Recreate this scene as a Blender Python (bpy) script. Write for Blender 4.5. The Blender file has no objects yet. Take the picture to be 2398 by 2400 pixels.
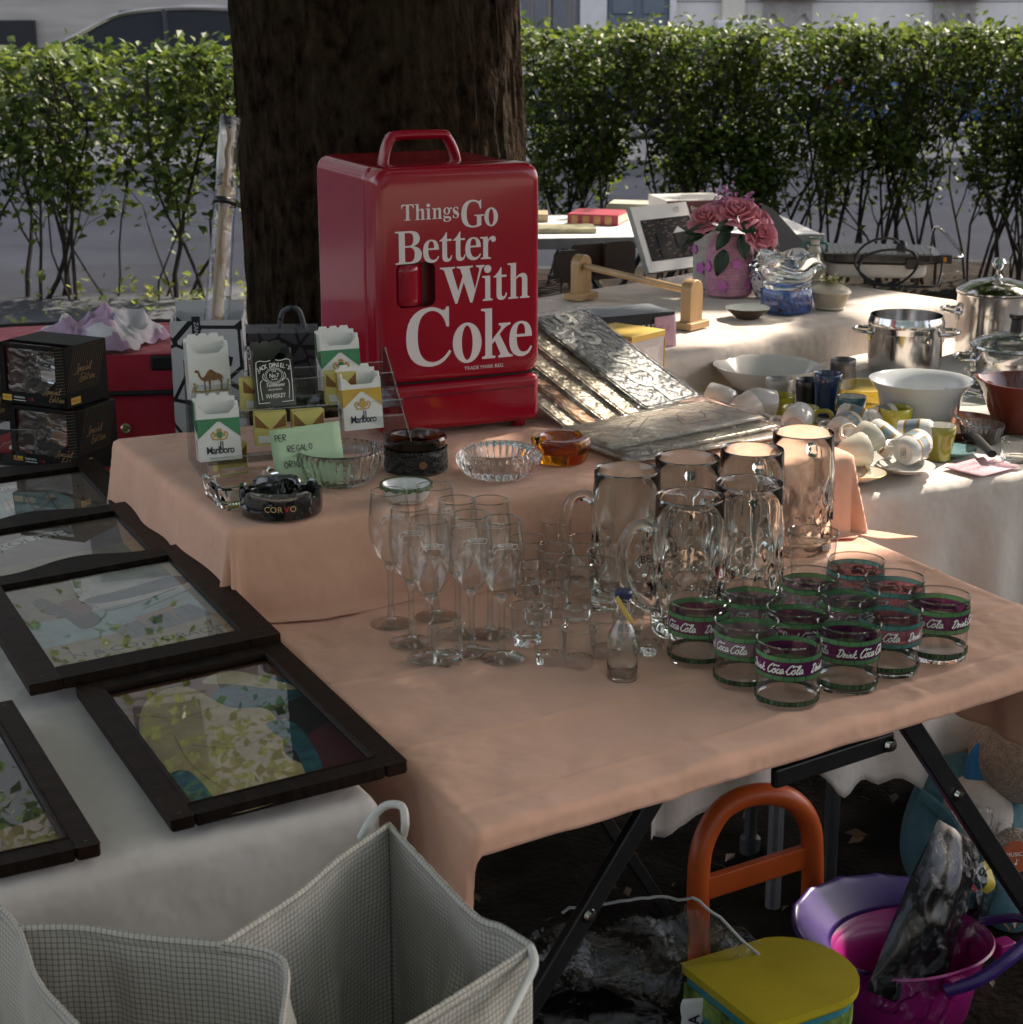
import bpy, bmesh, math, random
from math import sin, cos, pi, radians as R
from mathutils import Vector, Matrix, noise
scn = bpy.context.scene
C = scn.collection

# ---------------------------------------------------------------- camera
FPX, CZ, PT = 4200.0, 1.62, R(16.2)
cam_d = bpy.data.cameras.new('camera'); cam = bpy.data.objects.new('camera', cam_d); C.objects.link(cam)
cam.location = (0, 0, CZ); cam.rotation_euler = (pi/2 - PT, 0, 0)
cam_d.sensor_width = 36; cam_d.lens = 36*FPX/2400; cam_d.clip_start = .05; cam_d.clip_end = 400
cam_d.dof.use_dof = True; cam_d.dof.focus_distance = 2.75; cam_d.dof.aperture_fstop = 15
scn.camera = cam
# ---------------------------------------------------------------- sky, sun, exposure
SUN_AZ, SUN_EL = R(44), R(43)
w = bpy.data.worlds.new('World'); scn.world = w; w.use_nodes = True
nt = w.node_tree; sky = nt.nodes.new('ShaderNodeTexSky'); sky.sky_type = 'NISHITA'; sky.sun_disc = False
sky.sun_elevation = SUN_EL; sky.sun_rotation = SUN_AZ; sky.air_density = 1.0; sky.dust_density = 3.5
bg = nt.nodes['Background']; bg.inputs['Strength'].default_value = .115
hsv = nt.nodes.new('ShaderNodeHueSaturation'); hsv.inputs['Saturation'].default_value = .65; nt.links.new(sky.outputs[0], hsv.inputs['Color'])
wm = nt.nodes.new('ShaderNodeMix'); wm.data_type = 'RGBA'; wm.blend_type = 'MULTIPLY'; wm.inputs[0].default_value = 1; wm.inputs[7].default_value = (1.06, .99, .965, 1)
nt.links.new(hsv.outputs[0], wm.inputs[6]); nt.links.new(wm.outputs[2], bg.inputs[0])
sun_d = bpy.data.lights.new('sun', 'SUN'); sun_d.energy = 2.5; sun_d.angle = R(.5); sun_d.color = (1, .90, .76)
sun = bpy.data.objects.new('sun', sun_d); C.objects.link(sun)
SUN = Vector((sin(SUN_AZ)*cos(SUN_EL), cos(SUN_AZ)*cos(SUN_EL), sin(SUN_EL)))
sun.rotation_euler = SUN.to_track_quat('Z', 'Y').to_euler()
scn.view_settings.view_transform = 'Standard'; scn.view_settings.look = 'None'
scn.view_settings.exposure = 2.1; scn.view_settings.gamma = 1
cy = scn.cycles
cy.max_bounces = 14; cy.diffuse_bounces = 4; cy.glossy_bounces = 5; cy.transmission_bounces = 12; cy.transparent_max_bounces = 28
cy.sample_clamp_indirect = 4; cy.caustics_reflective = False; cy.blur_glossy = .5

# ---------------------------------------------------------------- helpers
_c, _s = cos(PT), sin(PT)
def ray(px, py):
    u, v = (px-1199)/FPX, (1200-py)/FPX
    return Vector((u, _c+v*_s, -_s+v*_c))
def at(px, py, z):                       # photo pixel -> point on the level plane z
    d = ray(px, py); t = (z-CZ)/d.z
    return Vector((d.x*t, d.y*t, z))
def aty(px, py, y):                      # photo pixel -> point on the upright plane y
    d = ray(px, py); t = y/d.y
    return Vector((d.x*t, y, CZ+d.z*t))
def tag(o, label=None, cat=None, group=None, kind=None):
    if label: o['label'] = label
    if cat: o['category'] = cat
    if group: o['group'] = group
    if kind: o['kind'] = kind
    return o
def thing(name, label, cat, loc=(0, 0, 0), rz=0, group=None, rot=None):
    o = bpy.data.objects.new(name, None); C.objects.link(o); o.empty_display_size = .05
    o.location = loc; o.rotation_euler = rot if rot else (0, 0, rz)
    return tag(o, label, cat, group)
def dup(o, loc=None, rz=None, label=None, group=None, parent=None):
    c = o.copy(); C.objects.link(c)
    if loc is not None: c.location = loc
    if rz is not None: c.rotation_euler = (0, 0, rz)
    if label: c['label'] = label
    if group: c['group'] = group
    if parent: c.parent = parent
    for ch in list(o.children): dup(ch, parent=c)
    return c
def xf(loc=(0, 0, 0), rx=0, ry=0, rz=0, s=None):
    m = Matrix.Translation(Vector(loc)) @ Matrix.Rotation(rz, 4, 'Z') @ Matrix.Rotation(ry, 4, 'Y') @ Matrix.Rotation(rx, 4, 'X')
    if s: m = m @ Matrix.Diagonal((s[0], s[1], s[2], 1))
    return m
def basis(o, x, y, z):
    m = Matrix.Identity(4)
    for i in range(3):
        m[i][0], m[i][1], m[i][2], m[i][3] = x[i], y[i], z[i], o[i]
    return m
def smooth_pts(pts, k=4, closed=False):
    P = [Vector(p) for p in pts]; n = len(P); out = []
    rng = range(n if closed else n-1)
    for i in rng:
        p0 = P[(i-1) % n] if closed or i > 0 else P[i]; p1 = P[i]; p2 = P[(i+1) % n]
        p3 = P[(i+2) % n] if closed or i+2 < n else p2
        for j in range(k):
            t = j/k
            out.append(.5*((2*p1)+(p2-p0)*t+(2*p0-5*p1+4*p2-p3)*t*t+(3*p1-p0-3*p2+p3)*t**3))
    if not closed: out.append(P[-1])
    return out
class MB:
    def __init__(s): s.v, s.f, s.m = [], [], []
    def add(s, vs, fs, mi=0, M=None):
        b = len(s.v)
        for p in vs:
            p = Vector((p[0], p[1], p[2] if len(p) > 2 else 0))
            s.v.append(M @ p if M is not None else p)
        for f in fs: s.f.append([b+i for i in f]); s.m.append(mi)
        return s
    def box(s, c, d, mi=0, M=None):
        x, y, z = c; a, b, h = d[0]/2, d[1]/2, d[2]/2
        vs = [(x+i*a, y+j*b, z+k*h) for k in (-1, 1) for j in (-1, 1) for i in (-1, 1)]
        return s.add(vs, [(0, 2, 3, 1), (4, 5, 7, 6), (0, 1, 5, 4), (2, 6, 7, 3), (0, 4, 6, 2), (1, 3, 7, 5)], mi, M)
    def lathe(s, prof, n=32, mi=0, M=None, fn=None, cap0=True, cap1=False, arc=None):
        vs, fs = [], []
        k = len(prof); full = arc is None
        na = n if full else n+1
        for i in range(na):
            a = 2*pi*i/n if full else arc[0]+(arc[1]-arc[0])*i/n
            for j, (r, z) in enumerate(prof):
                if fn: r, z = fn(a, r, z, j)
                vs.append((r*cos(a), r*sin(a), z))
        for i in range(n):
            i2 = (i+1) % na
            for j in range(k-1):
                fs.append((i*k+j, i2*k+j, i2*k+j+1, i*k+j+1))
        if full and cap0 and prof[0][0] > 1e-6: fs.append([i*k for i in range(n)][::-1])
        if full and cap1 and prof[-1][0] > 1e-6: fs.append([i*k+k-1 for i in range(n)])
        return s.add(vs, fs, mi, M)
    def tube(s, pts, r, n=8, mi=0, M=None, closed=False, flat=1.0):
        pts = [Vector(p) for p in pts]; N = len(pts); vs, fs = [], []
        rr = r if isinstance(r, (list, tuple)) else [r]*N
        up = None
        for i in range(N):
            a = pts[(i-1) % N] if closed or i > 0 else pts[i]
            b = pts[(i+1) % N] if closed or i < N-1 else pts[i]
            t = (b-a).normalized() if (b-a).length > 1e-9 else Vector((0, 0, 1))
            if up is None:
                up = Vector((0, 0, 1)) if abs(t.z) < .9 else Vector((1, 0, 0))
            x = up-t*up.dot(t)
            if x.length < 1e-6: x = t.orthogonal()
            x.normalize(); y = t.cross(x); up = x
            for j in range(n):
                q = 2*pi*j/n
                vs.append(pts[i]+x*(cos(q)*rr[i])+y*(sin(q)*rr[i]*flat))
        for i in range(N if closed else N-1):
            i2 = (i+1) % N
            for j in range(n):
                fs.append((i*n+j, i*n+(j+1) % n, i2*n+(j+1) % n, i2*n+j))
        if not closed:
            fs.append(list(range(n))[::-1]); fs.append([(N-1)*n+j for j in range(n)])
        return s.add(vs, fs, mi, M)
    def prism(s, poly, z0, z1, mi=0, M=None, mi_top=None):
        n = len(poly)
        a = sum(poly[i][0]*poly[(i+1) % n][1]-poly[(i+1) % n][0]*poly[i][1] for i in range(n))
        if a < 0: poly = poly[::-1]
        vs = [(p[0], p[1], z0) for p in poly]+[(p[0], p[1], z1) for p in poly]
        fs = [list(range(n))[::-1]]+[(i, (i+1) % n, n+(i+1) % n, n+i) for i in range(n)]
        s.add(vs, fs, mi, M)
        return s.add(vs[n:], [list(range(n))], mi if mi_top is None else mi_top, M)
    def poly(s, pts, z=0, mi=0, M=None):
        n = len(pts)
        a = sum(pts[i][0]*pts[(i+1) % n][1]-pts[(i+1) % n][0]*pts[i][1] for i in range(n))
        if a < 0: pts = pts[::-1]
        return s.add([(p[0], p[1], z) for p in pts], [list(range(n))], mi, M)
    def rect(s, x0, y0, x1, y1, z=0, mi=0, M=None):
        return s.poly([(x0, y0), (x1, y0), (x1, y1), (x0, y1)], z, mi, M)
    def disc(s, x, y, rx, ry=None, z=0, mi=0, M=None, n=20):
        ry = ry or rx
        return s.poly([(x+rx*cos(2*pi*i/n), y+ry*sin(2*pi*i/n)) for i in range(n)], z, mi, M)
    def grid(s, fn, nu, nv, mi=0, M=None):
        vs = [fn(i/nu, j/nv) for j in range(nv+1) for i in range(nu+1)]
        fs = [(j*(nu+1)+i, j*(nu+1)+i+1, (j+1)*(nu+1)+i+1, (j+1)*(nu+1)+i) for j in range(nv) for i in range(nu)]
        return s.add(vs, fs, mi, M)
    def ribbon(s, strokes, wd, mi=0, M=None, z=0, k=5, var=0):
        for st in strokes:
            p = smooth_pts([(a, b, 0) for a, b in st], k) if len(st) > 2 and k > 1 else [Vector((a, b, 0)) for a, b in st]
            vs, fs = [], []
            for i in range(len(p)):
                d = p[min(i+1, len(p)-1)]-p[max(i-1, 0)]
                if d.length < 1e-9: d = Vector((1, 0, 0))
                d.normalize(); nrm = Vector((-d.y, d.x, 0))
                h = wd/2*(1+var*(-d.y))
                vs += [p[i]+nrm*h+Vector((0, 0, z)), p[i]-nrm*h+Vector((0, 0, z))]
            for i in range(len(p)-1): fs.append((2*i+1, 2*i+3, 2*i+2, 2*i))
            s.add(vs, fs, mi, M)
        return s
    def build(s, name, mats, parent=None, smooth=True, bevel=0, seg=2, loc=None, rz=None, rot=None, ang=35, subd=0, solid=0, weld=False):
        me = bpy.data.meshes.new(name); me.from_pydata([tuple(p) for p in s.v], [], s.f)
        if not isinstance(mats, (list, tuple)): mats = [mats]
        for m in mats: me.materials.append(m)
        me.polygons.foreach_set('material_index', s.m)
        if weld:
            bm = bmesh.new(); bm.from_mesh(me); bmesh.ops.remove_doubles(bm, verts=bm.verts, dist=1e-5); bm.to_mesh(me); bm.free()
        if smooth:
            me.polygons.foreach_set('use_smooth', [True]*len(me.polygons))
            if not bevel: me.set_sharp_from_angle(angle=R(ang))
        me.update()
        o = bpy.data.objects.new(name, me); C.objects.link(o)
        if parent: o.parent = parent
        if loc is not None: o.location = loc
        if rot is not None: o.rotation_euler = rot
        elif rz is not None: o.rotation_euler = (0, 0, rz)
        if solid:
            m = o.modifiers.new('thick', 'SOLIDIFY'); m.thickness = solid; m.offset = 0
        if subd:
            m = o.modifiers.new('sub', 'SUBSURF'); m.levels = subd; m.render_levels = subd
        if bevel:
            m = o.modifiers.new('bev', 'BEVEL'); m.width = bevel; m.segments = seg; m.limit_method = 'ANGLE'; m.angle_limit = R(40)
            m.harden_normals = True
        return o
def rbox(c, d, r, n=4, taper=1.0):       # rounded box: vertical edges rounded by r -> MB
    pts = []
    for (sx, sy, a0) in ((1, 1, 0), (-1, 1, 90), (-1, -1, 180), (1, -1, 270)):
        for i in range(n+1):
            a = R(a0+90*i/n); pts.append((sx*(d[0]/2-r)+r*cos(a), sy*(d[1]/2-r)+r*sin(a)))
    m = MB(); m.prism([(c[0]+x, c[1]+y) for x, y in pts], c[2]-d[2]/2, c[2]+d[2]/2)
    return m
# text and drawn letters --------------------------------------------------
def _curve_mesh(ob):
    me = ob.to_mesh(); vs = [tuple(v.co) for v in me.vertices]; fs = [tuple(p.vertices) for p in me.polygons]
    ob.to_mesh_clear(); return vs, fs
def text(mb, body, size, M, mi=0, shear=0, bold=0, sx=1.0, align='CENTER', gap=1.0):
    cu = bpy.data.curves.new('txt', 'FONT'); cu.body = body; cu.size = size; cu.shear = shear; cu.offset = bold*size
    cu.align_x = align; cu.align_y = 'CENTER'; cu.space_character = gap; cu.resolution_u = 3
    ob = bpy.data.objects.new('txt', cu); vs, fs = _curve_mesh(ob)
    bpy.data.objects.remove(ob); bpy.data.curves.remove(cu)
    return mb.add([(x*sx, y, z) for x, y, z in vs], fs, mi, M)
def path_pts(d, k=7):
    out, cur, toks, i = [], [], d.split(), 0
    def num():
        nonlocal i
        v = (float(toks[i]), float(toks[i+1])); i += 2; return v
    while i < len(toks):
        t = toks[i]; i += 1
        if t == 'M': cur = [num()]
        elif t == 'L': cur.append(num())
        elif t == 'Q':
            c, e = num(), num(); a = cur[-1]
            for j in range(1, k+1):
                u = j/k; cur.append(((1-u)**2*a[0]+2*u*(1-u)*c[0]+u*u*e[0], (1-u)**2*a[1]+2*u*(1-u)*c[1]+u*u*e[1]))
        elif t == 'Z': out.append(cur)
    return out
def ell(cx, cy, rx, ry, n=36): return [(cx+rx*cos(2*pi*i/n), cy+ry*sin(2*pi*i/n)) for i in range(n)]
def fill(contours):
    cu = bpy.data.curves.new('g', 'CURVE'); cu.dimensions = '2D'; cu.fill_mode = 'BOTH'
    for c in contours:
        sp = cu.splines.new('POLY'); sp.points.add(len(c)-1); sp.use_cyclic_u = True
        for p, q in zip(sp.points, c): p.co = (q[0], q[1], 0, 1)
    ob = bpy.data.objects.new('g', cu); r = _curve_mesh(ob)
    bpy.data.objects.remove(ob); bpy.data.curves.remove(cu); return r
STROKE = {
 'A': [[(0, 0), (.3, 1), (.6, 0)], [(.1, .38), (.5, .38)]], 'C': [[(.55, .85), (.3, 1), (0, .5), (.25, 0), (.55, .12)]],
 'D': [[(0, 0), (0, 1), (.5, .7), (.5, .25), (0, 0)]], 'E': [[(.5, 1), (0, 1), (0, 0), (.5, 0)], [(0, .5), (.4, .5)]],
 'G': [[(.6, .85), (.35, 1), (0, .5), (.3, 0), (.6, .15), (.6, .42), (.35, .42)]], 'H': [[(0, 0), (0, 1)], [(.5, 0), (.5, 1)], [(0, .5), (.5, .5)]],
 'I': [[(.1, 0), (.1, 1)]], 'L': [[(0, 1), (0, 0), (.5, 0)]], 'M': [[(0, 0), (.05, 1), (.35, .3), (.65, 1), (.7, 0)]],
 'N': [[(0, 0), (0, 1), (.5, 0), (.5, 1)]], 'O': [[(.3, 1), (0, .5), (.3, 0), (.6, .5), (.3, 1)]],
 'P': [[(0, 0), (0, 1), (.5, .9), (.5, .6), (0, .5)]], 'R': [[(0, 0), (0, 1), (.5, .9), (.45, .6), (0, .5), (.55, 0)]],
 'S': [[(.5, .9), (.2, 1), (.05, .75), (.5, .3), (.3, 0), (0, .1)]], 'T': [[(0, 1), (.6, 1)], [(.3, 1), (.3, 0)]],
 'Z': [[(0, 1), (.55, 1), (0, 0), (.55, 0)]], '8': [[(.25, .5), (.02, .78), (.25, 1), (.46, .78), (.25, .5), (0, .25), (.25, 0), (.5, .25), (.25, .5)]],
 '5': [[(.5, 1), (.1, 1), (.05, .58), (.4, .55), (.45, .2), (.2, 0), (0, .08)]], '0': [[(.25, 1), (0, .5), (.25, 0), (.5, .5), (.25, 1)]],
 '.': [[(.1, 0), (.15, .06)]], '1': [[(.05, .75), (.25, 1), (.25, 0)]], '7': [[(0, 1), (.5, 1), (.15, 0)]], ' ': []}
SCRIPT = {  # joined-up advertising hand
 'C': [[(.62, .78), (.72, .95), (.5, 1.02), (.15, .72), (.0, .3), (.2, -.02), (.5, .1), (.68, .3)], [(.62, .78), (.95, .95), (1.25, .85), (1.4, 1.0)]],
 'o': [[(.28, .5), (.06, .4), (.02, .12), (.2, 0), (.42, .2), (.3, .5), (.5, .48)]],
 'c': [[(.4, .42), (.24, .52), (.04, .25), (.16, 0), (.46, .18)]],
 'a': [[(.4, .48), (.15, .5), (.02, .15), (.18, 0), (.42, .4), (.36, .08), (.58, .12)]],
 'l': [[(.0, .1), (.4, .75), (.38, 1.0), (.22, .8), (.1, .15), (.26, 0), (.42, .2)]],
 '-': [[(.05, .3), (.2, .32)]], ' ': [],
 'D': [[(.28, .92), (.12, .05)], [(.0, .82), (.3, 1.02), (.62, .8), (.6, .3), (.3, .0), (.02, .06), (.12, .2)]],
 'r': [[(0, .45), (.2, .55), (.15, .3), (.4, .45), (.1, .05), (.3, .08)]], 'i': [[(.15, .45), (.05, .08), (.25, .1)], [(.2, .7), (.23, .74)]],
 'n': [[(.1, .45), (.0, .02)], [(.05, .25), (.3, .48), (.24, .05), (.45, .12)]],
 'k': [[(.25, 1.0), (.0, 0)], [(.1, .3), (.4, .55), (.15, .3), (.4, .0), (.6, .12)]],
 'S': [[(.75, .9), (.5, 1.05), (.35, .8), (.5, .4), (.2, -.1), (-.3, -.3)]], 'p': [[(.15, .5), (-.1, -.4)], [(.1, .35), (.4, .5), (.35, .1), (.05, .08)]],
 'e': [[(.05, .25), (.4, .35), (.25, .5), (.04, .2), (.2, 0), (.48, .15)]], 'E': [[(.7, .95), (.3, 1.0), (.2, .6), (.5, .55), (.0, .25), (.2, -.1), (.7, .0)]],
 'd': [[(.4, .45), (.1, .4), (.05, .05), (.38, .25), (.6, 1.0), (.4, .1), (.55, .1)]], 't': [[(.3, .9), (.1, .08), (.3, .08)], [(.05, .6), (.45, .65)]]}
def strokes(font, s, adv=.18, wscale=1.0):
    out, x = [], 0
    for ch in s:
        g = font.get(ch, []); out += [[(x+a*wscale, b) for a, b in st] for st in g]
        mx = max([a for st in g for a, b in st], default=.3)
        if font is SCRIPT: mx = min(mx, .62)
        x += mx*wscale+adv
    return out, x
# ---------------------------------------------------------------- materials
MATS = {}
def mat(name, col, rough=.5, metal=0, var=.06, vs=25, bump=0, bs=150, coat=0, spec=.5, trans=0, ior=1.45, sss=0, rvar=0, sheen=0, coord='Object', stretch=None, aniso=0, alpha=1):
    if name in MATS: return MATS[name]
    m = bpy.data.materials.new(name); m.use_nodes = True; n = m.node_tree; L = n.links.new
    p = n.nodes['Principled BSDF']
    p.inputs['Roughness'].default_value = rough; p.inputs['Metallic'].default_value = metal
    p.inputs['Coat Weight'].default_value = coat; p.inputs['Coat Roughness'].default_value = .06
    p.inputs['Specular IOR Level'].default_value = spec; p.inputs['Transmission Weight'].default_value = trans; p.inputs['IOR'].default_value = ior
    p.inputs['Sheen Weight'].default_value = sheen; p.inputs['Alpha'].default_value = alpha
    if sss:
        p.inputs['Subsurface Weight'].default_value = sss; p.inputs['Subsurface Radius'].default_value = (.01, .008, .006)
    tc = n.nodes.new('ShaderNodeTexCoord'); mp = n.nodes.new('ShaderNodeMapping'); L(tc.outputs[coord], mp.inputs[0])
    if stretch: mp.inputs['Scale'].default_value = stretch
    c4 = (*col, 1)
    if var:
        nz = n.nodes.new('ShaderNodeTexNoise'); nz.inputs['Scale'].default_value = vs; nz.inputs['Detail'].default_value = 5; nz.inputs['Roughness'].default_value = .62
        L(mp.outputs[0], nz.inputs['Vector'])
        rp = n.nodes.new('ShaderNodeValToRGB'); L(nz.outputs[0], rp.inputs[0])
        rp.color_ramp.elements[0].position = .3; rp.color_ramp.elements[1].position = .72
        rp.color_ramp.elements[0].color = (*[max(0, a*(1-var*1.6)) for a in col], 1); rp.color_ramp.elements[1].color = (*[min(1, a*(1+var)) for a in col], 1)
        L(rp.outputs[0], p.inputs['Base Color'])
        if rvar:
            mr = n.nodes.new('ShaderNodeMapRange'); L(nz.outputs[0], mr.inputs[0]); mr.inputs[1].default_value = .3; mr.inputs[2].default_value = .7
            mr.inputs[3].default_value = max(0, rough-rvar); mr.inputs[4].default_value = rough+rvar; L(mr.outputs[0], p.inputs['Roughness'])
    else: p.inputs['Base Color'].default_value = c4
    if bump:
        nb = n.nodes.new('ShaderNodeTexNoise'); nb.inputs['Scale'].default_value = bs; nb.inputs['Detail'].default_value = 4; L(mp.outputs[0], nb.inputs['Vector'])
        b = n.nodes.new('ShaderNodeBump'); b.inputs['Strength'].default_value = bump; b.inputs['Distance'].default_value = .01
        L(nb.outputs[0], b.inputs['Height']); L(b.outputs[0], p.inputs['Normal'])
    MATS[name] = m; return m
def thin_glass(name, tint=(1, 1, 1), edge=(.55, .58, .57), rough=0, refl=1.0, bump=0, bs=30, ior=1.5):
    if name in MATS: return MATS[name]
    m = bpy.data.materials.new(name); m.use_nodes = True; n = m.node_tree; L = n.links.new; n.nodes.clear()
    out = n.nodes.new('ShaderNodeOutputMaterial'); tr = n.nodes.new('ShaderNodeBsdfTransparent'); gl = n.nodes.new('ShaderNodeBsdfGlossy')
    gl.inputs['Roughness'].default_value = rough; mx = n.nodes.new('ShaderNodeMixShader')
    fr = n.nodes.new('ShaderNodeLayerWeight'); fr.inputs[0].default_value = .5
    pw = n.nodes.new('ShaderNodeMath'); pw.operation = 'POWER'; pw.inputs[1].default_value = 4.5; L(fr.outputs['Facing'], pw.inputs[0])
    mm = n.nodes.new('ShaderNodeMath'); mm.operation = 'MULTIPLY_ADD'; mm.inputs[1].default_value = .9*refl; mm.inputs[2].default_value = .055*refl; mm.use_clamp = True
    lw = n.nodes.new('ShaderNodeLayerWeight'); lw.inputs[0].default_value = .35
    cm = n.nodes.new('ShaderNodeMix'); cm.data_type = 'RGBA'; cm.inputs[6].default_value = (*tint, 1); cm.inputs[7].default_value = (*edge, 1)
    L(lw.outputs['Facing'], cm.inputs[0]); L(cm.outputs[2], tr.inputs[0])
    L(pw.outputs[0], mm.inputs[0]); L(mm.outputs[0], mx.inputs[0]); L(tr.outputs[0], mx.inputs[1]); L(gl.outputs[0], mx.inputs[2]); L(mx.outputs[0], out.inputs[0])
    if bump:
        tc = n.nodes.new('ShaderNodeTexCoord'); nb = n.nodes.new('ShaderNodeTexNoise'); nb.inputs['Scale'].default_value = bs; nb.inputs['Detail'].default_value = 5; nb.inputs['Distortion'].default_value = 1.2
        L(tc.outputs['Object'], nb.inputs['Vector'])
        b = n.nodes.new('ShaderNodeBump'); b.inputs['Strength'].default_value = bump; b.inputs['Distance'].default_value = .02
        L(nb.outputs[0], b.inputs['Height']); L(b.outputs[0], gl.inputs['Normal']); L(b.outputs[0], fr.inputs['Normal'])
    MATS[name] = m; return m
def leaf_mat(name, a, b, trans=.35, rough=.45):
    if name in MATS: return MATS[name]
    m = bpy.data.materials.new(name); m.use_nodes = True; n = m.node_tree; L = n.links.new
    p = n.nodes['Principled BSDF']; p.inputs['Roughness'].default_value = rough; p.inputs['Specular IOR Level'].default_value = .3
    g = n.nodes.new('ShaderNodeNewGeometry'); rp = n.nodes.new('ShaderNodeValToRGB'); L(g.outputs['Random Per Island'], rp.inputs[0])
    rp.color_ramp.elements[0].color = (*a, 1); rp.color_ramp.elements[1].color = (*b, 1); L(rp.outputs[0], p.inputs['Base Color'])
    t = n.nodes.new('ShaderNodeBsdfTranslucent'); hs = n.nodes.new('ShaderNodeHueSaturation'); hs.inputs['Value'].default_value = 2.2; hs.inputs['Hue'].default_value = .48
    L(rp.outputs[0], hs.inputs['Color']); L(hs.outputs[0], t.inputs[0])
    mx = n.nodes.new('ShaderNodeMixShader'); mx.inputs[0].default_value = trans
    L(p.outputs[0], mx.inputs[1]); L(t.outputs[0], mx.inputs[2]); L(mx.outputs[0], n.nodes['Material Output'].inputs[0])
    MATS[name] = m; return m
def weave(name, col, scale=3200, rough=.85, var=.08, vs=6, bump=.10, dark=.8, fold=0):
    """woven cloth: fine warp and weft in colour and bump, soft unevenness"""
    if name in MATS: return MATS[name]
    m = mat(name, col, rough, var=var, vs=vs, sheen=.15); n = m.node_tree; L = n.links.new; p = n.nodes['Principled BSDF']
    tc = n.nodes.new('ShaderNodeTexCoord'); h = None
    for i, ax in enumerate('XY'):
        wv = n.nodes.new('ShaderNodeTexWave'); wv.bands_direction = ax if i == 0 else 'DIAGONAL'; wv.inputs['Scale'].default_value = scale/ (6.28 if i == 0 else 9)
        wv.inputs['Distortion'].default_value = .8; wv.inputs['Detail'].default_value = 2; wv.inputs['Detail Scale'].default_value = .4
        L(tc.outputs['Object'], wv.inputs[0])
        if h is None: h = wv.outputs['Fac']
        else:
            ad = n.nodes.new('ShaderNodeMath'); L(h, ad.inputs[0]); L(wv.outputs['Fac'], ad.inputs[1]); h = ad.outputs[0]
    nz = n.nodes.new('ShaderNodeTexNoise'); nz.inputs['Scale'].default_value = 9; nz.inputs['Detail'].default_value = 3; L(tc.outputs['Object'], nz.inputs[0])
    b = n.nodes.new('ShaderNodeBump'); b.inputs['Strength'].default_value = bump; b.inputs['Distance'].default_value = .001; L(h, b.inputs['Height'])
    b2 = n.nodes.new('ShaderNodeBump'); b2.inputs['Strength'].default_value = .5; b2.inputs['Distance'].default_value = .03; L(nz.outputs[0], b2.inputs['Height']); L(b.outputs[0], b2.inputs['Normal'])
    L(b2.outputs[0], p.inputs['Normal'])
    return m
def n3(x, y, z=0): return noise.noise(Vector((x, y, z)))
GL = dict(
 steel=mat('polished_steel', (.62, .61, .60), .13, 1, var=.05, vs=8, rvar=.05),
 black=mat('black_paint', (.012, .012, .013), .35, var=.2, vs=30, bump=.05),
 alu=mat('grey_aluminium', (.33, .33, .34), .42, .8, var=.1, vs=18),
 white_plastic=mat('white_plastic', (.72, .72, .70), .4, var=.04),
 ink=mat('dark_ink', (.015, .015, .03), .6, var=0), white_ink=mat('white_ink', (.78, .78, .76), .6, var=0))
# ================================================================ the setting
soil = mat('soil', (.019, .014, .0095), .95, spec=.1, var=.5, vs=7, bump=.9, bs=60)
asph = mat('asphalt', (.058, .062, .072), .88, var=.22, vs=1.2, bump=.35, bs=220)
pave = mat('pavement_stone', (.20, .195, .185), .85, var=.15, vs=2, bump=.2, bs=60)
HA = R(5)                                    # the street runs at a slight angle to the view
def street(x, y): return (x*cos(HA)-(y-10)*sin(HA), 10+x*sin(HA)+(y-10)*cos(HA))
def slab(name, x0, x1, y0, y1, z0, z1, m, n=1):
    mb = MB(); a = street(x0, y0); b = street(x1, y0); c = street(x1, y1); d = street(x0, y1)
    mb.prism([a, b, c, d], z0, z1); o = mb.build(name, m, smooth=False, bevel=.015 if z1-z0 > .08 else 0); return tag(o, kind='structure')
mb = MB()
mb.grid(lambda u, v: (-60+120*u, -20+120*v, -.02), 2, 2)
tag(mb.build('ground', soil, smooth=False), kind='structure')
mb = MB()
def soilfn(u, v):
    x, y = -4+8*u, .6+10.2*v
    return (*street(x, y), .012+.03*n3(x*1.3, y*1.3)+.018*n3(x*5, y*5, 2)+.012*n3(x*14, y*14, 5))
mb.grid(soilfn, 200, 240); tag(mb.build('soil_bed', soil), kind='structure')
slab('road', -45, 45, 10.75, 16.6, -.02, -.004, asph)
slab('pavement', -45, 45, 16.6, 18.9, -.02, .13, pave)
slab('parking_lane', -45, 45, 18.9, 22.6, -.02, .012, asph)
slab('far_pavement', -45, 45, 22.6, 27.2, -.02, .14, pave)
pav = mat('bounce_paving', (.36, .32, .26), .9, var=.15)
slab('bounce_ground', -30, 30, -26, -5.2, -.02, .02, pav); slab('bounce_ground', -30, -5.4, -5.19, 1.9, -.02, .021, pav)  # unseen pale ground, added to bounce warm sunlight onto the stall
slab('side_path', -45, -1.05, 2.0, 10.74, -.02, .075, asph)
mb = MB()
rnd = random.Random(3)
for i in range(2600):                          # fallen leaves and twigs on the soil
    x, y = rnd.uniform(-2.6, 2.9), rnd.uniform(1.2, 10.3); a = rnd.uniform(0, 6.3); s = rnd.uniform(.008, .026)
    z = .035+.02*rnd.random()
    p = [Vector((cos(a)*s, sin(a)*s, .003)), Vector((-sin(a)*s*.4, cos(a)*s*.4, rnd.uniform(0, .012))), Vector((-cos(a)*s, -sin(a)*s, .002)), Vector((sin(a)*s*.4, -cos(a)*s*.4, rnd.uniform(0, .01)))]
    q = street(x, y); mb.add([v+Vector((q[0], q[1], z)) for v in p], [(0, 1, 2, 3)])
tag(mb.build('leaf_litter', leaf_mat('dry_leaf', (.05, .03, .015), (.16, .10, .05), .1), smooth=False), kind='stuff', label='dry leaves and twigs strewn on the dark soil', cat='leaf litter')

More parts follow.
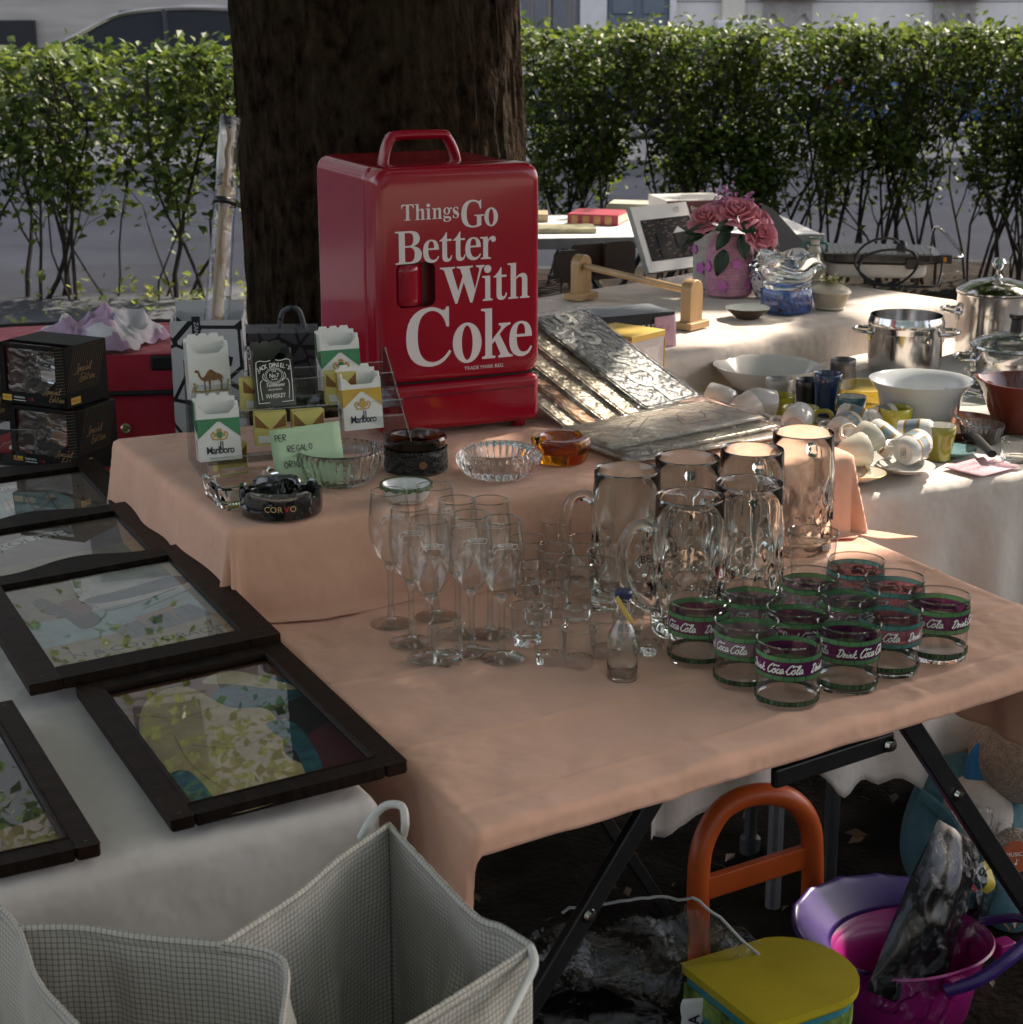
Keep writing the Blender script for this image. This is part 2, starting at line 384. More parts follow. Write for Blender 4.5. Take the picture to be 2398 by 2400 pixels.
# ---------------------------------------------------------------- far buildings
stone = mat('beige_stucco', (.60, .56, .51), .85, var=.10, vs=1.5, bump=.15, bs=40)
stone2 = mat('brown_travertine', (.36, .325, .285), .8, var=.16, vs=2.5, bump=.2, bs=25, stretch=(.3, .3, 2.5))
plinth = mat('dark_plinth', (.055, .065, .075), .45, var=.25, vs=4)
trim = mat('pale_stone_trim', (.60, .575, .54), .8, var=.08, vs=4)
pane_m = mat('window_pane', (.02, .025, .03), .06, var=0, spec=.8)
doorblue = mat('grey_blue_door', (.12, .14, .165), .5, var=.08, vs=6)
apron = mat('window_apron', (.33, .30, .27), .8, var=.15, vs=8, bump=.2)
shut = mat('striped_panel', (.13, .135, .145), .5, var=.1, vs=5)
def bpos(x, y=27.2): return Vector((*street(x, y), 0))
def building(name, label, x0, x1, H, wallm, base=None, upper=None):
    e = thing(name, label, 'building', bpos((x0+x1)/2), HA)
    W = x1-x0
    mb = MB(); mb.box((0, 4, H/2), (W, 8, H), 0); mb.build('wall', wallm, e, smooth=False)
    if upper: mb = MB(); mb.box((0, -.02, (H+2.4)/2), (W-.02, .04, H-2.4)); mb.build('upper_wall', upper, e, smooth=False)
    mb = MB(); mb.box((0, 4, H+.2), (W+.4, 8.6, .4)); mb.build('cornice', trim, e, smooth=False, bevel=.06)
    return e, W
e, W = building('apartment_building', 'beige rendered building with grooved wall and grey blue door behind the hedge', -.6, 26, 22.4, stone)
mb = MB()
for k in range(1, 10): mb.box((0, -.003, .28+k*.40), (W-.1, .012, .022))
mb.build('wall_joint', mat('joint_shadow', (.22, .21, .20), .9, var=.1), e, smooth=False)
X0 = 12.7                                      # building centre in street x
sun_block = MB(); sun_block.box((14.6-X0, 3.9, 23.85), (7.8, 7.6, 2.9)); sun_block.build('sun_block_storey', stone, e, smooth=False)  # unseen storey added to keep the sun off the asphalt at left
def bx(px): return at_build(px)-X0
def at_build(px):                              # street x on the facade for a photo column
    d = ray(px, 20); best = None
    a = bpos(0); t = Vector((cos(HA), sin(HA), 0)); nrm = Vector((-sin(HA), cos(HA), 0))
    k = (a.dot(nrm))/(Vector((d.x, d.y, 0)).dot(nrm)); q = Vector((d.x, d.y, 0))*k
    return (q-a).dot(t)
def part_box(name, m, c, d, parent, bev=.012): mb = MB(); mb.box(c, d); return mb.build(name, m, parent, bevel=bev)
a, b = bx(1424), bx(1566)
dr = part_box('door', doorblue, ((a+b)/2, -.03, 1.35), (b-a, .06, 2.6), e)
for s in (-1, 1):
    c = (a+b)/2+s*(b-a)/4
    mb = MB(); mb.box((c, -.075, .75), ((b-a)*.36, .03, .9)); mb.box((c, -.075, 1.9), ((b-a)*.36, .03, 1.2)); mb.build('door_panel', doorblue, dr, bevel=.012)
part_box('door_surround', trim, (a-.28, -.05, 1.4), (.52, .1, 2.8), e); part_box('door_surround', trim, (b+.06, -.05, 1.4), (.10, .1, 2.8), e)
for k, (p, q) in enumerate(((1222, 1242), (1250, 1282), (1294, 1330), (1338, 1360))):
    part_box('shutter', shut, ((bx(p)+bx(q))/2, -.05, 1.3), (bx(q)-bx(p), .1, 2.4), e)
    part_box('pilaster', mat('warm_wood_strip', (.26, .21, .17), .6, var=.15), ((bx(q)+bx(q+9))/2, -.04, 1.3), (bx(q+9)-bx(q), .08, 2.4), e)
part_box('pilaster', mat('cream_pilaster', (.58, .53, .43), .8, var=.1), ((bx(1690)+bx(1742))/2, -.06, 2.2), (bx(1742)-bx(1690), .12, 4.2), e)
part_box('pilaster_base', trim, ((bx(1675)+bx(1770))/2, -.11, .65), (bx(1770)-bx(1675), .22, 1.12), e, .03)
for p, q in ((1790, 1902), (2188, 2285)):
    a, b = bx(p), bx(q); c = (a+b)/2; h = (b-a)/2
    pts = [(c-h-.12, 1.55), (c-h, 1.55)]
    lo = [(c+h*t, 1.22-.10*(cos(t*pi*1.5)) - (.05 if abs(t) > .8 else 0)) for t in [k/12-1 for k in range(25)]]
    out = [(c-h, 1.50)]+lo+[(c+h, 1.50)]
    mb = MB(); mb.prism(out, 0, .05, M=basis((0, -.005, 0), (1, 0, 0), (0, 0, 1), (0, -1, 0))); ap = mb.build('window_apron', apron, e, smooth=False, bevel=.01)
    mb = MB(); mb.tube([(x, -.055, z) for x, z in lo], .026, 6); mb.build('apron_moulding', apron, ap)
    part_box('window_sill', trim, (c, -.12, 1.555), (2*h+.2, .24, .07), e)
    part_box('window', pane_m, (c, -.012, 2.6), (2*h-.1, .02, 2.0), e, 0)
for row in range(1, 5):
    for k in range(9):
        x = -11.4+k*2.9; z = 2.2+row*3.6
        wn = part_box('window', trim, (x, -.04, z), (1.35, .08, 2.1), e)
        part_box('pane', pane_m, (x, -.09, z), (1.1, .02, 1.85), wn, 0)
e, W = building('apartment_building', 'brown stone building with dark plinth behind the black car', -27, -.62, 22.4, stone2, None, mat('cream_stucco', (.68, .64, .58), .85, var=.06))
X0 = -13.81
mb = MB()
mb.box((0, -.04, .42), (W-.04, .08, .84)); mb.build('plinth', plinth, e, bevel=.01)
part_box('gateway', mat('dark_gateway', (.012, .012, .014), .7, var=.1), (bx(-10), -.06, .6), (1.1, .12, 1.25), e)
for row in range(1, 6):
    for k in range(9):
        x = -11.6+k*2.9; z = 2.2+row*3.6
        wn = part_box('window', trim, (x, -.04, z), (1.35, .08, 2.1), e)
        part_box('pane', pane_m, (x, -.09, z), (1.1, .02, 1.85), wn, 0)

# ---------------------------------------------------------------- parked cars
rubber = mat('tyre_rubber', (.02, .02, .02), .8, var=.1)
carglass = mat('car_glass', (.010, .012, .012), .08, var=0, spec=.25)
chrome = mat('chrome_trim', (.7, .7, .72), .12, 1, var=0)
def make_car(label, paint, loc, rz):
    e = thing('parked_car', label, 'car', loc, rz, 'cars parked across the road')
    #       x     zlow  zhigh half-width
    st = [(-2.25, .38, .62, .62), (-2.18, .28, .72, .76), (-1.9, .24, .80, .84), (-1.2, .22, .88, .88), (-.75, .22, .95, .89), (0, .22, .97, .90),
          (.9, .22, .99, .90), (1.5, .22, 1.0, .88), (2.0, .26, 1.0, .82), (2.2, .32, .94, .74), (2.27, .40, .80, .66)]
    mb = MB(); vs = []; n = 12
    for x, a, b, h in st:
        for j in range(n):
            q = 2*pi*(j+.5)/n; cx, sx = cos(q), sin(q)
            px_ = h*math.copysign(abs(cx)**.45, cx); pz = (a+b)/2+(b-a)/2*math.copysign(abs(sx)**.5, sx)
            vs.append((x, px_, pz))
    fs = [(i*n+j, (i+1)*n+j, (i+1)*n+(j+1) % n, i*n+(j+1) % n) for i in range(len(st)-1) for j in range(n)]
    fs += [list(range(n)), [(len(st)-1)*n+j for j in range(n)][::-1]]
    mb.add(vs, fs); body = mb.build('body', paint, e, subd=1, ang=60)
    pr = [(-1.05, .93), (-.25, 1.36), (.15, 1.43), (.85, 1.43), (1.25, 1.36), (1.85, 1.0)]   # glasshouse in profile
    mb = MB(); vs = []
    for x, z in pr:
        k = (z-.93)/.5; vs += [(x, -.80+.2*k, z), (x, .80-.2*k, z)]
    vs += [(x, s*.80, .9) for x in (-1.05, 1.85) for s in (-1, 1)]
    fs = [(2*i, 2*i+1, 2*i+3, 2*i+2) for i in range(5)]+[[0, 2, 4, 6, 8, 10, 14, 12], [1, 3, 5, 7, 9, 11, 15, 13][::-1]]
    mb.add(vs, fs); mb.build('windows', carglass, e, smooth=False, bevel=.02)
    mb = MB()
    mb.grid(lambda u, v: (-.22+1.45*u, (-.60+1.2*v), 1.405+.045*(1-(2*u-1)**4)*(1-(2*v-1)**2*.6)), 12, 8); mb.build('roof', paint, e, solid=.02)
    for s in (-1, 1):
        mb = MB(); mb.tube(smooth_pts([(-1.1, s*.79, .94), (-.62, s*.70, 1.18), (-.22, s*.62, 1.37), (.3, s*.60, 1.435), (.85, s*.60, 1.43), (1.27, s*.63, 1.36), (1.8, s*.78, 1.0)], 5), .028, 6)
        mb.build('window_trim', chrome, e)
        mb = MB(); mb.tube([(.28, s*.82, .93), (.24, s*.62, 1.42)], .035, 6); mb.build('door_pillar', GL['black'], e)
        mb = MB(); mb.tube(smooth_pts([(-.72, s*.88, .98), (-.70, s*1.0, 1.0), (-.62, s*1.02, 1.02), (-.60, s*.9, 1.02)], 4), [.04]*4+[.075]*5+[.075]*3+[.03], 8); mb.build('mirror', paint, e)
        mb = MB(); mb.box((.05, s*.905, .88), (.18, .03, .03)); mb.build('door_handle', chrome, e, bevel=.008)
        mb = MB(); mb.box((0, s*.895, .30), (3.0, .03, .05)); mb.build('sill_trim', chrome, e, bevel=.01)
        for x in (-1.35, 1.35):
            wh = MB(); wh.lathe([(.17, -.11), (.29, -.11), (.32, -.08), (.32, .08), (.29, .11), (.17, .11)], 28, M=xf((x, s*.80, .32), rx=pi/2)); wo = wh.build('wheel', rubber, e)
            rm = MB(); rm.lathe([(.0, .1), (.05, .115), (.2, .10), (.21, .08)], 20, M=xf((x, s*.80, .32), rx=-s*pi/2)*1 if False else xf((x, s*.82, .32), rx=-s*pi/2)); rm.build('rim', chrome, wo)
        mb = MB(); mb.box((-2.16, s*.58, .66), (.12, .26, .12)); mb.build('headlight', mat('lamp_glass', (.5, .52, .55), .1, var=.05), e, bevel=.03)
        mb = MB(); mb.box((2.2, s*.56, .82), (.08, .26, .14)); mb.build('tail_light', mat('red_lamp', (.25, .01, .01), .15, var=.05), e, bevel=.02)
    mb = MB(); mb.box((-2.25, 0, .44), (.06, .9, .14)); mb.build('grille', GL['black'], e, bevel=.02)
    return e
carblack = mat('black_car_paint', (.012, .012, .014), .22, var=.03, coat=1)
make_car('black saloon car with silver window trim seen over the left bush', carblack, Vector((*street(-3.0, 19.95), .012)), HA)
nv = make_car('dark navy car seen through the hedge right of the tree trunk', mat('navy_car_paint', (.015, .022, .045), .22, var=.03, coat=1), Vector((*street(2.0, 20.0), .012)), HA)
nb = make_car('blue car seen through the hedge at the right edge', mat('blue_car_paint', (.03, .09, .26), .22, var=.03, coat=1), Vector((*street(6.6, 20.0), .012)), HA+pi)

nv.scale = nb.scale = (1, 1, .80)
# ---------------------------------------------------------------- big tree
bark = mat('tree_bark', (.026, .0165, .010), .95, spec=.05, var=.8, vs=30, bump=1.0, bs=75, stretch=(1, 1, .6))
_n = bark.node_tree; _L = _n.links.new; _p = _n.nodes['Principled BSDF']; _src = _p.inputs['Base Color'].links[0].from_socket
_tc = _n.nodes.new('ShaderNodeTexCoord'); _nz = _n.nodes.new('ShaderNodeTexNoise'); _nz.inputs['Scale'].default_value = 4.5; _nz.inputs['Detail'].default_value = 8; _nz.inputs['Roughness'].default_value = .7; _L(_tc.outputs['Object'], _nz.inputs[0])
_rp = _n.nodes.new('ShaderNodeValToRGB'); _rp.color_ramp.elements[0].position = .50; _rp.color_ramp.elements[1].position = .68; _rp.color_ramp.elements[0].color = (0, 0, 0, 1); _rp.color_ramp.elements[1].color = (.8, .8, .8, 1); _L(_nz.outputs[0], _rp.inputs[0])
_mx = _n.nodes.new('ShaderNodeMix'); _mx.data_type = 'RGBA'; _L(_rp.outputs[0], _mx.inputs[0]); _L(_src, _mx.inputs[6]); _mx.inputs[7].default_value = (.034, .027, .017, 1); _L(_mx.outputs[2], _p.inputs['Base Color'])
TX, TY = -.37, 5.3
tree = thing('street_tree', 'thick dark brown tree trunk standing right behind the red cooler', 'tree', (TX, TY, 0))
def trunk_fn(u, v):
    a = 2*pi*u; z = -.05+4.6*v
    r = .418+.25*math.exp(-z*4.6)-.008*z
    r += .012*n3(cos(a)*3, sin(a)*3, z*1.4)+.006*n3(cos(a)*16, sin(a)*16, z*5)+.004*n3(cos(a)*42, sin(a)*42, z*14)
    r -= .016*abs(n3(cos(a)*7, sin(a)*7, z*.9))**.7+.009*abs(n3(cos(a)*19, sin(a)*19, z*2.2))**.6-.010
    r += .02*math.exp(-z*1.5)*cos(5*a+1)
    cx = -.03*(z-1)-.015*(z-1)**2*(z > 1)
    return (cx+r*cos(a), r*sin(a), z)
mb = MB(); mb.grid(trunk_fn, 330, 330); trunk = mb.build('trunk', bark, tree, weld=True)
rnd = random.Random(11)
limbs = [((-.2, 0, 4.4), (-2.2, -.2, 6.2), (-3.6, .4, 7.4)), ((-.2, 0, 4.4), (1.4, .7, 5.6), (3.2, 1.6, 6.4)), ((-.2, 0, 4.4), (1.0, 1.6, 6.2), (2.3, 3.4, 7.0)), ((-.2, 0, 4.4), (-.4, 1.4, 6.4), (-.9, 3.2, 7.6)), ((-.2, 0, 4.4), (.4, -1.2, 6.6), (.8, -2.2, 7.8))]
for l in limbs:
    p = smooth_pts(l, 8); mb = MB(); mb.tube(p, [.22*(1-i/len(p))+.03 for i in range(len(p))], 8); mb.build('limb', bark, tree)
# gaps where the sun gets through: (x, y, z of the sunlit spot, radius across the beam)
GAPS = [(.05, 5.3, 1.25, .30), (.10, 5.2, .85, .25), (.37, 3.98, .80, .17), (.50, 2.93, .86, .10), (.62, 2.98, .80, .12), (1.02, 4.35, .88, .16), (.50, 4.15, .88, .07), (.40, 6.5, .80, .30), (.95, 3.2, .80, .13), (.30, 3.5, .90, .06), (.80, 3.4, .82, .10),
        (.92, 3.75, .95, .09), (1.1, 3.8, 1.0, .08), (.6, 6.4, 1.0, .25), (.25, 3.15, .9, .07)]
def shade_ok(p, rs):
    for gx, gy, gz, gr in GAPS:
        d = p-Vector((gx, gy, gz)); q = d-SUN*d.dot(SUN)
        if q.length < gr+rs: return False
    return True
mb = MB(); rnd = random.Random(5)
def add_leaf(mb, p, s, rnd, wid=.42, up=.0):
    a = rnd.uniform(0, 2*pi); t = rnd.uniform(-.9, .9)
    d = Vector((cos(a)*cos(t), sin(a)*cos(t), sin(t))); n_ = Vector((rnd.gauss(0, .7), rnd.gauss(0, .7), 1+up)).normalized()
    x = d.cross(n_)
    if x.length < 1e-3: return
    x.normalize(); f = x.cross(d).normalized()*s*.12
    mb.add([p-d*s*.5, p+x*s*wid+f, p+d*s*.55, p-x*s*wid+f], [(0, 1, 2), (0, 2, 3)])
cells = []
for i in range(640):
    cells.append((Vector((rnd.uniform(-3.6, 7.0), rnd.uniform(3.6, 9.8), rnd.uniform(3.9, 6.8))), rnd.uniform(.35, .7)))
for i in range(52000):
    c, r = rnd.choice(cells); p = c+Vector((rnd.gauss(0, r*.5), rnd.gauss(0, r*.5), rnd.gauss(0, r*.35)))
    if p.z < 3.3 or p.y > 10.6: continue
    s = rnd.uniform(.09, .18)*(.5 if p.x < 0 else 1)
    if shade_ok(p, s*.35): add_leaf(mb, p-Vector((TX, TY, 0)), s, rnd)
for i in range(36000):                          # unseen part of the crown, widened over stall and viewer to cut sky reflections
    p = Vector((rnd.uniform(-8, 8), rnd.uniform(-3.6, 5), rnd.uniform(4.0, 6.8)))
    if n3(p.x*.55, p.y*.55, p.z*.4+7) < -.32: continue
    if shade_ok(p, .1): add_leaf(mb, p-Vector((TX, TY, 0)), rnd.uniform(.12, .21), rnd)
for i in range(9000):                          # thin outer part of the crown, to the left and over the back
    p = Vector((rnd.gauss(-2.2, 1.3), rnd.gauss(6.2, 1.4), rnd.uniform(3.1, 6.6)))
    if n3(p.x*1.1, p.y*1.1, p.z*1.1) > -.02 and shade_ok(p, .05): add_leaf(mb, p-Vector((TX, TY, 0)), rnd.uniform(.04, .075), rnd)
mb.build('crown', leaf_mat('tree_leaf', (.05, .10, .018), (.10, .17, .03), .3), tree, smooth=False)

mb = MB(); rnd = random.Random(77)
for i in range(15000):                         # unseen leaf screen added behind the viewer to darken what glossy things reflect
    p = Vector((rnd.uniform(-22, 22), rnd.uniform(-18, -14), rnd.uniform(1.6, 10.5)))
    if n3(p.x*.35, p.y*.3, p.z*.35) > -.28: add_leaf(mb, p, rnd.uniform(.3, .6), rnd)
tag(mb.build('leaf_screen', leaf_mat('screen_leaf', (.03, .06, .012), (.06, .10, .02), .2), smooth=False), 'unseen screen of tree leaves added behind the viewer', 'trees', kind='stuff')
# ---------------------------------------------------------------- clipped hedge and the bush on the left
hleaf = leaf_mat('hedge_leaf', (.018, .045, .010), (.105, .150, .022), .30, .5)
twig = mat('hedge_twig', (.030, .022, .016), .9, var=.3, vs=40)
def shrub_meshes(seed, W, D, H, nst, ntop, nlow, zd, spread=1.0, sz=(.032, .056)):
    rnd = random.Random(seed); st = MB(); lf = MB(); tips = []
    def branch(p, d, L, r, lev):
        pts = [p]; n = 7; q = p.copy(); dd = d.copy()
        for i in range(n):
            dd = (dd+Vector((rnd.gauss(0, .16), rnd.gauss(0, .16), .05))).normalized(); q = q+dd*L/n
            q.x = max(-W*.6, min(W*.6, q.x)); q.y = max(-D*.5, min(D*.5, q.y)); q.z = min(q.z, H-.03); pts.append(q.copy())
        st.tube(pts, [r*(1-.75*i/n) for i in range(n+1)], 5)
        if lev < 3:
            for k in range(3 if lev < 2 else 2):
                j = rnd.randint(2, n); a = rnd.uniform(0, 2*pi)
                nd = (dd+Vector((cos(a), sin(a), rnd.uniform(-.1, .6)))*.75).normalized(); branch(pts[j], nd, L*rnd.uniform(.4, .65), r*.5, lev+1)
        tips.extend(pts[3:])
    for i in range(nst):
        a = rnd.uniform(0, 2*pi); b = Vector((rnd.uniform(-W*.42, W*.42), rnd.gauss(0, .07), 0))
        branch(b, Vector((cos(a)*.22*spread, sin(a)*.16, 1)).normalized(), H*rnd.uniform(.72, .95), rnd.uniform(.006, .015), 0)
    for i in range(ntop):
        z = zd+(H-zd)*rnd.random()**.75
        lim = (1-.25*max(0, (.55-(z-zd)/(H-zd)))) 
        p = Vector((rnd.uniform(-W*.56, W*.56)*lim, rnd.uniform(-D/2, D/2)*lim, z+.035*n3(rnd.random()*9, seed)))
        if n3(p.x*5+seed, p.y*5, p.z*5) < -.22-.25*(z-zd)/(H-zd): continue
        add_leaf(lf, p, rnd.uniform(*sz), rnd, .36, .3)
    low = [t for t in tips if t.z > .18]; lower = [t for t in low if t.z < zd]
    for i in range(nlow):
        t = rnd.choice(lower if lower and rnd.random() < .62 else low); p = t+Vector((rnd.gauss(0, .045), rnd.gauss(0, .045), rnd.gauss(0, .045)))
        if p.z > .08: add_leaf(lf, p, rnd.uniform(*sz), rnd, .36, .3)
    return st, lf
def shrub(name, label, ms, loc, rz, group):
    e = thing(name, label, 'shrub', loc, rz, group)
    ms[0].build('stems', twig, e); ms[1].build('foliage', hleaf, e, smooth=False); return e
protos = []
for k in range(3):
    e = shrub('hedge_shrub', 'clipped green hedge shrub with many thin dark stems', shrub_meshes(20+k, .62, .55, 1.42, 13, 2400, 3000, .88), Vector((*street(.35+.62*k, 10.0), 0)), HA, 'shrubs of the clipped hedge')
    protos.append(e)
for k in range(3, 8):
    dup(protos[(k*2+1) % 3], Vector((*street(.35+.62*k, 10.0+.05*sin(k*3)), 0)), HA+(pi if k % 2 else 0))
shrub('garden_bush', 'loose green bush with bare lower stems in front of the road', shrub_meshes(41, 1.05, .7, 1.31, 15, 1250, 1900, .88, 1.6, (.045, .075)), (-2.12, 9.35, .03), 0, None)
shrub('garden_bush', 'thin leafy bush on the left edge beside the black car', shrub_meshes(43, .7, .6, 1.10, 4, 700, 700, .70, 1.2, (.045, .075)), (-2.95, 9.2, .03), .5, None)
shrub('garden_bush', 'sparse bush with trailing leaves just left of the tree trunk', shrub_meshes(47, .5, .5, 1.31, 4, 520, 900, .85, 1.3, (.04, .07)), (-1.5, 9.3, .03), 0, None)
mb = MB(); lf = MB(); rnd = random.Random(8)
for i in range(60):
    x, y = rnd.gauss(-1.65, .35), rnd.gauss(9.0, .25); h = rnd.uniform(.08, .28)
    for k in range(6): add_leaf(lf, Vector((x+rnd.gauss(0, .03), y+rnd.gauss(0, .03), h*rnd.random()+.03)), rnd.uniform(.03, .06), rnd, .3)
tag(lf.build('weeds', leaf_mat('weed_leaf', (.09, .14, .03), (.22, .24, .07), .4), smooth=False), 'low yellow green weeds at the foot of the bushes', 'weeds', kind='stuff')
# ================================================================ tables and cloths
pink = weave('peach_cloth', (.73, .405, .28), var=.05)
whitec = weave('white_cloth', (.60, .535, .485), var=.04)
linen = weave('beige_linen', (.60, .50, .43), scale=700, var=.07, bump=.25)
Z1, ZT, ZW, ZB, ZL, ZM = .74, .88, .80, .88, .74, .76
def lerp(a, b, t): return a+(b-a)*t
def cloth(name, m, label, q, z, drops, nu=90, nv=70, seed=0, fold=.03, flare=.10, nf=9, rag=0, grp=None, wr=.0022, floor=None, crease=()):
    """q: the four top corners (front left, front right, back right, back left); drops: front, right, back, left"""
    q = [Vector((a[0], a[1], 0)) for a in q]
    ctr = sum(q, Vector())/4
    L1 = (q[1]-q[0]).length; L2 = (q[3]-q[0]).length
    df, dr, db, dl = drops
    def axis(t, lo, hi, L):                    # t in 0..1 over [-lo, L+hi], vertices crowded at the edges
        return -lo+t*(L+lo+hi)
    def fn(u, v):
        s = axis(u, dl, dr, L1); t = axis(v, df, db, L2)
        sc, tc_ = min(max(s, 0), L1), min(max(t, 0), L2)
        a, b = sc/L1, tc_/L2
        p = lerp(lerp(q[0], q[1], a), lerp(q[3], q[2], a), b)
        ox = s-sc; oy = t-tc_; d = math.hypot(ox, oy)
        ex = lerp(q[1]-q[0], q[2]-q[3], b).normalized(); ey = lerp(q[3]-q[0], q[2]-q[1], a).normalized()
        wv = wr*(n3(p.x*5+seed, p.y*5, seed)+.6*n3(p.x*13, p.y*13+seed, 3)+.3*n3(p.x*31, p.y*31, seed))
        for (cx, w_) in crease:
            wv += .0038*math.exp(-((a-cx)*L1/w_)**2)*(.6+.6*n3(b*4, cx*9)) if cx < 2 else .0040*math.exp(-((b-(cx-3))*L2/w_)**2)*(.7+.6*n3(a*5, cx))
        if d < 1e-6: return (p.x, p.y, z+wv)
        out = (ex*ox+ey*oy).normalized()
        lat = (p.x*ex.x+p.y*ex.y) if abs(oy) > abs(ox) else (p.x*ey.x+p.y*ey.y)
        corner = 1 if (abs(ox) > 1e-6 and abs(oy) > 1e-6) else 0
        r = .012; bend = min(d/r, pi/2); dx = r*sin(bend); dz = r*(1-cos(bend))
        rest = max(0, d-r*pi/2)
        k = min(1, rest/.18)
        ph = math.atan2(oy, ox)
        f = fold*k*(sin(lat*nf*2*pi/1.0+seed+1.5*n3(lat*3, seed))*.6+.5*n3(lat*7, rest*3, seed)) if not corner else fold*k*1.2*sin(ph*6+seed)
        dx += flare*rest*(.5+.5*n3(lat*2, seed*2))+f+ (0.02*rest)
        zz = z-dz-rest*(1-.04*k)
        if floor is not None and zz < floor: dx += (floor-zz)*.8; zz = floor+.003*n3(lat*20, dx*20)
        if rag and rest > .05:
            e_ = (max(-oy, ox, -ox, oy)); zz += rag*k*(n3(lat*4, seed)+.5*n3(lat*17, seed))*(d/max(df, dr, .01))
        p = p+out*max(dx, .002)
        return (p.x, p.y, zz+wv*.4)
    mb = MB(); mb.grid(fn, nu, nv)
    o = mb.build(name, m, solid=.0012, ang=180); return tag(o, label, 'tablecloth', grp)
def table(name, label, o, ang, L, D, z, topm, legm, grp=None, legs='x', th=.02):
    e = thing(name, label, 'table', (o[0], o[1], 0), ang, grp)
    mb = MB(); mb.box((L/2, D/2, z-th/2), (L, D, th)); mb.build('table_top', topm, e, bevel=.004)
    if legs == 'x':
        for x in (.22*L, .80*L):
            for (y0, y1, off) in ((.03, D-.05, -.012), (D-.05, .03, .012)):
                mb = MB(); mb.tube([(x+off, y0, z-th-.01), (x+off, y1, .03)], .012, 8, flat=1.6); mb.build('leg', legm, e)
    else:
        for x in (.05, L-.05):
            for y in (.05, D-.05):
                mb = MB(); mb.tube([(x, y, z-th), (x, y, .02)], .014, 10); mb.build('leg', legm, e)
    return e
# lower peach table
A1 = R(33.6); F1 = Vector((-.036, 1.785)); U1 = Vector((cos(A1), sin(A1))); V1 = Vector((-sin(A1), cos(A1)))
LA, LB = 1.04, .60
e = thing('folding_table', 'folding table with black crossed legs under the peach cloth', 'table', (F1.x, F1.y, 0), A1)
mb = MB(); mb.prism([(.006, .004), (LA-.006, .004), (LA-.14, LB-.03), (.10, LB-.03)], Z1-.0325, Z1-.0025); mb.build('table_top', GL['alu'], e, bevel=.004)
rivet = GL['steel']
def flatbar(a, b, wd, th, name='leg', m=None, par=None):
    a, b = Vector(a), Vector(b); x = (b-a); L = x.length; x.normalize(); y = Vector((0, 1, 0)); z_ = x.cross(y).normalized()
    mb = MB(); mb.box((0, 0, 0), (L, th, wd), M=basis((a+b)/2, x, y, z_)); return mb.build(name, m or GL['black'], par or e, bevel=.003)
lg = flatbar((.28, .035, Z1-.035), (-.27, .035, .02), .026, .014)
mb = MB(); mb.lathe([(0, .006), (.006, .005), (.009, 0)], 14, M=xf((.172, .026, .57), rx=pi/2)); mb.build('rivet', rivet, lg)
flatbar((.36, LB-.08, Z1-.035), (.80, LB-.08, .02), .020, .012)
lg = flatbar((.685, .035, Z1-.035), (1.22, .035, .02), .030, .014)
mb = MB(); mb.lathe([(0, .006), (.006, .005), (.009, 0)], 14, M=xf((.795, .026, .564), rx=pi/2)); mb.build('rivet', rivet, lg)

st = flatbar((.44, .012, Z1-.056), (.635, .004, Z1-.048), .026, .012, 'hinge_strut')
mb = MB(); mb.lathe([(0, .006), (.007, .005), (.010, 0)], 14, M=xf((.625, -.004, Z1-.050), rx=pi/2)); mb.build('rivet', rivet, st)
G1 = F1+U1*LA; BR = Vector((.572, 2.885)); BL = Vector((-.36, 2.455))
cloth('tablecloth', pink, 'peach tablecloth on the low front table with glasses standing on it', (F1, G1, BR, BL), Z1+.003, (.036, .24, .01, .13), 210, 170, seed=2, fold=.010, flare=.04, wr=.005, crease=((.33, .005), (.66, .005), (3.30, .006), (3.07, .005), (3.62, .005)))
# upper peach table behind it
A2 = R(24.6); UO = Vector((-.398, 2.462)); U2 = Vector((cos(A2), sin(A2))); V2 = Vector((-sin(A2), cos(A2)))
UR = UO+U2*1.055
table('side_table', 'raised table under the peach cloth carrying the red cooler', UO+U2*.01+V2*.015, A2, 1.03, .55, ZT-.003, GL['alu'], GL['alu'], None, 'l')
cloth('tablecloth', pink, 'peach tablecloth on the raised back table under the red cooler', (UO, UR, UR+V2*.60, UO+V2*.60-U2*.03), ZT, (.17, .16, .05, .17), 130, 90, seed=7, fold=.016, flare=.16, nf=4, floor=Z1+.006)
# white table with cups
WO = UR-U2*.36+V2*.016; 
table('folding_table', 'folding table with grey legs under the white cloth of cups and pots', WO+U2*.38+V2*.02, A2, 1.3, .95, ZW-.003, GL['alu'], mat('dark_leg', (.10, .10, .105), .45, .5), None, 'l')
cloth('tablecloth', whitec, 'long white tablecloth under the cups and steel pots at the right', (WO, WO+U2*1.77, WO+U2*1.77+V2*1.09, WO+U2*.36+V2*1.09-U2*.10), ZW, (.55, .1, .05, .06), 140, 120, seed=12, fold=.022, flare=.04, nf=6, rag=.08)
# beige linen table
A3 = R(43.5); BO = Vector((.135, 3.525)); U3 = Vector((cos(A3), sin(A3))); V3 = Vector((-sin(A3), cos(A3)))
table('side_table', 'table hidden under the beige linen cloth', BO+U3*.02+V3*.02, A3, 1.28, .70, ZB-.003, GL['alu'], GL['alu'], None, 'l')
cloth('tablecloth', linen, 'beige linen tablecloth under the rose vase and the grill', (BO, BO+U3*1.34, BO+U3*1.34+V3*.74, BO+V3*.74), ZB, (.22, .20, .1, .1), 110, 70, seed=17, fold=.012, flare=.10, nf=5)
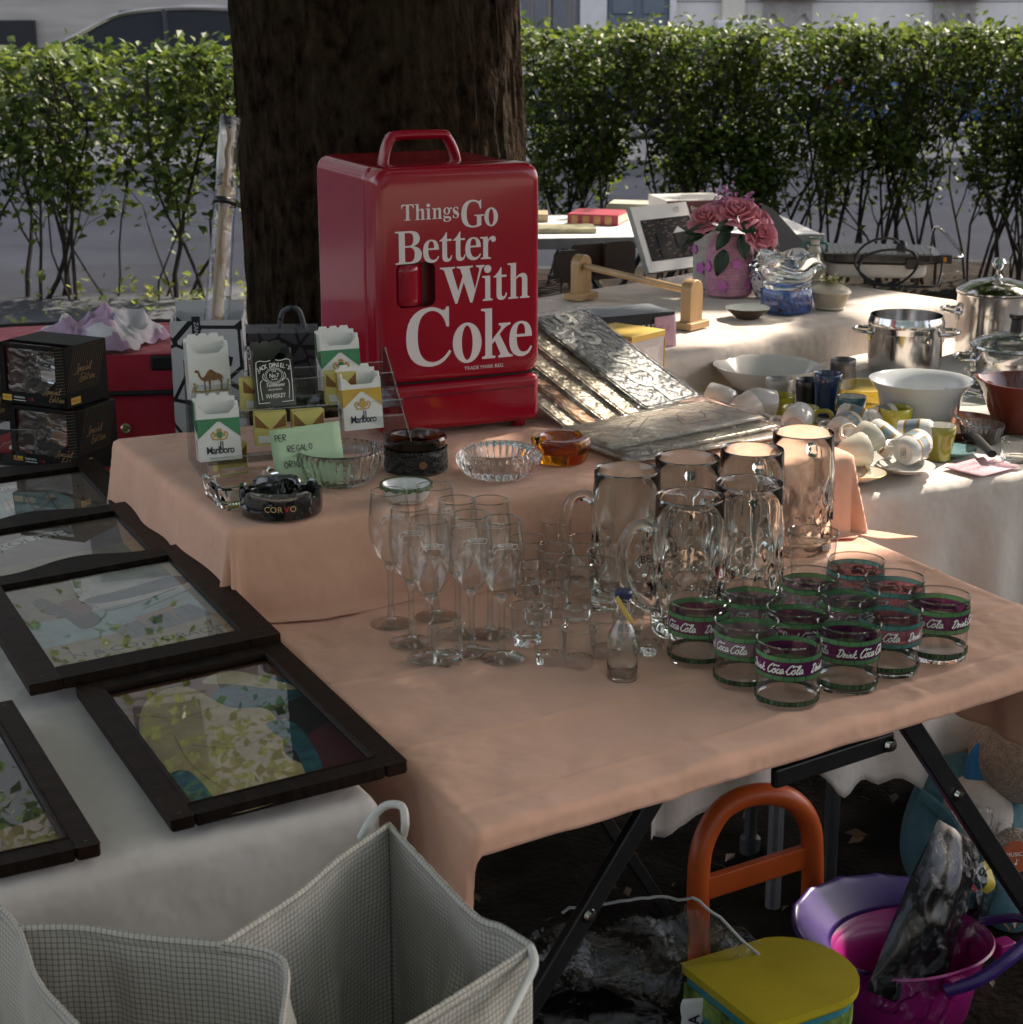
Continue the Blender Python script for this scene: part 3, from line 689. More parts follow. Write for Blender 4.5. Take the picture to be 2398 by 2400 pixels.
# white table of frames
A4 = R(26); LO_ = Vector((-1.12, 1.36)); U4 = Vector((cos(A4), sin(A4))); V4 = Vector((-sin(A4), cos(A4)))
FR_ = Vector((-.165, 1.865)); FL_ = Vector((-.95, 1.41)); BRw = Vector((-.44, 2.52)); 
V4 = Vector((-.47, .883))
e = thing('side_table', 'table hidden under the white cloth of picture frames', 'table', (FL_.x, FL_.y, 0), math.atan2(FR_.y-FL_.y, FR_.x-FL_.x))
mb = MB(); mb.box((.44, .9, ZL-.02), (.84, 1.7, .025)); mb.build('table_top', GL['alu'], e)
for x in (.06, .82):
    for y in (.1, 1.7): mb = MB(); mb.tube([(x, y, ZL-.03), (x, y, .02)], .014, 8); mb.build('leg', GL['alu'], e)
cloth('tablecloth', whitec, 'white tablecloth hanging in front under the dark picture frames', (FL_, FR_, FR_+V4*1.85, FL_+V4*1.85), ZL, (.62, .10, .06, .1), 100, 120, seed=23, fold=.020, flare=.05, nf=3, wr=.006)
# bare table of books far behind
MO = at(1235, 560, ZM)
e = thing('camping_table', 'bare white camping table with crossed legs holding books by the hedge', 'table', (MO.x, MO.y, 0), R(7))
mb = MB(); mb.box((.55, .34, ZM-.016), (1.1, .68, .032)); mb.build('table_top', GL['white_plastic'], e, bevel=.004)
mb = MB()
for y in (-.004, .684): mb.box((.55, y, ZM-.018), (1.11, .012, .04))
mb.build('table_edge', GL['alu'], e, bevel=.003)
for y in (.06, .62):
    for x0, x1 in ((.18, .62), (.62, .18)): mb = MB(); mb.tube([(x0, y+(x0 > x1)*.02, ZM-.04), (x1, y+(x0 > x1)*.02, .02)], .013, 8); mb.build('leg', GL['black'], e)
# long grey channel bars standing under the white table
a = Vector((.50, 3.05, .13)); b = Vector((.86, 3.42, .16))
mb = MB()
p0, p1 = aty(1760, 2060, 3.3), aty(2220, 1870, 3.55)
d = (p1-p0); L_ = d.length; d.normalize(); nrm = Vector((-d.y, d.x, 0)).normalized()
M = basis((p0+p1)/2, d, nrm, d.cross(nrm))
mb.box((0, 0, 0), (L_, .01, .075), M=M); mb.box((0, -.02, .037), (L_, .04, .006), M=M); mb.box((0, -.02, -.037), (L_, .04, .006), M=M)
tag(mb.build('metal_channel', GL['alu'], bevel=.002), 'grey metal channel bar lying under the white table', 'metal bar')
for (px, py, yy) in ((1765, 1800, 3.15), (1823, 1790, 3.05)):
    p = aty(px, py, yy); mb = MB(); mb.tube([(p.x, p.y, .70), (p.x, p.y, .03)], .0125, 10)
    mb.lathe([(.02, .0), (.02, .03), (.013, .035)], 12, M=xf((p.x, p.y, .02)))
    tag(mb.build('steel_post', mat('dark_leg', (.10, .10, .105), .45, .5)), 'dark upright steel post under the white cloth, %s one' % ('left' if px < 1800 else 'right'), 'post', 'steel posts under the white table')
# ================================================================ the red cooler
red = mat('glossy_red_plastic', (.30, .004, .019), .15, var=.06, vs=5, coat=.3, spec=.4, bump=.012, bs=14)
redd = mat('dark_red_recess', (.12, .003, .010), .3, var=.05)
seam = mat('seam_black', (.01, .002, .003), .6, var=0)
decal = mat('white_decal', (.74, .66, .68), .4, var=.02)
FW, FD, FH = .300, .340, .460
CO = Vector((-.2215, 2.958, ZT+.002)); 
cool = thing('drinks_cooler', 'glossy red retro drinks cooler with big white lettering on its door', 'cooler', CO, A2)
# local x along the front, y to the back, z up; front face at y = 0
def slabyz(x0, x1, y0, y1, z0, z1): m = MB(); m.box(((x0+x1)/2, (y0+y1)/2, (z0+z1)/2), (x1-x0, y1-y0, z1-z0)); return m
slabyz(.006, FW-.006, .062, FD, .012, FH-.002).build('cabinet', red, cool, bevel=.026, seg=5)
slabyz(.004, FW-.004, .054, .0625, .014, FH-.004).build('door_seal', red, cool, bevel=.004, seg=3)
# door: a rounded slab with a real hole for the latch
def rr(x0, z0, x1, z1, r, n=5):
    out = []
    for (cx, cz, a0) in ((x1-r, z1-r, 0), (x0+r, z1-r, 90), (x0+r, z0+r, 180), (x1-r, z0+r, 270)):
        for i in range(n+1): a = R(a0+90*i/n); out.append((cx+r*cos(a), cz+r*sin(a)))
    return out
FM = basis((0, 0, 0), (1, 0, 0), (0, 0, 1), (0, -1, 0))      # local x, z drawing plane; +z of it faces the viewer
inv = (Matrix.Translation(CO) @ Matrix.Rotation(A2, 4, 'Z')).inverted()
def front_uv(px, py):
    o = inv @ Vector((0, 0, CZ)); d = inv.to_3x3() @ ray(px, py); t = -o.y/d.y; q = o+d*t; return q.x, q.z
z1f = lambda x, y: front_uv(910+x/5.361, 450+y/5.361)
z2f = lambda x, y: front_uv(910+x/5.361, 600+y/5.361)
DZ0 = .098
lx0, lz0 = z2f(108, 575); lx1, lz1 = z2f(590, 160)
lw_, lh_ = lx1-lx0, .075; lzc = (z2f(130, 380)[1]+z2f(560, 350)[1])/2; lz0, lz1 = lzc-lh_/2, lzc+lh_/2
ring = rr(.0005, DZ0, FW-.0005, FH, .026, 6)
dep = [(0, .012), (.0015, .005), (.005, .0015), (.012, 0)]
def door_prof():
    mb = MB(); vs = []; n = len(ring); cx, cz = FW/2, (DZ0+FH)/2
    lay = [(0, .054), (0, .016), (.0012, .0095), (.0045, .0042), (.0095, .0010), (.016, 0)]
    for ins, y in lay:
        for x, z in ring:
            sx = (FW/2-ins)/(FW/2); sz = ((FH-DZ0)/2-ins)/((FH-DZ0)/2)
            vs.append((cx+(x-cx)*sx, y, cz+(z-cz)*sz))
    fs = [(k*n+i, k*n+(i+1) % n, (k+1)*n+(i+1) % n, (k+1)*n+i) for k in range(len(lay)-1) for i in range(n)]
    mb.add(vs, fs); last = [(v[0], v[2]) for v in vs[-n:]]
    fv, ff = fill([last, rr(lx0, lz0, lx1, lz1, .012, 5)]); mb.add([(a, 0, b) for a, b, c in fv], ff)
    return mb
door = door_prof().build('door', red, cool, ang=50, weld=True)
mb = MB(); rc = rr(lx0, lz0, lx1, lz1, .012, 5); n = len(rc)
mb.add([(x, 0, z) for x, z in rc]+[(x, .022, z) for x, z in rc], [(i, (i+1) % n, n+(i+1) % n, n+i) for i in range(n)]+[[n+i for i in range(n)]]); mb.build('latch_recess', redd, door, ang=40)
mb = MB(); mb.grid(lambda u, v: (lx0+.002+(lw_*.66)*u, .012-.016*sin(pi*u*.9+.25), lz0+.003+(lh_-.006)*v), 14, 6); mb.build('latch', red, door, solid=.003)
# lettering
GLYPH = {
 'T': 'M 20 1000 L 740 1000 L 755 740 L 715 740 Q 690 930 560 940 L 470 940 L 470 80 Q 475 45 580 40 L 580 0 L 180 0 L 180 40 Q 285 45 290 80 L 290 940 L 200 940 Q 70 930 45 740 L 5 740 Z',
 'h': 'M 0 1000 L 240 1000 L 240 590 Q 330 705 440 705 Q 560 695 560 530 L 560 80 Q 565 45 620 40 L 620 0 L 350 0 L 350 40 Q 405 45 410 80 L 410 500 Q 410 605 340 605 Q 280 600 240 530 L 240 80 Q 245 45 300 40 L 300 0 L 20 0 L 20 40 Q 85 45 90 80 L 90 920 Q 85 955 0 960 Z',
 'n': 'M 0 690 L 240 690 L 240 590 Q 330 705 440 705 Q 560 695 560 530 L 560 80 Q 565 45 620 40 L 620 0 L 350 0 L 350 40 Q 405 45 410 80 L 410 500 Q 410 605 340 605 Q 280 600 240 530 L 240 80 Q 245 45 300 40 L 300 0 L 20 0 L 20 40 Q 85 45 90 80 L 90 610 Q 85 645 0 650 Z',
 'i': 'M 0 690 L 240 690 L 240 80 Q 245 45 310 40 L 310 0 L 20 0 L 20 40 Q 85 45 90 80 L 90 610 Q 85 645 0 650 Z',
 'e': 'M 500 385 L 160 385 Q 165 70 330 75 Q 420 80 470 190 L 505 175 Q 440 -12 265 -12 Q 0 0 0 340 Q 10 700 265 702 Q 500 690 500 385 Z M 162 440 L 350 440 Q 355 650 262 655 Q 165 650 162 440 Z',
 't': 'M 240 900 L 240 690 L 385 690 L 385 630 L 240 630 L 240 190 Q 245 85 300 85 Q 345 90 365 190 L 400 180 Q 385 -10 230 -10 Q 90 -5 90 150 L 90 630 L 0 630 L 0 650 Q 140 740 210 900 Z',
 'r': 'M 0 690 L 235 690 L 235 570 Q 300 705 390 705 Q 480 700 480 600 Q 475 520 405 520 Q 345 520 335 580 Q 330 610 305 600 Q 240 570 240 430 L 240 80 Q 250 45 330 40 L 330 0 L 15 0 L 15 40 Q 85 45 90 80 L 90 610 Q 85 645 0 650 Z',
 's': 'M 350 700 L 350 480 L 320 480 Q 290 655 195 660 Q 120 655 120 580 Q 125 520 220 460 Q 400 370 400 210 Q 395 0 220 -12 Q 160 -10 110 20 Q 70 35 55 -5 L 25 -5 L 25 225 L 60 225 Q 90 35 205 30 Q 290 35 290 115 Q 285 180 190 235 Q 15 320 15 490 Q 20 690 190 702 Q 250 700 285 680 Q 310 670 320 700 Z',
 'G': 'M 790 1000 L 790 680 L 745 680 Q 700 950 480 955 Q 215 950 215 500 Q 215 45 480 45 Q 580 50 620 90 L 620 370 Q 615 410 520 415 L 520 455 L 900 455 L 900 415 Q 800 410 795 370 L 795 60 Q 640 -20 460 -20 Q 0 0 0 490 Q 10 1000 440 1020 Q 590 1015 680 960 Q 730 940 745 1000 Z',
 'C': 'M 770 1010 L 770 660 L 725 660 Q 660 940 470 955 Q 205 950 205 500 Q 210 60 480 55 Q 650 60 770 250 L 805 220 Q 680 -20 430 -22 Q 0 -10 0 490 Q 10 1000 440 1022 Q 560 1015 640 960 Q 700 930 725 1010 Z',
 'B': 'M 0 1000 L 440 1000 Q 680 990 690 760 Q 685 590 500 535 Q 735 490 740 270 Q 735 10 440 0 L 0 0 L 0 40 Q 95 45 100 80 L 100 920 Q 95 955 0 960 Z M 270 945 L 390 945 Q 510 935 510 755 Q 505 555 390 550 L 270 550 Z M 270 500 L 400 500 Q 545 490 545 280 Q 540 65 400 55 L 330 55 Q 275 58 270 90 Z',
 'W': 'M 0 1000 L 390 1000 L 390 960 Q 300 955 315 900 L 465 330 L 580 720 L 530 900 Q 510 955 430 960 L 430 1000 L 850 1000 L 850 960 Q 750 955 765 900 L 900 340 L 1010 860 Q 1025 950 930 960 L 930 1000 L 1150 1000 L 1150 960 Q 1090 945 1065 860 L 830 -20 L 775 -20 L 610 560 L 440 -20 L 385 -20 L 110 900 Q 90 955 0 960 Z',
 'k': 'M 0 1000 L 240 1000 L 240 370 L 420 570 Q 470 640 390 650 L 390 690 L 650 690 L 650 650 Q 560 635 480 550 L 410 470 L 600 100 Q 640 45 700 40 L 700 0 L 380 0 L 380 40 Q 440 50 415 100 L 305 345 L 240 280 L 240 80 Q 245 45 310 40 L 310 0 L 20 0 L 20 40 Q 85 45 90 80 L 90 920 Q 85 955 0 960 Z'}
def glyph(ch):
    if ch == 'o': return [[ell(260, 345, 260, 357), ell(260, 345, 98, 305)]]
    if ch == 'i': return [path_pts(GLYPH['i']), [ell(165, 880, 108, 112)]]
    if ch == 'g': return [[ell(215, 470, 205, 232), ell(215, 470, 85, 188)], [path_pts('M 330 600 Q 400 700 520 690 L 520 590 L 400 590 Z')[0]],
                          [path_pts('M 120 270 Q 20 200 90 140 L 330 130 Q 470 110 470 -40 Q 460 -210 225 -215 Q -10 -205 0 -70 Q 10 20 120 40 Q -30 90 20 200 Z M 150 15 Q 90 -30 100 -90 Q 120 -165 240 -165 Q 370 -155 370 -60 Q 360 5 260 5 Z')[0], path_pts('M 0 0 Z M 150 15 Q 90 -30 100 -90 Q 120 -165 240 -165 Q 370 -155 370 -60 Q 360 5 260 5 Z')[1]]]
    return [path_pts(GLYPH[ch])]
WID = dict(T=760, h=620, n=620, i=325, o=520, e=505, t=400, r=480, s=410, g=520, G=900, C=805, B=740, W=1150, k=700)
def line(mb, zf, boxes, base, cap):
    """boxes: (letter, left, right) in the enlarged photo; base and cap: a baseline and a cap-height point"""
    zb = zf(*base)[1]; H = zf(*cap)[1]-zb; k = 0
    for ch, a, b in boxes:
        u0 = zf(a, base[1])[0]; u1 = zf(b, base[1])[0]; sx = (u1-u0)/WID[ch]
        hh = H
        for sub in glyph(ch):
            vs, fs = fill(sub); k += 1
            mb.add([(u0+x*sx, zb+y*hh/1000, .0006+.00006*(k % 4)) for x, y, z in vs], fs, 0, FM)
mb = MB()
line(mb, z1f, [('T', 162, 322), ('h', 332, 462), ('i', 468, 540), ('n', 550, 675), ('g', 690, 800), ('s', 808, 890)], (245, 358), (245, 157))
line(mb, z1f, [('G', 916, 1202), ('o', 1207, 1377)], (1050, 440), (1050, 104))
line(mb, z1f, [('B', 90, 422), ('e', 437, 640), ('t', 644, 802), ('t', 815, 970), ('e', 968, 1165), ('r', 1155, 1350)], (240, 905), (240, 492))
line(mb, z2f, [('W', 652, 1210), ('i', 1180, 1316), ('t', 1322, 1490), ('h', 1497, 1772)], (1240, 560), (1240, 108))
line(mb, z2f, [('C', 228, 792), ('o', 812, 1172)], (640, 1365), (640, 648))
line(mb, z2f, [('k', 1168, 1562), ('e', 1520, 1805)], (1300, 1283), (1300, 655))
a, b = z2f(912, 1425), z2f(1485, 1360)
text(mb, 'TRADE MARK REG', .0088, FM @ xf(((a[0]+b[0])/2, (a[1]+b[1])/2, .0008)), sx=(b[0]-a[0])/.0845)
mb.build('lettering', decal, door, smooth=False)
slabyz(.001, FW-.001, .001, .10, .012, DZ0-.003).build('base_panel', red, cool, bevel=.012, seg=4)
mb = MB(); mb.box((FW/2, .06, .0965), (FW-.02, .09, .006)); mb.build('seam', seam, cool, smooth=False)
mb = MB(); mb.box((FW/2, .0004, .074), (FW-.02, .0012, .0022)); mb.build('panel_groove', redd, cool, smooth=False)
mb = MB(); hp = smooth_pts([(.062, .13, FH-.006), (.066, .13, FH+.016), (.075, .13, FH+.036), (.088, .13, FH+.042), (.166, .13, FH+.042), (.180, .13, FH+.036), (.192, .13, FH+.014), (.197, .13, FH-.006)], 5)
mb.tube(hp, .0085, 12, flat=1.8); mb.build('handle', red, cool, ang=60)
for x in (.03, FW-.03):
    for y in (.03, FD-.04):
        mb = MB(); mb.lathe([(.013, 0), (.014, .013)], 16, M=xf((x, y, 0)), cap1=True); mb.build('foot', red if y < .1 else GL['black'], cool)

# ================================================================ acrylic display rack with ashtrays
acr = thin_glass('acrylic', (.95, .96, .96), (.62, .66, .66), refl=.8)
RO = Vector((-.462, 2.652, ZT+.002)); RA = R(19); RW, RD = .335, .215
rack = thing('display_rack', 'clear stepped acrylic rack holding ashtrays shaped like cigarette packs', 'display rack', RO, RA)
prof = [(0, 0), (RD, 0), (RD, .165), (RD-.02, .168), (.012, .018), (0, .015)]
YZ = lambda x: basis((x, 0, 0), (0, 1, 0), (0, 0, 1), (1, 0, 0))
edge_m = mat('acrylic_edge', (.60, .64, .65), .12, var=0, spec=.7, alpha=.22)
for x in (0, RW-.004):
    mb = MB(); mb.prism(prof, 0, .004, M=YZ(x)); sp = mb.build('side_panel', acr, rack, smooth=False)
    mb = MB(); mb.tube([(x+.002, y, z) for y, z in prof], .0012, 6, closed=True); mb.build('edge', edge_m, sp)
steps = [(.022, .075, .036), (.080, .135, .094), (.140, .205, .098)]
for i, (y0, y1, z) in enumerate(steps):
    mb = MB(); mb.box((RW/2, (y0+y1)/2, z), (RW-.009, y1-y0, .003)); mb.box((RW/2, y1-.001, z+.022), (RW-.009, .003, .042)); mb.box((RW/2, y0, z+.006), (RW-.009, .003, .010)); s_ = mb.build('step', acr, rack, smooth=False)
    mb = MB(); mb.tube([(.004, y0-.002, z+.011), (RW-.005, y0-.002, z+.011)], .0013, 6); mb.tube([(.004, y1, z+.044), (RW-.005, y1, z+.044)], .0011, 6); mb.build('edge', edge_m, s_)
RM = Matrix.Translation(RO) @ Matrix.Rotation(RA, 4, 'Z')
def rackp(x, y, z): return RM @ Vector((x, y, z))
cer = mat('white_ceramic', (.74, .72, .69), .12, var=.03, coat=.5)
green = mat('pack_green', (.05, .22, .10), .2, var=.08, coat=.4); gold = mat('pack_gold', (.55, .34, .04), .2, var=.08, coat=.4)
crest = mat('crest_gold', (.50, .30, .06), .35, var=.1); jblack = mat('glossy_black_ceramic', (.010, .009, .009), .07, var=0, coat=1)
brown = mat('camel_brown', (.22, .10, .03), .4, var=.3, vs=120)
def pack(kind, label, px, py, y_rack, z, rz, tilt=-.16):
    """ceramic ashtray shaped like an open cigarette pack; local x width, y depth, z up, front at y = 0"""
    lo = None
    best = None
    for i in range(200):                       # slide along the rack step until the column of the photo is met
        x = i*RW/199; q = rackp(x, y_rack, z); d = q-Vector((0, 0, CZ)); f = d.y*_c-d.z*_s; u = 1199+FPX*d.x/f
        if best is None or abs(u-px) < best[0]: best = (abs(u-px), q)
    q = best[1]
    body_m = jblack if kind == 'black' else cer
    e = thing('pack_ashtray', label, 'ashtray', q, 0, 'ashtrays shaped like cigarette packs', rot=(tilt, 0, RA+rz))
    W, D, H = .066, .030, .104
    w2 = W/2
    fr = [(-w2, 0), (w2, 0), (w2, H*.80), (w2-.006, H*.80), (w2-.016, H*.70), (-w2+.016, H*.70), (-w2+.006, H*.80), (-w2, H*.80)]
    XZ = lambda y: basis((0, y, 0), (1, 0, 0), (0, 0, 1), (0, -1, 0))
    mb = MB(); mb.prism(fr, -.003, 0, M=XZ(0))
    mb.box((-w2+.0018, D/2, H*.44), (.0036, D-.006, H*.88)); mb.box((w2-.0018, D/2, H*.44), (.0036, D-.006, H*.88))
    mb.box((0, D/2, .003), (W-.004, D-.004, .006))
    bk = [(-w2, 0), (w2, 0), (w2, H*.94)]+[(w2-.008, H*.94), (w2-.010, H), (w2-.022, H), (w2-.024, H*.965), (.006, H*.965), (.004, H), (-.006, H), (-.008, H*.965), (-w2+.022, H*.965), (-w2+.02, H), (-w2+.008, H), (-w2+.006, H*.94)]+[(-w2, H*.94)]
    mb.prism(bk, -.003, 0, M=XZ(D-.003))
    mb.grid(lambda u, v: (-w2+.003+(W-.006)*u, .004+(D-.010)*v, H*.58+.010*(2*v-1)**2-.004*sin(pi*u)), 6, 6)
    mb.build('body', body_m, e, bevel=.0018, seg=3)
    ft = XZ(-.0006); sd = basis((-w2-.0005, 0, 0), (0, -1, 0), (0, 0, 1), (-1, 0, 0))
    mb = MB()
    if kind in ('green', 'gold'):
        c = green if kind == 'green' else gold
        top = H*.62
        mb.poly([(-w2, top), (0, top-.002), (-w2, H*.34)], 0, 0, ft); mb.poly([(w2, top), (0, top-.002), (w2, H*.34)], 0, 0, ft)
        mb.rect(-w2, top-.004, w2, top+.001, .0001, 0, ft)
        mb.poly([(-D+.002, H*.62), (0, H*.62), (0, H*.34), (-D+.002, H*.55)], 0, 0, sd); mb.rect(-D+.002, H*.55, -D+.012, H*.9, .0001, 0, sd)
        # crest: shield between two supporters, crown above, ribbon below
        mb.disc(0, H*.39, .0045, .0055, .0002, 0, ft); mb.ribbon([[(-.010, H*.33), (-.013, H*.39), (-.009, H*.43), (-.008, H*.36)], [(.010, H*.33), (.013, H*.39), (.009, H*.43), (.008, H*.36)], [(-.011, H*.325), (0, H*.312), (.011, H*.325)], [(-.004, H*.455), (0, H*.475), (.004, H*.455), (-.004, H*.455)]], .0022, 2, ft, .0001, 3)
        mb.ribbon([[(-.0065, H*.39), (0, H*.45), (.0065, H*.39), (0, H*.33), (-.0065, H*.39)]], .0014, 2, ft, .0003, 3)
        text(mb, 'Marlboro', .0165, ft @ xf((0, H*.155, .0002)), 1, bold=.012, sx=.80, gap=.86)
        mb.rect(.0000, H*.17, .0016, H*.29, .0003, 1, ft); mb.rect(.0034, H*.17, .0050, H*.29, .0003, 1, ft)
        text(mb, 'Marlboro', .0085, sd @ xf((-D/2, H*.17, .0002), rz=-pi/2), 1, bold=.01)
        mb.build('printing', [c, GL['ink'], crest], e, smooth=False)
    elif kind == 'camel':
        cam_ = [(-.024, .046), (-.0215, .0475), (-.018, .0465), (-.016, .043), (-.0145, .037), (-.0115, .0345), (-.008, .037), (-.004, .043), (0, .0465), (.003, .0470), (.007, .044), (.011, .041), (.0165, .039), (.020, .036), (.0225, .030), (.022, .0295), (.0195, .034), (.0195, .027), (.0185, .014), (.0165, .014), (.0165, .026), (.014, .030), (.006, .029), (.001, .030), (-.0005, .014), (-.0025, .014), (-.003, .029), (-.008, .028), (-.008, .014), (-.010, .014), (-.0105, .029), (-.0145, .031), (-.0185, .037), (-.0195, .042), (-.0225, .043), (-.025, .0445)]
        mb.poly(cam_, .0003, 0, ft)
        mb.ribbon([[(-.030, .014), (-.010, .012), (.010, .0135), (.030, .012)], [(-.029, .016), (-.024, .026)], [(-.026, .015), (-.020, .024)], [(-.024, .015), (-.027, .027)], [(.026, .014), (.029, .03)]], .0025, 1, ft, .0001, 3)
        text(mb, 'CAMEL', .010, sd @ xf((-D/2, H*.4, .0002), rz=-pi/2), 1)
        mb.build('printing', [brown, crest], e, smooth=False)
    else:
        T = lambda s, z, t, sh=0, sx=1, x=0: text(mb, s, z, ft @ xf((x, t, .0003)), 0, shear=sh, bold=.012, sx=sx)
        n_ = "JACK DANIEL'S"
        for i, ch in enumerate(n_):
            t = (i-6)/6; text(mb, ch, .0098, ft @ xf((t*.0255, H*.635-.006*t*t, .0003), rz=-.42*t), 0, bold=.015, sx=.8)
        T('Old', .0048, H*.545); T('No.7', .0092, H*.475, 0, .85); T('BRAND', .003, H*.42)
        T('Tennessee', .0085, H*.335, .35, .85); T('SOUR MASH', .0042, H*.265); T('WHISKEY', .0098, H*.165, 0, .8)
        mb.ribbon([ell(0, H*.475, .0155, .0125, 20)+[(.0155, H*.475)], ell(0, H*.475, .0130, .0105, 20)+[(.013, H*.475)]], .0007, 0, ft, .0002, 1)
        for s in (-1, 1):
            mb.ribbon([[(s*.004, H*.715), (s*.012, H*.70), (s*.022, H*.715), (s*.027, H*.70)], [(s*.028, H*.70), (s*.029, H*.5), (s*.0285, H*.1), (s*.026, H*.075), (s*.01, H*.07)], [(s*.020, H*.42), (s*.024, H*.36), (s*.022, H*.12)], [(s*.017, H*.52), (s*.019, H*.45), (s*.012, H*.39)]], .0011, 0, ft, .0001, 3)
        text(mb, 'JACK DANIEL\'S', .0095, sd @ xf((-D/2, H*.36, .0002), rz=-pi/2), 0, bold=.012)
        mb.disc(-D/2, H*.84, .010, .010, .0001, 0, sd); mb.disc(-D/2, H*.84, .0085, .0085, .0002, 1, sd); text(mb, 'No.7', .006, sd @ xf((-D/2, H*.84, .0004)), 0)
        mb.build('printing', [GL['white_ink'], GL['ink']], e, smooth=False)
    return e
pack('camel', 'white ceramic ashtray shaped like a cigarette pack with a brown camel', 496, 975, .145, .113, .05)
pack('black', 'glossy black ceramic ashtray shaped like a pack with white whiskey lettering', 648, 1000, .094, .104, .12)
pack('green', 'green and white pack shaped ashtray at the back of the rack against the cooler', 803, 985, .148, .112, .05)
pack('gold', 'yellow and white pack shaped ashtray at the right front of the rack', 855, 1060, .070, .062, .08)
pack('green', 'green and white pack shaped ashtray at the left front of the rack', 520, 1105, .030, .040, .02)
ypack = mat('pale_yellow_card', (.60, .52, .16), .5, var=.06); ybrown = mat('card_brown', (.22, .10, .03), .5, var=.05)
for k, (x, y, z, rz) in enumerate(((.10, .105, .098, .1), (.235, .105, .098, -.1), (.045, .05, .006, .2), (.165, .035, .055, 0), (.105, .04, .055, -.1))):
    mb = MB(); mb.box((0, .012, .026), (.050, .020, .052)); XZ = basis((0, .0014, 0), (1, 0, 0), (0, 0, 1), (0, -1, 0))
    for s in (-1, 1): mb.poly([(s*.024, .05), (s*.002, .026), (s*.024, .03)], .0, 1, XZ)
    mb.rect(-.02, .004, .02, .016, .0, 2, XZ)
    q = rackp(x, y, z); o = mb.build('card_box', [ypack, ybrown, GL['white_plastic']], smooth=False, loc=q, rz=RA+rz)
    tag(o, ['small yellow card box left of the black pack ashtray', 'small yellow card box right of the black pack ashtray', 'small yellow card box at the lower left end of the rack', 'small yellow card box behind the green sticky note', 'small yellow card box between the front green pack and the note'][k], 'box', 'small yellow boxes in the acrylic rack')
# green sticky note
def quadnote(name, label, cat, pts, m, strk, M2=None, inkm=None):
    """pts: four world corners bottom-left, bottom-right, top-right, top-left; strokes in unit coordinates of the note"""
    a, b, c, d = [Vector(p) for p in pts]; x = (b-a); W = x.length; x.normalize(); y = (d-a); y = (y-x*y.dot(x)); H = y.length; y.normalize(); z = x.cross(y)
    mb = MB(); mb.grid(lambda u, v: (u*W, v*H, .004*(v-.2)**2*sin(u*2.5)+.0012), 8, 8)
    lf = MB()
    for st, ox, oy, h in strk:
        mb2 = [[(ox*W+p*h*H, oy*H+q*h*H) for p, q in s] for s in st]; lf.ribbon(mb2, .010*W, 1, None, .0032, 4)
    e = thing(name, label, cat, a); e.matrix_world = basis(a, x, y, z)
    mb.build('paper', m, e, solid=.0003); lf.build('handwriting', inkm or GL['ink'], e, smooth=False, ) if strk else None
    return e
sgreen = mat('green_note_paper', (.42, .56, .36), .8, var=.03)
def noteline(s, x, y, h, font=STROKE): return (strokes(font, s, .22)[0], x, y, h)
a = at(650, 1150, ZT+.004); b = at(812, 1124, ZT+.004); up = Vector((-.02, .035, .095))
lft = Vector((-.026, .010, .090))
quadnote('sticky_note', 'pale green sticky note with handwriting leaning on the acrylic rack', 'note', (a, b, b+lft, a+lft), sgreen, [noteline('PER', .06, .80, .10), noteline('REGALO', .22, .60, .10), noteline('ORIGI', .14, .34, .11)])

# ================================================================ ashtrays on the raised table
clear = mat('clear_glass', (.93, .96, .95), .02, var=0, trans=1, ior=1.5)
amber = mat('amber_glass', (.72, .26, .015), .03, var=0, trans=1, ior=1.5)
damber = mat('dark_amber_glass', (.16, .05, .008), .05, var=0, trans=1, ior=1.5)
def ribs(n, amp, z0=0, z1=9):
    def f(a, r, z, j):
        k = abs(sin(a*n/2)); return (r*(1+amp*k*(1 if z0 <= z <= z1 and j < 99 else 0)), z)
    return f
def glassy(name, label, cat, prof, m, loc, n=48, fn=None, rz=0, group=None, ang=40):
    mb = MB(); mb.lathe(prof, n, fn=fn, cap0=True); 
    o = mb.build(name, m, loc=loc, rz=rz, ang=ang, weld=True); return tag(o, label, cat, group)
ZTs = ZT+.003
p = at(797, 1128, ZTs)
glassy('glass_bowl', 'large ribbed clear glass bowl in front of the green sticky note', 'glass bowl', [(0, 0), (.045, 0), (.058, .012), (.0675, .035), (.069, .049), (.068, .053), (.064, .054), (.060, .050), (.058, .036), (.050, .016), (.038, .010), (0, .009)], clear, p, 288, lambda a, r, z, j: (r*(1+.035*(abs(sin(a*18))-.6)*(1 if 1 < j < 5 else .5 if j > 7 else 0)), z))
p = at(1170, 1112, ZTs)
glassy('crystal_ashtray', 'round cut crystal ashtray between the dark and the amber ashtrays', 'ashtray', [(0, 0), (.048, 0), (.056, .006), (.066, .022), (.0675, .030), (.061, .038), (.058, .042), (.053, .041), (.051, .030), (.046, .016), (0, .012)], clear, p, 288, lambda a, r, z, j: (r*(1+.04*(abs(sin(a*18))-.5)*(1 if 1 < j < 6 else 0)), z+(.003*sin(a*36) if j in (3, 4) else 0)))
p = at(1315, 1078, ZTs)
glassy('amber_ashtray', 'small amber glass ashtray with thick rim in front of the silver signs', 'ashtray', [(0, 0), (.040, 0), (.042, .004), (.047, .022), (.0495, .036), (.047, .041), (.036, .041), (.033, .036), (.030, .016), (0, .013)], amber, p, 64, lambda a, r, z, j: (r*(1+.012*cos(8*a)), z-(.010*max(0, cos(a*2-1.2))**14 if 4 <= j <= 7 else 0)))
e = thing('leather_ashtray', 'dark amber glass ashtray wrapped in black textured leather', 'ashtray', at(975, 1098, ZTs))
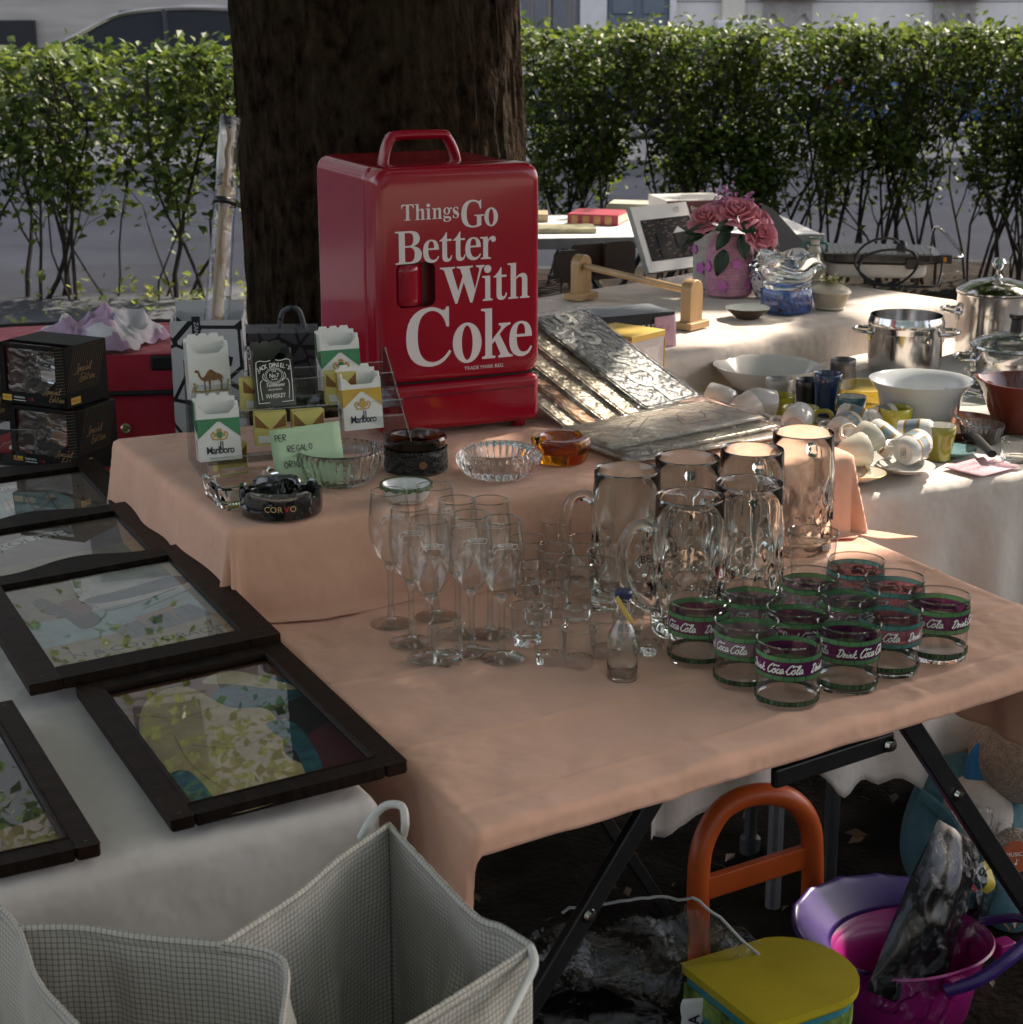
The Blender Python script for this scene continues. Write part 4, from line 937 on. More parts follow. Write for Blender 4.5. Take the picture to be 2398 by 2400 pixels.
mb = MB(); mb.lathe([(0, .002), (.045, .002), (.047, .03), (.049, .046), (.0505, .052), (.048, .056), (.040, .055), (.037, .045), (.034, .018), (0, .014)], 56, fn=lambda a, r, z, j: (r, z-(.008*max(0, cos(a*1.5+.4))**16 if 4 <= j <= 6 else 0))); mb.build('bowl', damber, e, weld=True)
mb = MB(); mb.grid(lambda u, v: ((.0505+.0022*n3(u*30, v*5)+.0014*n3(u*70, v*14))*cos(2*pi*u), (.0505+.0022*n3(u*30, v*5)+.0014*n3(u*70, v*14))*sin(2*pi*u), .001+.037*v), 160, 22); mb.build('leather_band', mat('black_leather', (.014, .013, .011), .28, var=.4, vs=90, bump=.5, bs=260), e, weld=True)
mb = MB(); mb.lathe([(.0065, 0), (.006, .0012), (0, .0014)], 18, M=basis(Vector((.014, -.0512, .018)), (1, .27, 0), (0, 0, 1), (.26, -.96, 0))); mb.build('emblem', mat('bronze_stud', (.20, .10, .05), .5, .4, var=.2), e)
e = thing('corvo_ashtray', 'glossy black round ashtray with gold lettering on the table corner', 'ashtray', at(660, 1198, ZTs)); e.name = 'lettered_ashtray'
mb = MB()
def cv(a, r, z, j):
    nt_ = max(max(0, cos(a-t))**90 for t in (R(-150), R(-25), R(60), R(150)))
    return (r, z-(.012*min(1, nt_*1.6) if 4 <= j <= 7 else 0))
mb.lathe([(0, 0), (.056, 0), (.060, .002), (.0615, .010), (.0612, .036), (.060, .041), (.055, .041), (.053, .036), (.051, .012), (0, .010)], 120, fn=cv); mb.build('body', jblack, e, weld=True)
mb = MB()
for i, ch in enumerate('CORVO'):
    a = R(-90)+(i-2)*.155+.10; text(mb, ch, .0125, basis((.0617*cos(a), .0617*sin(a), .019), (-sin(a), cos(a), 0), (0, 0, 1), (cos(a), sin(a), 0)), 1 if ch == 'V' else 0, bold=.004, sx=1.0)
mb.ribbon([[(-.004, 0), (-.002, .003), (0, 0), (.002, .004), (.004, .002)]], .0008, 0, basis((.0618*cos(R(-148)), .0618*sin(R(-148)), .022), (.53, -.85, 0), (0, 0, 1), (-.85, -.53, 0)), 0)
mb.build('lettering', [mat('gold_print', (.62, .42, .16), .35, .3, var=0), mat('red_print', (.6, .03, .02), .4, var=0)], e, smooth=False)
p = at(953, 1172, ZTs); e = thing('trinket_dish', 'small white porcelain dish with green leaf rim behind the wine glasses', 'dish', p)
mb = MB(); mb.lathe([(0, 0), (.026, 0), (.034, .008), (.040, .024), (.0385, .026), (.037, .024), (.031, .010), (0, .006)], 40); mb.build('bowl', cer, e, weld=True)
mb = MB(); mb.lathe([(.0395, .0255), (.0405, .0215), (.0412, .0215), (.0400, .0272), (.036, .0262)], 40, fn=lambda a, r, z, j: (r, z+.0018*sin(a*14)*(j in (1, 2))), cap0=False); mb.build('leaf_rim', mat('leaf_print', (.06, .12, .03), .3, var=.6, vs=160), e)
# square pressed-glass ashtray
p = at(578, 1172, ZTs); mb = MB()
def sqr(a, r, z, j):
    c_, s_ = abs(cos(a)), abs(sin(a)); k = (c_**7+s_**7)**(-1/7.); return (r*k*(1+.006*sin(a*64)*(1 <= j <= 4)), z)
mb.lathe([(0, 0), (.048, 0), (.052, .004), (.055, .026), (.056, .033), (.053, .036), (.044, .033), (.040, .014), (0, .011)], 128, fn=sqr)
tag(mb.build('square_ashtray', clear, loc=p, rz=RA+.12, weld=True), 'square pressed glass ashtray behind the black lettered one', 'ashtray')
# ================================================================ glassware on the low peach table
sg = thin_glass('stem_glass', (.97, .98, .975), (.62, .65, .64), refl=2.4)
bg_ = mat('base_glass', (.95, .97, .965), .02, var=0, trans=1, ior=1.36)
rg = thin_glass('rim_glass', (.9, .92, .91), (.6, .63, .62), refl=5)
tg = thin_glass('thin_glass', (.985, .99, .985), (.70, .73, .72), refl=1.5)
Z1s = Z1+.0045
def wrap(mb, src, rf, a0, z0):
    vs = []
    for v in src.v:
        z = z0+v.y; r = rf(z) if callable(rf) else rf; a = a0+v.x/r; vs.append((( r+v.z)*cos(a), (r+v.z)*sin(a), z))
    b = len(mb.v); mb.v += [Vector(p) for p in vs]; mb.f += [[b+i for i in f] for f in src.f]; mb.m += src.m
# --- stemmed glasses
bowlp = [(.004, .088), (.010, .092), (.018, .102), (.025, .118), (.0288, .136), (.0296, .150), (.0288, .166), (.0268, .186), (.0258, .198)]
def bowl_r(z):
    for (r0, z0), (r1, z1) in zip(bowlp, bowlp[1:]):
        if z0 <= z <= z1: return lerp(r0, r1, (z-z0)/(z1-z0))
    return .0258
e = thing('wine_glass', 'stemmed wine glass with white printed banner, leftmost of the group', 'wine glass', (0, 0, 0), 0, 'stemmed glasses with a white banner')
mb = MB(); mb.lathe([(p.x, p.y) for p in smooth_pts([(r, z, 0) for r, z in bowlp], 3)], 40, cap0=False); bo = mb.build('bowl', tg, e, ang=80); mb = MB(); mb.tube([(.0258*cos(a*pi/20), .0258*sin(a*pi/20), .198) for a in range(40)], .0009, 6, closed=True); mb.build('rim', rg, bo)
mb = MB(); mb.lathe([(p.x, p.y) for p in smooth_pts([(0, .002, 0), (.026, .0006, 0), (.0305, .0004, 0), (.0308, .0018, 0), (.024, .0035, 0), (.010, .007, 0), (.0055, .013, 0), (.0042, .03, 0), (.0042, .07, 0), (.0058, .083, 0), (.0085, .0915, 0), (.003, .093, 0), (0, .0925, 0)], 3)], 32); mb.build('stem', sg, e, ang=60)
src = MB(); ban = [(-.018, -.0015), (-.0145, -.004), (-.0135, .0005), (-.009, .0022), (0, .0030), (.009, .0022), (.0135, .0005), (.018, .0035), (.0165, .0075), (.0135, .0068), (.009, .0088), (0, .0098), (-.009, .0088), (-.0135, .0062), (-.0175, .0045)]
src.ribbon([ban+[ban[0]]], .0007, 0, k=2); text(src, 'MATEUS', .0056, xf((0, .0062, 0)), 0, bold=.004)
mb = MB(); wrap(mb, src, lambda z: bowl_r(z)+.0004, 0, .163); mb.build('printed_banner', GL['white_ink'], e, smooth=False)
wine0 = e
wl = [(911, 1152, 'leftmost of the group'), (960, 1188, 'second from the left at the front'), (1005, 1218, 'nearest the camera'), (1019, 1139, 'at the back left under the trinket dish'), (1071, 1172, 'in the middle of the back row'), (1104, 1206, 'just right of the middle at the front'), (1148, 1172, 'at the back right of the group'), (1176, 1218, 'rightmost of the group')]
for k, (px, py, tx) in enumerate(wl):
    q = at(px, py, Z1s+.198); q.z = Z1s; rz = -pi/2+.25+.12*sin(k*5)
    if k == 0: wine0.location = q; wine0.rotation_euler = (0, 0, rz)
    else: dup(wine0, q, rz, 'stemmed wine glass with white printed banner, '+tx)
# --- short tumblers and shot glasses
def small_glass(name, label, cat, r, h, group, rb, flutes=0):
    e = thing(name, label, cat, (0, 0, 0), 0, group)
    mb = MB(); mb.lathe([(rb, h*.22), (lerp(rb, r, .4), h*.5), (r, h)], 36, cap0=False); wo = mb.build('wall', tg, e, ang=80); mb = MB(); mb.tube([(r*cos(a*pi/18), r*sin(a*pi/18), h) for a in range(36)], .001, 6, closed=True); mb.build('rim', rg, wo)
    mb = MB(); mb.lathe([(0, .0), (rb*.93, .0), (rb*.99, .003), (rb, h*.22), (rb*.96, h*.235), (rb*.7, h*.20), (0, h*.17)], 60, fn=lambda a, q, z, j: (q*(1-.05*abs(sin(a*flutes/2))*(1 if 1 <= j <= 2 else 0)) if flutes else q, z)); mb.build('base', bg_, e, ang=50)
    return e
tall0 = small_glass('water_glass', '', 'glass', .0265, .088, 'clear water glasses between the wine glasses and the mugs', .0205, 12)
tl = [(1300, 1218, 'at the back beside the leftmost beer mug'), (1372, 1262, 'under the handle of the leftmost beer mug'), (1419, 1292, 'left of the front beer mug handle'), (1352, 1316, 'in the front row by the small corked bottle'), (1300, 1284, 'second from the left at the front'), (1236, 1262, 'at the left edge of the group'), (1262, 1324, 'at the front left of the group')]
for k, (px, py, tx) in enumerate(tl):
    q = at(px, py, Z1s+.088); q.z = Z1s; lb = 'plain clear water glass, '+tx
    if k == 0: tall0.location = q; tall0['label'] = lb
    else: dup(tall0, q, k, lb)
shot0 = small_glass('shot_glass', '', 'shot glass', .0235, .056, 'low clear shot glasses', .0205, 10)
sl = [(1358, 1470, 'in front of the water glasses'), (1421, 1448, 'just left of the small corked bottle'), (1472, 1416, 'behind the small corked bottle'), (1524, 1438, 'right of the small corked bottle by the mug'), (1048, 1462, 'alone in front of the wine glasses'), (1290, 1462, 'leftmost of the front shot glasses'), (1236, 1420, 'behind the leftmost front shot glass')]
for k, (px, py, tx) in enumerate(sl):
    q = at(px, py, Z1s+.056); q.z = Z1s; lb = 'low heavy based shot glass '+tx
    if k == 0: shot0.location = q; shot0['label'] = lb
    else: dup(shot0, q, k, lb)
# --- swing-top bottle
e = thing('small_bottle', 'small clear swing top bottle with navy stopper and yellow strip', 'bottle', at(1458, 1588, Z1s))
mb = MB(); pr = smooth_pts([(0, 0, 0), (.0185, 0, 0), (.0202, .004, 0), (.0204, .05, 0), (.019, .062, 0), (.0125, .076, 0), (.0095, .084, 0), (.0092, .104, 0), (.0108, .106, 0), (.0105, .111, 0), (.007, .111, 0), (.0075, .083, 0), (.018, .058, 0), (.0185, .008, 0), (0, .007, 0)], 3)
mb.lathe([(p.x, p.y) for p in pr], 36); mb.build('bottle_body', clear, e, ang=60)
mb = MB(); mb.lathe([(0, .107), (.0065, .107), (.007, .112), (.0112, .113), (.0118, .120), (.010, .123), (0, .1235)], 24); mb.build('stopper', mat('navy_stopper', (.015, .022, .07), .4, var=.05), e)
mb = MB()
for s in (-1, 1): mb.tube(smooth_pts([(s*.0098, 0, .088), (s*.014, .004, .094), (s*.0165, .002, .106), (s*.012, 0, .118), (s*.006, -.004, .121)], 4), .0009, 6)
mb.tube(smooth_pts([(-.0098, -.002, .089), (0, -.0125, .084), (.0098, -.002, .089)], 4), .0009, 6); mb.build('wire_clip', GL['steel'], e)
mb = MB(); mb.grid(lambda u, v: (-.012+.022*u+.004*v, -.0125-.004*sin(u*pi), .117-.036*u+(v-.5)*.0055), 10, 2); mb.build('paper_strip', mat('yellow_strip', (.62, .42, .10), .6, var=.05), e, solid=.0005)
# --- beer mugs
e = thing('beer_mug', '', 'beer mug', (0, 0, 0), 0, 'one litre dimpled glass beer mugs')
dim = []
for row, zc in enumerate((.040, .073, .106)):
    for k in range(9): dim.append((2*pi*(k+.5*(row % 2))/9, zc))
def mugfn(a, r, z, j):
    if j > 22: return r, z
    for (da, zc) in dim:
        d = (a-da+pi) % (2*pi)-pi; q = math.hypot(d*.052, (z-zc))/.0175
        if q < 1: r -= .0042*(1-q*q)**1.2
        elif q < 1.22: r += .0009*(1-abs(q-1.1)/.11 if abs(q-1.1) < .11 else 0)
    return r, z
outp = [(0, .004), (.040, .0), (.048, .001), (.051, .005)]+[(.0525, .012+.0077*i) for i in range(17)]+[(.0522, .148), (.0505, .165), (.0492, .184), (.0492, .197), (.0480, .2005), (.0462, .198), (.0460, .17), (.0468, .145), (.0472, .08), (.0465, .028), (.042, .0205), (0, .018)]
mb = MB(); mb.lathe(outp, 120, fn=mugfn); mb.build('mug_body', clear, e, ang=60)
mb = MB(); hp = smooth_pts([(.0475, 0, .150), (.062, 0, .158), (.082, 0, .150), (.094, 0, .120), (.092, 0, .085), (.078, 0, .055), (.060, 0, .040), (.0485, 0, .036)], 6)
mb.tube(hp, [.0085]*len(hp), 14, flat=1.35); mb.build('handle', clear, e, ang=60)
src = MB(); text(src, 'BECK\'S', .0165, xf((0, 0, 0)), 0, bold=.012, sx=.95); text(src, '1 L', .006, xf((0, -.014, 0)), 0)
src.poly([(-.007, .014), (.007, .014), (.007, .026), (0, .034), (-.007, .026)][::-1], .0, 1); src.poly([(-.005, .016), (.005, .016), (.005, .025), (0, .031), (-.005, .025)][::-1], .0002, 2); src.ribbon([[(-.002, .026), (-.002, .02), (.002, .02)]], .0015, 1, z=.0004, k=1)
mb = MB(); wrap(mb, src, .0530, pi*.80, .075); mb.build('printed_mark', [GL['ink'], mat('mark_red', (.4, .02, .03), .5, var=0), GL['white_ink']], e, smooth=False)
mug0 = e
ml = [(1619, 1163, 'nearest the camera, its handle to the left', R(178)), (1757, 1131, 'second from the front with its handle hidden', R(75)), (1471, 1100, 'leftmost of all with its handle to the left', R(172)), (1612, 1071, 'at the back left against the upper table', R(80)), (1764, 1052, 'at the back in the middle of the row', R(70)), (1884, 1012, 'rightmost of all in a patch of sun', R(62))]
for k, (px, py, tx, rz) in enumerate(ml):
    q = at(px, py, Z1s+.2); q.z = Z1s; lb = 'tall dimpled glass beer mug '+tx
    if k == 0: mug0.location = q; mug0.rotation_euler = (0, 0, rz); mug0['label'] = lb
    else: dup(mug0, q, rz, lb)
q = at(1907, 1246, Z1s+.115); q.z = Z1s
e = small_glass('beer_glass', 'plain clear beer glass standing behind the printed tumblers', 'glass', .0365, .115, None, .027, 14); e.location = q
src = MB(); text(src, 'BIRRA', .012, xf((0, 0, 0)), 0); mb = MB(); wrap(mb, src, .0362, -.9, .100); mb.build('printed_word', GL['white_ink'], e, smooth=False)
# --- printed tumblers
def enamel(name, col, op):
    m = bpy.data.materials.new(name); m.use_nodes = True; n = m.node_tree; L = n.links.new; p = n.nodes['Principled BSDF']
    p.inputs['Base Color'].default_value = (*col, 1); p.inputs['Roughness'].default_value = .25
    t = n.nodes.new('ShaderNodeBsdfTransparent'); t.inputs[0].default_value = (*[min(1, .35+c*1.6) for c in col], 1); tl_ = n.nodes.new('ShaderNodeBsdfTranslucent'); tl_.inputs[0].default_value = (*col, 1)
    m1 = n.nodes.new('ShaderNodeMixShader'); m1.inputs[0].default_value = .45; m2 = n.nodes.new('ShaderNodeMixShader'); m2.inputs[0].default_value = op
    L(p.outputs[0], m1.inputs[1]); L(tl_.outputs[0], m1.inputs[2]); L(t.outputs[0], m2.inputs[1]); L(m1.outputs[0], m2.inputs[2]); L(m2.outputs[0], n.nodes['Material Output'].inputs[0]); return m
eg = enamel('enamel_green', (.12, .30, .13), .82); eb = enamel('enamel_teal', (.10, .28, .26), .82); ek = mat('enamel_black', (.012, .014, .012), .4, var=0); er = enamel('enamel_dark_ring', (.025, .055, .03), .93)
epur = [enamel('enamel_purple', (.14, .015, .10), .84), enamel('enamel_mauve', (.32, .22, .27), .70), enamel('enamel_rose', (.40, .13, .16), .76), enamel('enamel_plum', (.20, .05, .11), .80)]
TR, TH = .041, .087
def tumbler(pm, gm):
    e = thing('printed_tumbler', '', 'tumbler', (0, 0, 0), 0, 'low tumblers printed with a stained glass band')
    mb = MB(); mb.lathe([(TR-.0012, .010), (TR-.0004, .05), (TR, TH)], 56, cap0=False); wo = mb.build('wall', tg, e, ang=80); mb = MB(); mb.tube([(TR*cos(a*pi/28), TR*sin(a*pi/28), TH) for a in range(56)], .0012, 6, closed=True); mb.build('rim', rg, wo)
    mb = MB(); mb.lathe([(0, .0015), (.036, .0), (.0395, .0012), (.0402, .005), (.0402, .0105), (.0375, .0125), (.030, .0105), (0, .0095)], 56); mb.build('base', bg_, e, ang=50)
    r = TR+.0004
    mb = MB()
    def ringb(z0, z1, mi, dr=0): mb.lathe([(r+dr, z0), (r+dr, z1)], 72, mi, cap0=False)
    ringb(.069, .0757, 1); ringb(.0505, .069, 0); ringb(.0440, .0505, 1); ringb(.010, .016, 3)
    for z in (.0757, .069, .0505, .0440, .016, .010): ringb(z-.0004, z+.0004, 2, .00015)
    for k in range(18):
        a = 2*pi*k/18
        for z0, z1, o in ((.069, .0757, 0), (.044, .0505, .5)):
            a2 = a+o*2*pi/18; mb.lathe([(r+.0002, z0), (r+.0002, z1)], 1, 2, arc=(a2-.009, a2+.009))
    for k in range(6):
        a = 2*pi*k/6+.3; mb.lathe([(r+.0002, .0505), (r+.0002, .069)], 1, 2, arc=(a-.008, a+.008))
    rr_ = random.Random(2)
    src = MB()
    for k in range(120):
        x = rr_.uniform(0, 2*pi*r); src.rect(x, .0105, x+.0008, .0155, .0003, 4)
    wrap(mb, src, r, 0, 0)
    mb.build('printed_band', [pm, gm, ek, er, mat('ring_green', (.06, .13, .06), .5, var=0)], e, smooth=True, ang=30)
    src = MB()
    for k in range(3):
        for s, o, h in (('Coca-Cola', 0, .0125), ('Drink', .0585, .0115)):
            st, wd = strokes(SCRIPT, s, .05)
            xs_ = (.047 if o == 0 else .026)/wd; st = [[((a+.30*b)*xs_+o+k*.0859, b*h*.92-.0035) for a, b in q] for q in st]
            src.ribbon(st, .0027, 0, z=.0004, k=4); src.ribbon(st, .0015, 1, z=.0006, k=4)
    mb = MB(); wrap(mb, src, r, 0, .0575); mb.build('lettering', [ek, GL['white_ink']], e, smooth=False)
    return e
tz = [((1850, 1496), 0, 'purple', 'nearest the camera', 3.9), ((1750, 1453), 1, 'pale mauve', 'left of the nearest one', 3.5), ((1991, 1460), 0, 'purple', 'right of the nearest one', 4.9), ((1639, 1405), 3, 'plum', 'leftmost of all beside the front beer mug', 3.4), ((1871, 1422), 3, 'plum', 'in the middle of the triangle', 2.6), ((2089, 1425), 2, 'rose', 'third along the right hand front edge', 3.7), ((1762, 1379), 1, 'pale mauve', 'touching the front beer mugs', 5.6), ((1990, 1386), 1, 'pale mauve', 'behind the middle of the triangle', 4.4), ((2204, 1395), 0, 'purple', 'rightmost of all', 3.5), ((1897, 1346), 1, 'pale mauve', 'before the plain beer glass', 4.8), ((2099, 1354), 2, 'rose', 'second from the back at the right', 1.2), ((2007, 1313), 2, 'rose', 'farthest at the back', 4.6)]
made = {}
for k, ((px, py), ci, cn, tx, rz) in enumerate(tz):
    q = at(px, py, Z1s+TH); q.z = Z1s; lb = 'low tumbler with %s and green printed band, %s' % (cn, tx)
    if ci not in made:
        o = tumbler(epur[ci], eg if ci != 2 else eb); made[ci] = o; o.location = q; o.rotation_euler = (0, 0, rz); o['label'] = lb
    else: dup(made[ci], q, rz, lb)

# ================================================================ embossed metal signs in clear wrapping
foil = mat('embossed_silver', (.15, .15, .148), .32, .4, var=.6, vs=45, bump=.5, bs=70)
foil2 = mat('embossed_brass', (.50, .43, .33), .3, .4, var=.4, vs=26, bump=.4, bs=60)
foilc = mat('pale_sign_print', (.60, .51, .42), .3, .0, var=.35, vs=16, bump=.35, bs=30)
letterm = mat('raised_pale_letter', (.60, .59, .54), .4, .1, var=.15, vs=60, bump=.4, bs=120)
wrapm = thin_glass('plastic_wrap', (.97, .97, .96), (.94, .94, .93), rough=.04, refl=1.2, bump=.8, bs=34)
darkp = mat('purple_ink', (.08, .05, .09), .5, var=.3)
def sign(label, M, L, W, m, wd=None, draw=None, size=.05, group=None, lm=None, vert=False):
    """a sign lying in local x (length) and y (width), face +z"""
    e = thing('metal_sign', label, 'sign', (0, 0, 0), 0, group); e.matrix_world = M
    mb = MB(); mb.prism(rr(-L/2, -W/2, L/2, W/2, .008, 4), -.0012, .0006); mb.build('plate', m, e, bevel=.0006)
    mb = MB(); mb.tube([(x, y, .0008) for x, y in rr(-L/2+.005, -W/2+.005, L/2-.005, W/2-.005, .007, 4)], .0016, 6, closed=True); mb.build('raised_border', m, e)
    mb = MB()
    if wd:
        if vert:
            for i, ch in enumerate(wd): text(mb, ch, size, xf((-L/2+L*(i+.7)/(len(wd)+.4), .004, .0022), rz=0 if vert != 2 else pi/2), bold=.014)
        else: text(mb, wd, size, xf((0, .002, .0022)), bold=.012)
        mb.build('raised_lettering', lm or letterm, e, smooth=False)
    if draw: mb = MB(); mb.ribbon(draw, .0022, 0, z=.0014, k=3); mb.build('drawing', darkp, e, smooth=False)
    mb = MB(); mb.grid(lambda u, v: (-L/2-.012+(L+.03)*u, -W/2-.007+(W+.014)*v, .0055+.0020*n3(u*7, v*4, L*9)+.0012*n3(u*19, v*11, 3)-(.004 if u in (0, 1) or v in (0, 1) else 0)), 34, 18); mb.build('plastic_sleeve', wrapm, e)
    return e
bl = Vector((.243, 3.165, .893)); br = Vector((.354, 3.285, .893)); tl_ = Vector((.056, 3.40, 1.028))
s_ = (br-bl).normalized(); l_ = (tl_-bl); l_ = (l_-s_*l_.dot(s_)).normalized(); n_ = l_.cross(s_).normalized()
if n_.z < 0: n_ = -n_
def leanM(k, dl=0, lift=0):
    o = (bl+br)/2+l_*.158-s_*(.062*k)+l_*dl-Vector((0, 0, .010*k))+n_*lift
    return basis(o, -l_, n_.cross(-l_), n_)
labels = ['large silver embossed sign on top of the leaning row', 'brass edged embossed sign just under the top silver one', 'embossed sign with dark lettering third in the leaning row', 'plain copper coloured sign fourth in the leaning row', 'brass sign with green letters lowest in the leaning row by the cooler']
copper = mat('copper_sign', (.24, .13, .08), .25, .8, var=.2, vs=14, bump=.3, bs=40)
sign(labels[0], leanM(0), .315, .158, foil, '95 SOI', None, .095, 'embossed metal signs leaning in a row', None, 2)
sign(labels[1], leanM(.85, -.005), .30, .15, foil2, 'IERSEY CO', None, .03, 'embossed metal signs leaning in a row', mat('dark_brass_letter', (.20, .13, .06), .4, .4, var=.1))
sign(labels[2], leanM(1.65, -.012), .30, .15, foil2, 'LOVERENZI No.', None, .034, 'embossed metal signs leaning in a row', mat('black_letter', (.03, .028, .025), .4, .2, var=.1))
sign(labels[3], leanM(2.3, -.016), .30, .15, copper, None, None, .05, 'embossed metal signs leaning in a row')
sign(labels[4], leanM(2.9, -.03), .30, .15, foil2, 'D.C.', None, .05, 'embossed metal signs leaning in a row', mat('green_letter', (.05, .10, .05), .4, .2, var=.1))
sk = [[(.02, -.03), (.05, .02), (.08, -.02), (.11, .03), (.12, -.03), (.03, -.035)], [(.04, -.01), (.06, .035), (.1, .01)], [(-.14, .04), (-.08, .02), (-.06, -.05)], [(-.12, -.03), (-.02, .05)], [(-.1, -.05), (-.05, .0), (.01, .05)]]
for k, (px, py, z, da, tx) in enumerate(((1553, 992, .9015, 0, 'top'), (1590, 1012, .8955, .04, 'middle'), (1600, 1028, .890, -.03, 'bottom'))):
    q = at(px, py, z)
    sign('flat printed metal sign in clear wrapping, %s of the lying pile' % tx, xf(q, rx=.012, ry=-.012*(2-k), rz=.596+da), .335, .157, foilc if k != 1 else foil2, None, sk, group='flat signs lying in a pile')
# ================================================================ framed pub pictures on the white table
dwood = mat('dark_frame_wood', (.017, .0085, .0055), .42, var=.5, vs=9, bump=.15, bs=120, stretch=(1, 6, 1), spec=.12)
dwood2 = mat('dark_frame_wood_plain', (.015, .009, .0065), .5, var=.5, vs=9, bump=.15, bs=120, stretch=(6, 1, 1), spec=.12)
fglass = thin_glass('picture_glass', (.97, .98, .97), (.8, .82, .81), refl=1.3)
def pm(name, c, **k): return mat('print_'+name, c, .6, var=k.pop('var', .18), vs=k.pop('vs', 30), **k)
olive = pm('olive', (.26, .21, .11)); sea = pm('sea', (.26, .36, .36)); sepia = pm('sepia', (.20, .15, .12)); ribm = pm('ribbon', (.55, .53, .46)); teal = pm('teal', (.02, .10, .13), vs=60, var=.4); ochre = pm('ochre', (.42, .31, .15)); blackp = pm('black', (.012, .012, .014)); wine = pm('wine', (.08, .014, .025)); pgreen = pm('leaf_green', (.06, .17, .08), var=.4); pdark = pm('moss', (.018, .028, .012), var=.5); tan = pm('tan', (.28, .17, .10)); cream = pm('cream', (.55, .50, .40)); redp = pm('red', (.25, .02, .03)); rust = pm('rust', (.16, .06, .03)); lav = pm('lavender', (.25, .26, .38)); slate = pm('slate', (.10, .12, .13)); flesh = pm('pale_ochre', (.48, .37, .20))
def picture(name, label, x, y, z, yaw, w, h, tx, ty, draw, rail=.032, th=.016, arch=0, round_=True, hol=True):
    M = Matrix.Translation((x, y, z)) @ Matrix.Rotation(yaw, 4, 'Z') @ Matrix.Rotation(ty, 4, 'Y') @ Matrix.Rotation(tx, 4, 'X')
    e = thing('picture_frame', label, 'picture frame', (0, 0, 0)); e.matrix_world = M
    # rails: long sides run the full height, the top one may swell into an arch
    def railbar(pts, m):
        mb = MB(); mb.prism(pts, -th, 0); return mb
    iw, ih = w/2-rail, h/2-rail
    for s in (-1, 1):
        railbar([(s*w/2, -h/2), (s*w/2, h/2), (s*iw, h/2), (s*iw, -h/2)], dwood).build('side_rail', dwood, e, bevel=.004 if round_ else .0015, seg=3)
    railbar([(-iw+.0004, -h/2+.0004), (iw-.0004, -h/2+.0004), (iw-.0004, -ih), (-iw+.0004, -ih)], dwood).build('bottom_rail', dwood2, e, bevel=.004 if round_ else .0015, seg=3)
    if arch:
        top = [(iw*t, h/2+arch*(.5+.5*cos(pi*min(1, abs(t)/.85)))-.002) for t in [1-k/12 for k in range(25)]]
        railbar([(-iw+.0004, ih), (iw-.0004, ih)]+[(a-.0004*(1 if a > 0 else -1), b) for a, b in top], dwood).build('top_rail', dwood2, e, bevel=.0015)
    else: railbar([(-iw+.0004, ih), (iw-.0004, ih), (iw-.0004, h/2-.0004), (-iw+.0004, h/2-.0004)], dwood).build('top_rail', dwood2, e, bevel=.004 if round_ else .0015, seg=3)
    if hol:
        mb = MB()
        for sx_ in (-1, 1):
            for sy_ in (-1, 1): mb.disc(sx_*(w/2-rail*.5), sy_*(h/2-rail*.5), .0022, z=.0003, n=10)
        mb.build('screw_hole', GL['black'], e, smooth=False)
    if round_:
        mb = MB(); mb.tube([(-iw+.003, -ih+.003, -.003), (iw-.003, -ih+.003, -.003), (iw-.003, ih-.003, -.003), (-iw+.003, ih-.003, -.003)], .0042, 8, closed=True); mb.build('inner_bead', dwood, e)
    mb = MB(); mats = []
    def put(m):
        if m not in mats: mats.append(m)
        return mats.index(m)
    lay = [0]
    def P_(pts, m): lay[0] += 1; mb.poly([(a*iw, b*ih) for a, b in pts], -.0105+lay[0]*.00006, put(m))
    def S_(st, wd, m): lay[0] += 1; mb.ribbon([[(a*iw, b*ih) for a, b in s] for s in st], wd, put(m), z=-.0105+lay[0]*.00006, k=4)
    def T_(s, x_, y_, size, m, rz=0, **k): lay[0] += 1; text(mb, s, size, xf((x_*iw, y_*ih, -.0105+lay[0]*.00006), rz=rz), put(m), **k)
    draw(P_, S_, T_); mb.build('print', mats, e, smooth=False)
    mb = MB(); mb.rect(-iw-.004, -ih-.004, iw+.004, ih+.004, -.0062); mb.build('glass', fglass, e, smooth=False)
    return e
FULL = [(-1.05, -1.05), (1.05, -1.05), (1.05, 1.05), (-1.05, 1.05)]
def blob(cx, cy, rx, ry, seed, n=26, amp=.25): return [(cx+rx*cos(2*pi*i/n)*(1+amp*n3(cos(2*pi*i/n)*2, sin(2*pi*i/n)*2, seed)), cy+ry*sin(2*pi*i/n)*(1+amp*n3(cos(2*pi*i/n)*2, sin(2*pi*i/n)*2, seed))) for i in range(n)]
def d_abs(P, S, T):                            # broad patches of ochre, teal, wine and black
    P(FULL, rust); P([(-1.05, -1.05), (1.05, -1.05), (1.05, .25), (-.2, .5), (-1.05, .35)], blackp); P([(.45, -1.05), (1.05, -1.05), (1.05, -.2), (.62, -.35)], wine)
    P(smooth2([(.05, .55), (.45, .78), (.95, .62), (1.05, .3), (.6, .22), (.2, .30)]), teal)
    P(smooth2([(-1.0, -1.05), (-.95, .1), (-.6, .75), (-.1, .85), (.15, .35), (.5, .18), (.42, -.25), (.28, -.55), (.35, -1.05)]), ochre)
    P(smooth2([(.35, -.05), (.62, -.1), (.6, -.55), (.42, -1.0), (.3, -.9), (.4, -.5)]), teal); P(smooth2([(-.98, -.5), (-.72, -.45), (-.7, -1.0), (-.95, -1.0)]), teal)
    P(smooth2([(.1, .85), (.5, .95), (.98, .45), (.85, .42), (.4, .7)]), flesh)
    S([[(-.7, .5), (-.4, .35), (0, .4)], [(-.5, -.1), (-.1, -.3), (.3, -.2)], [(-.6, .1), (-.65, -.4), (-.5, -.9)]], .002, tan)
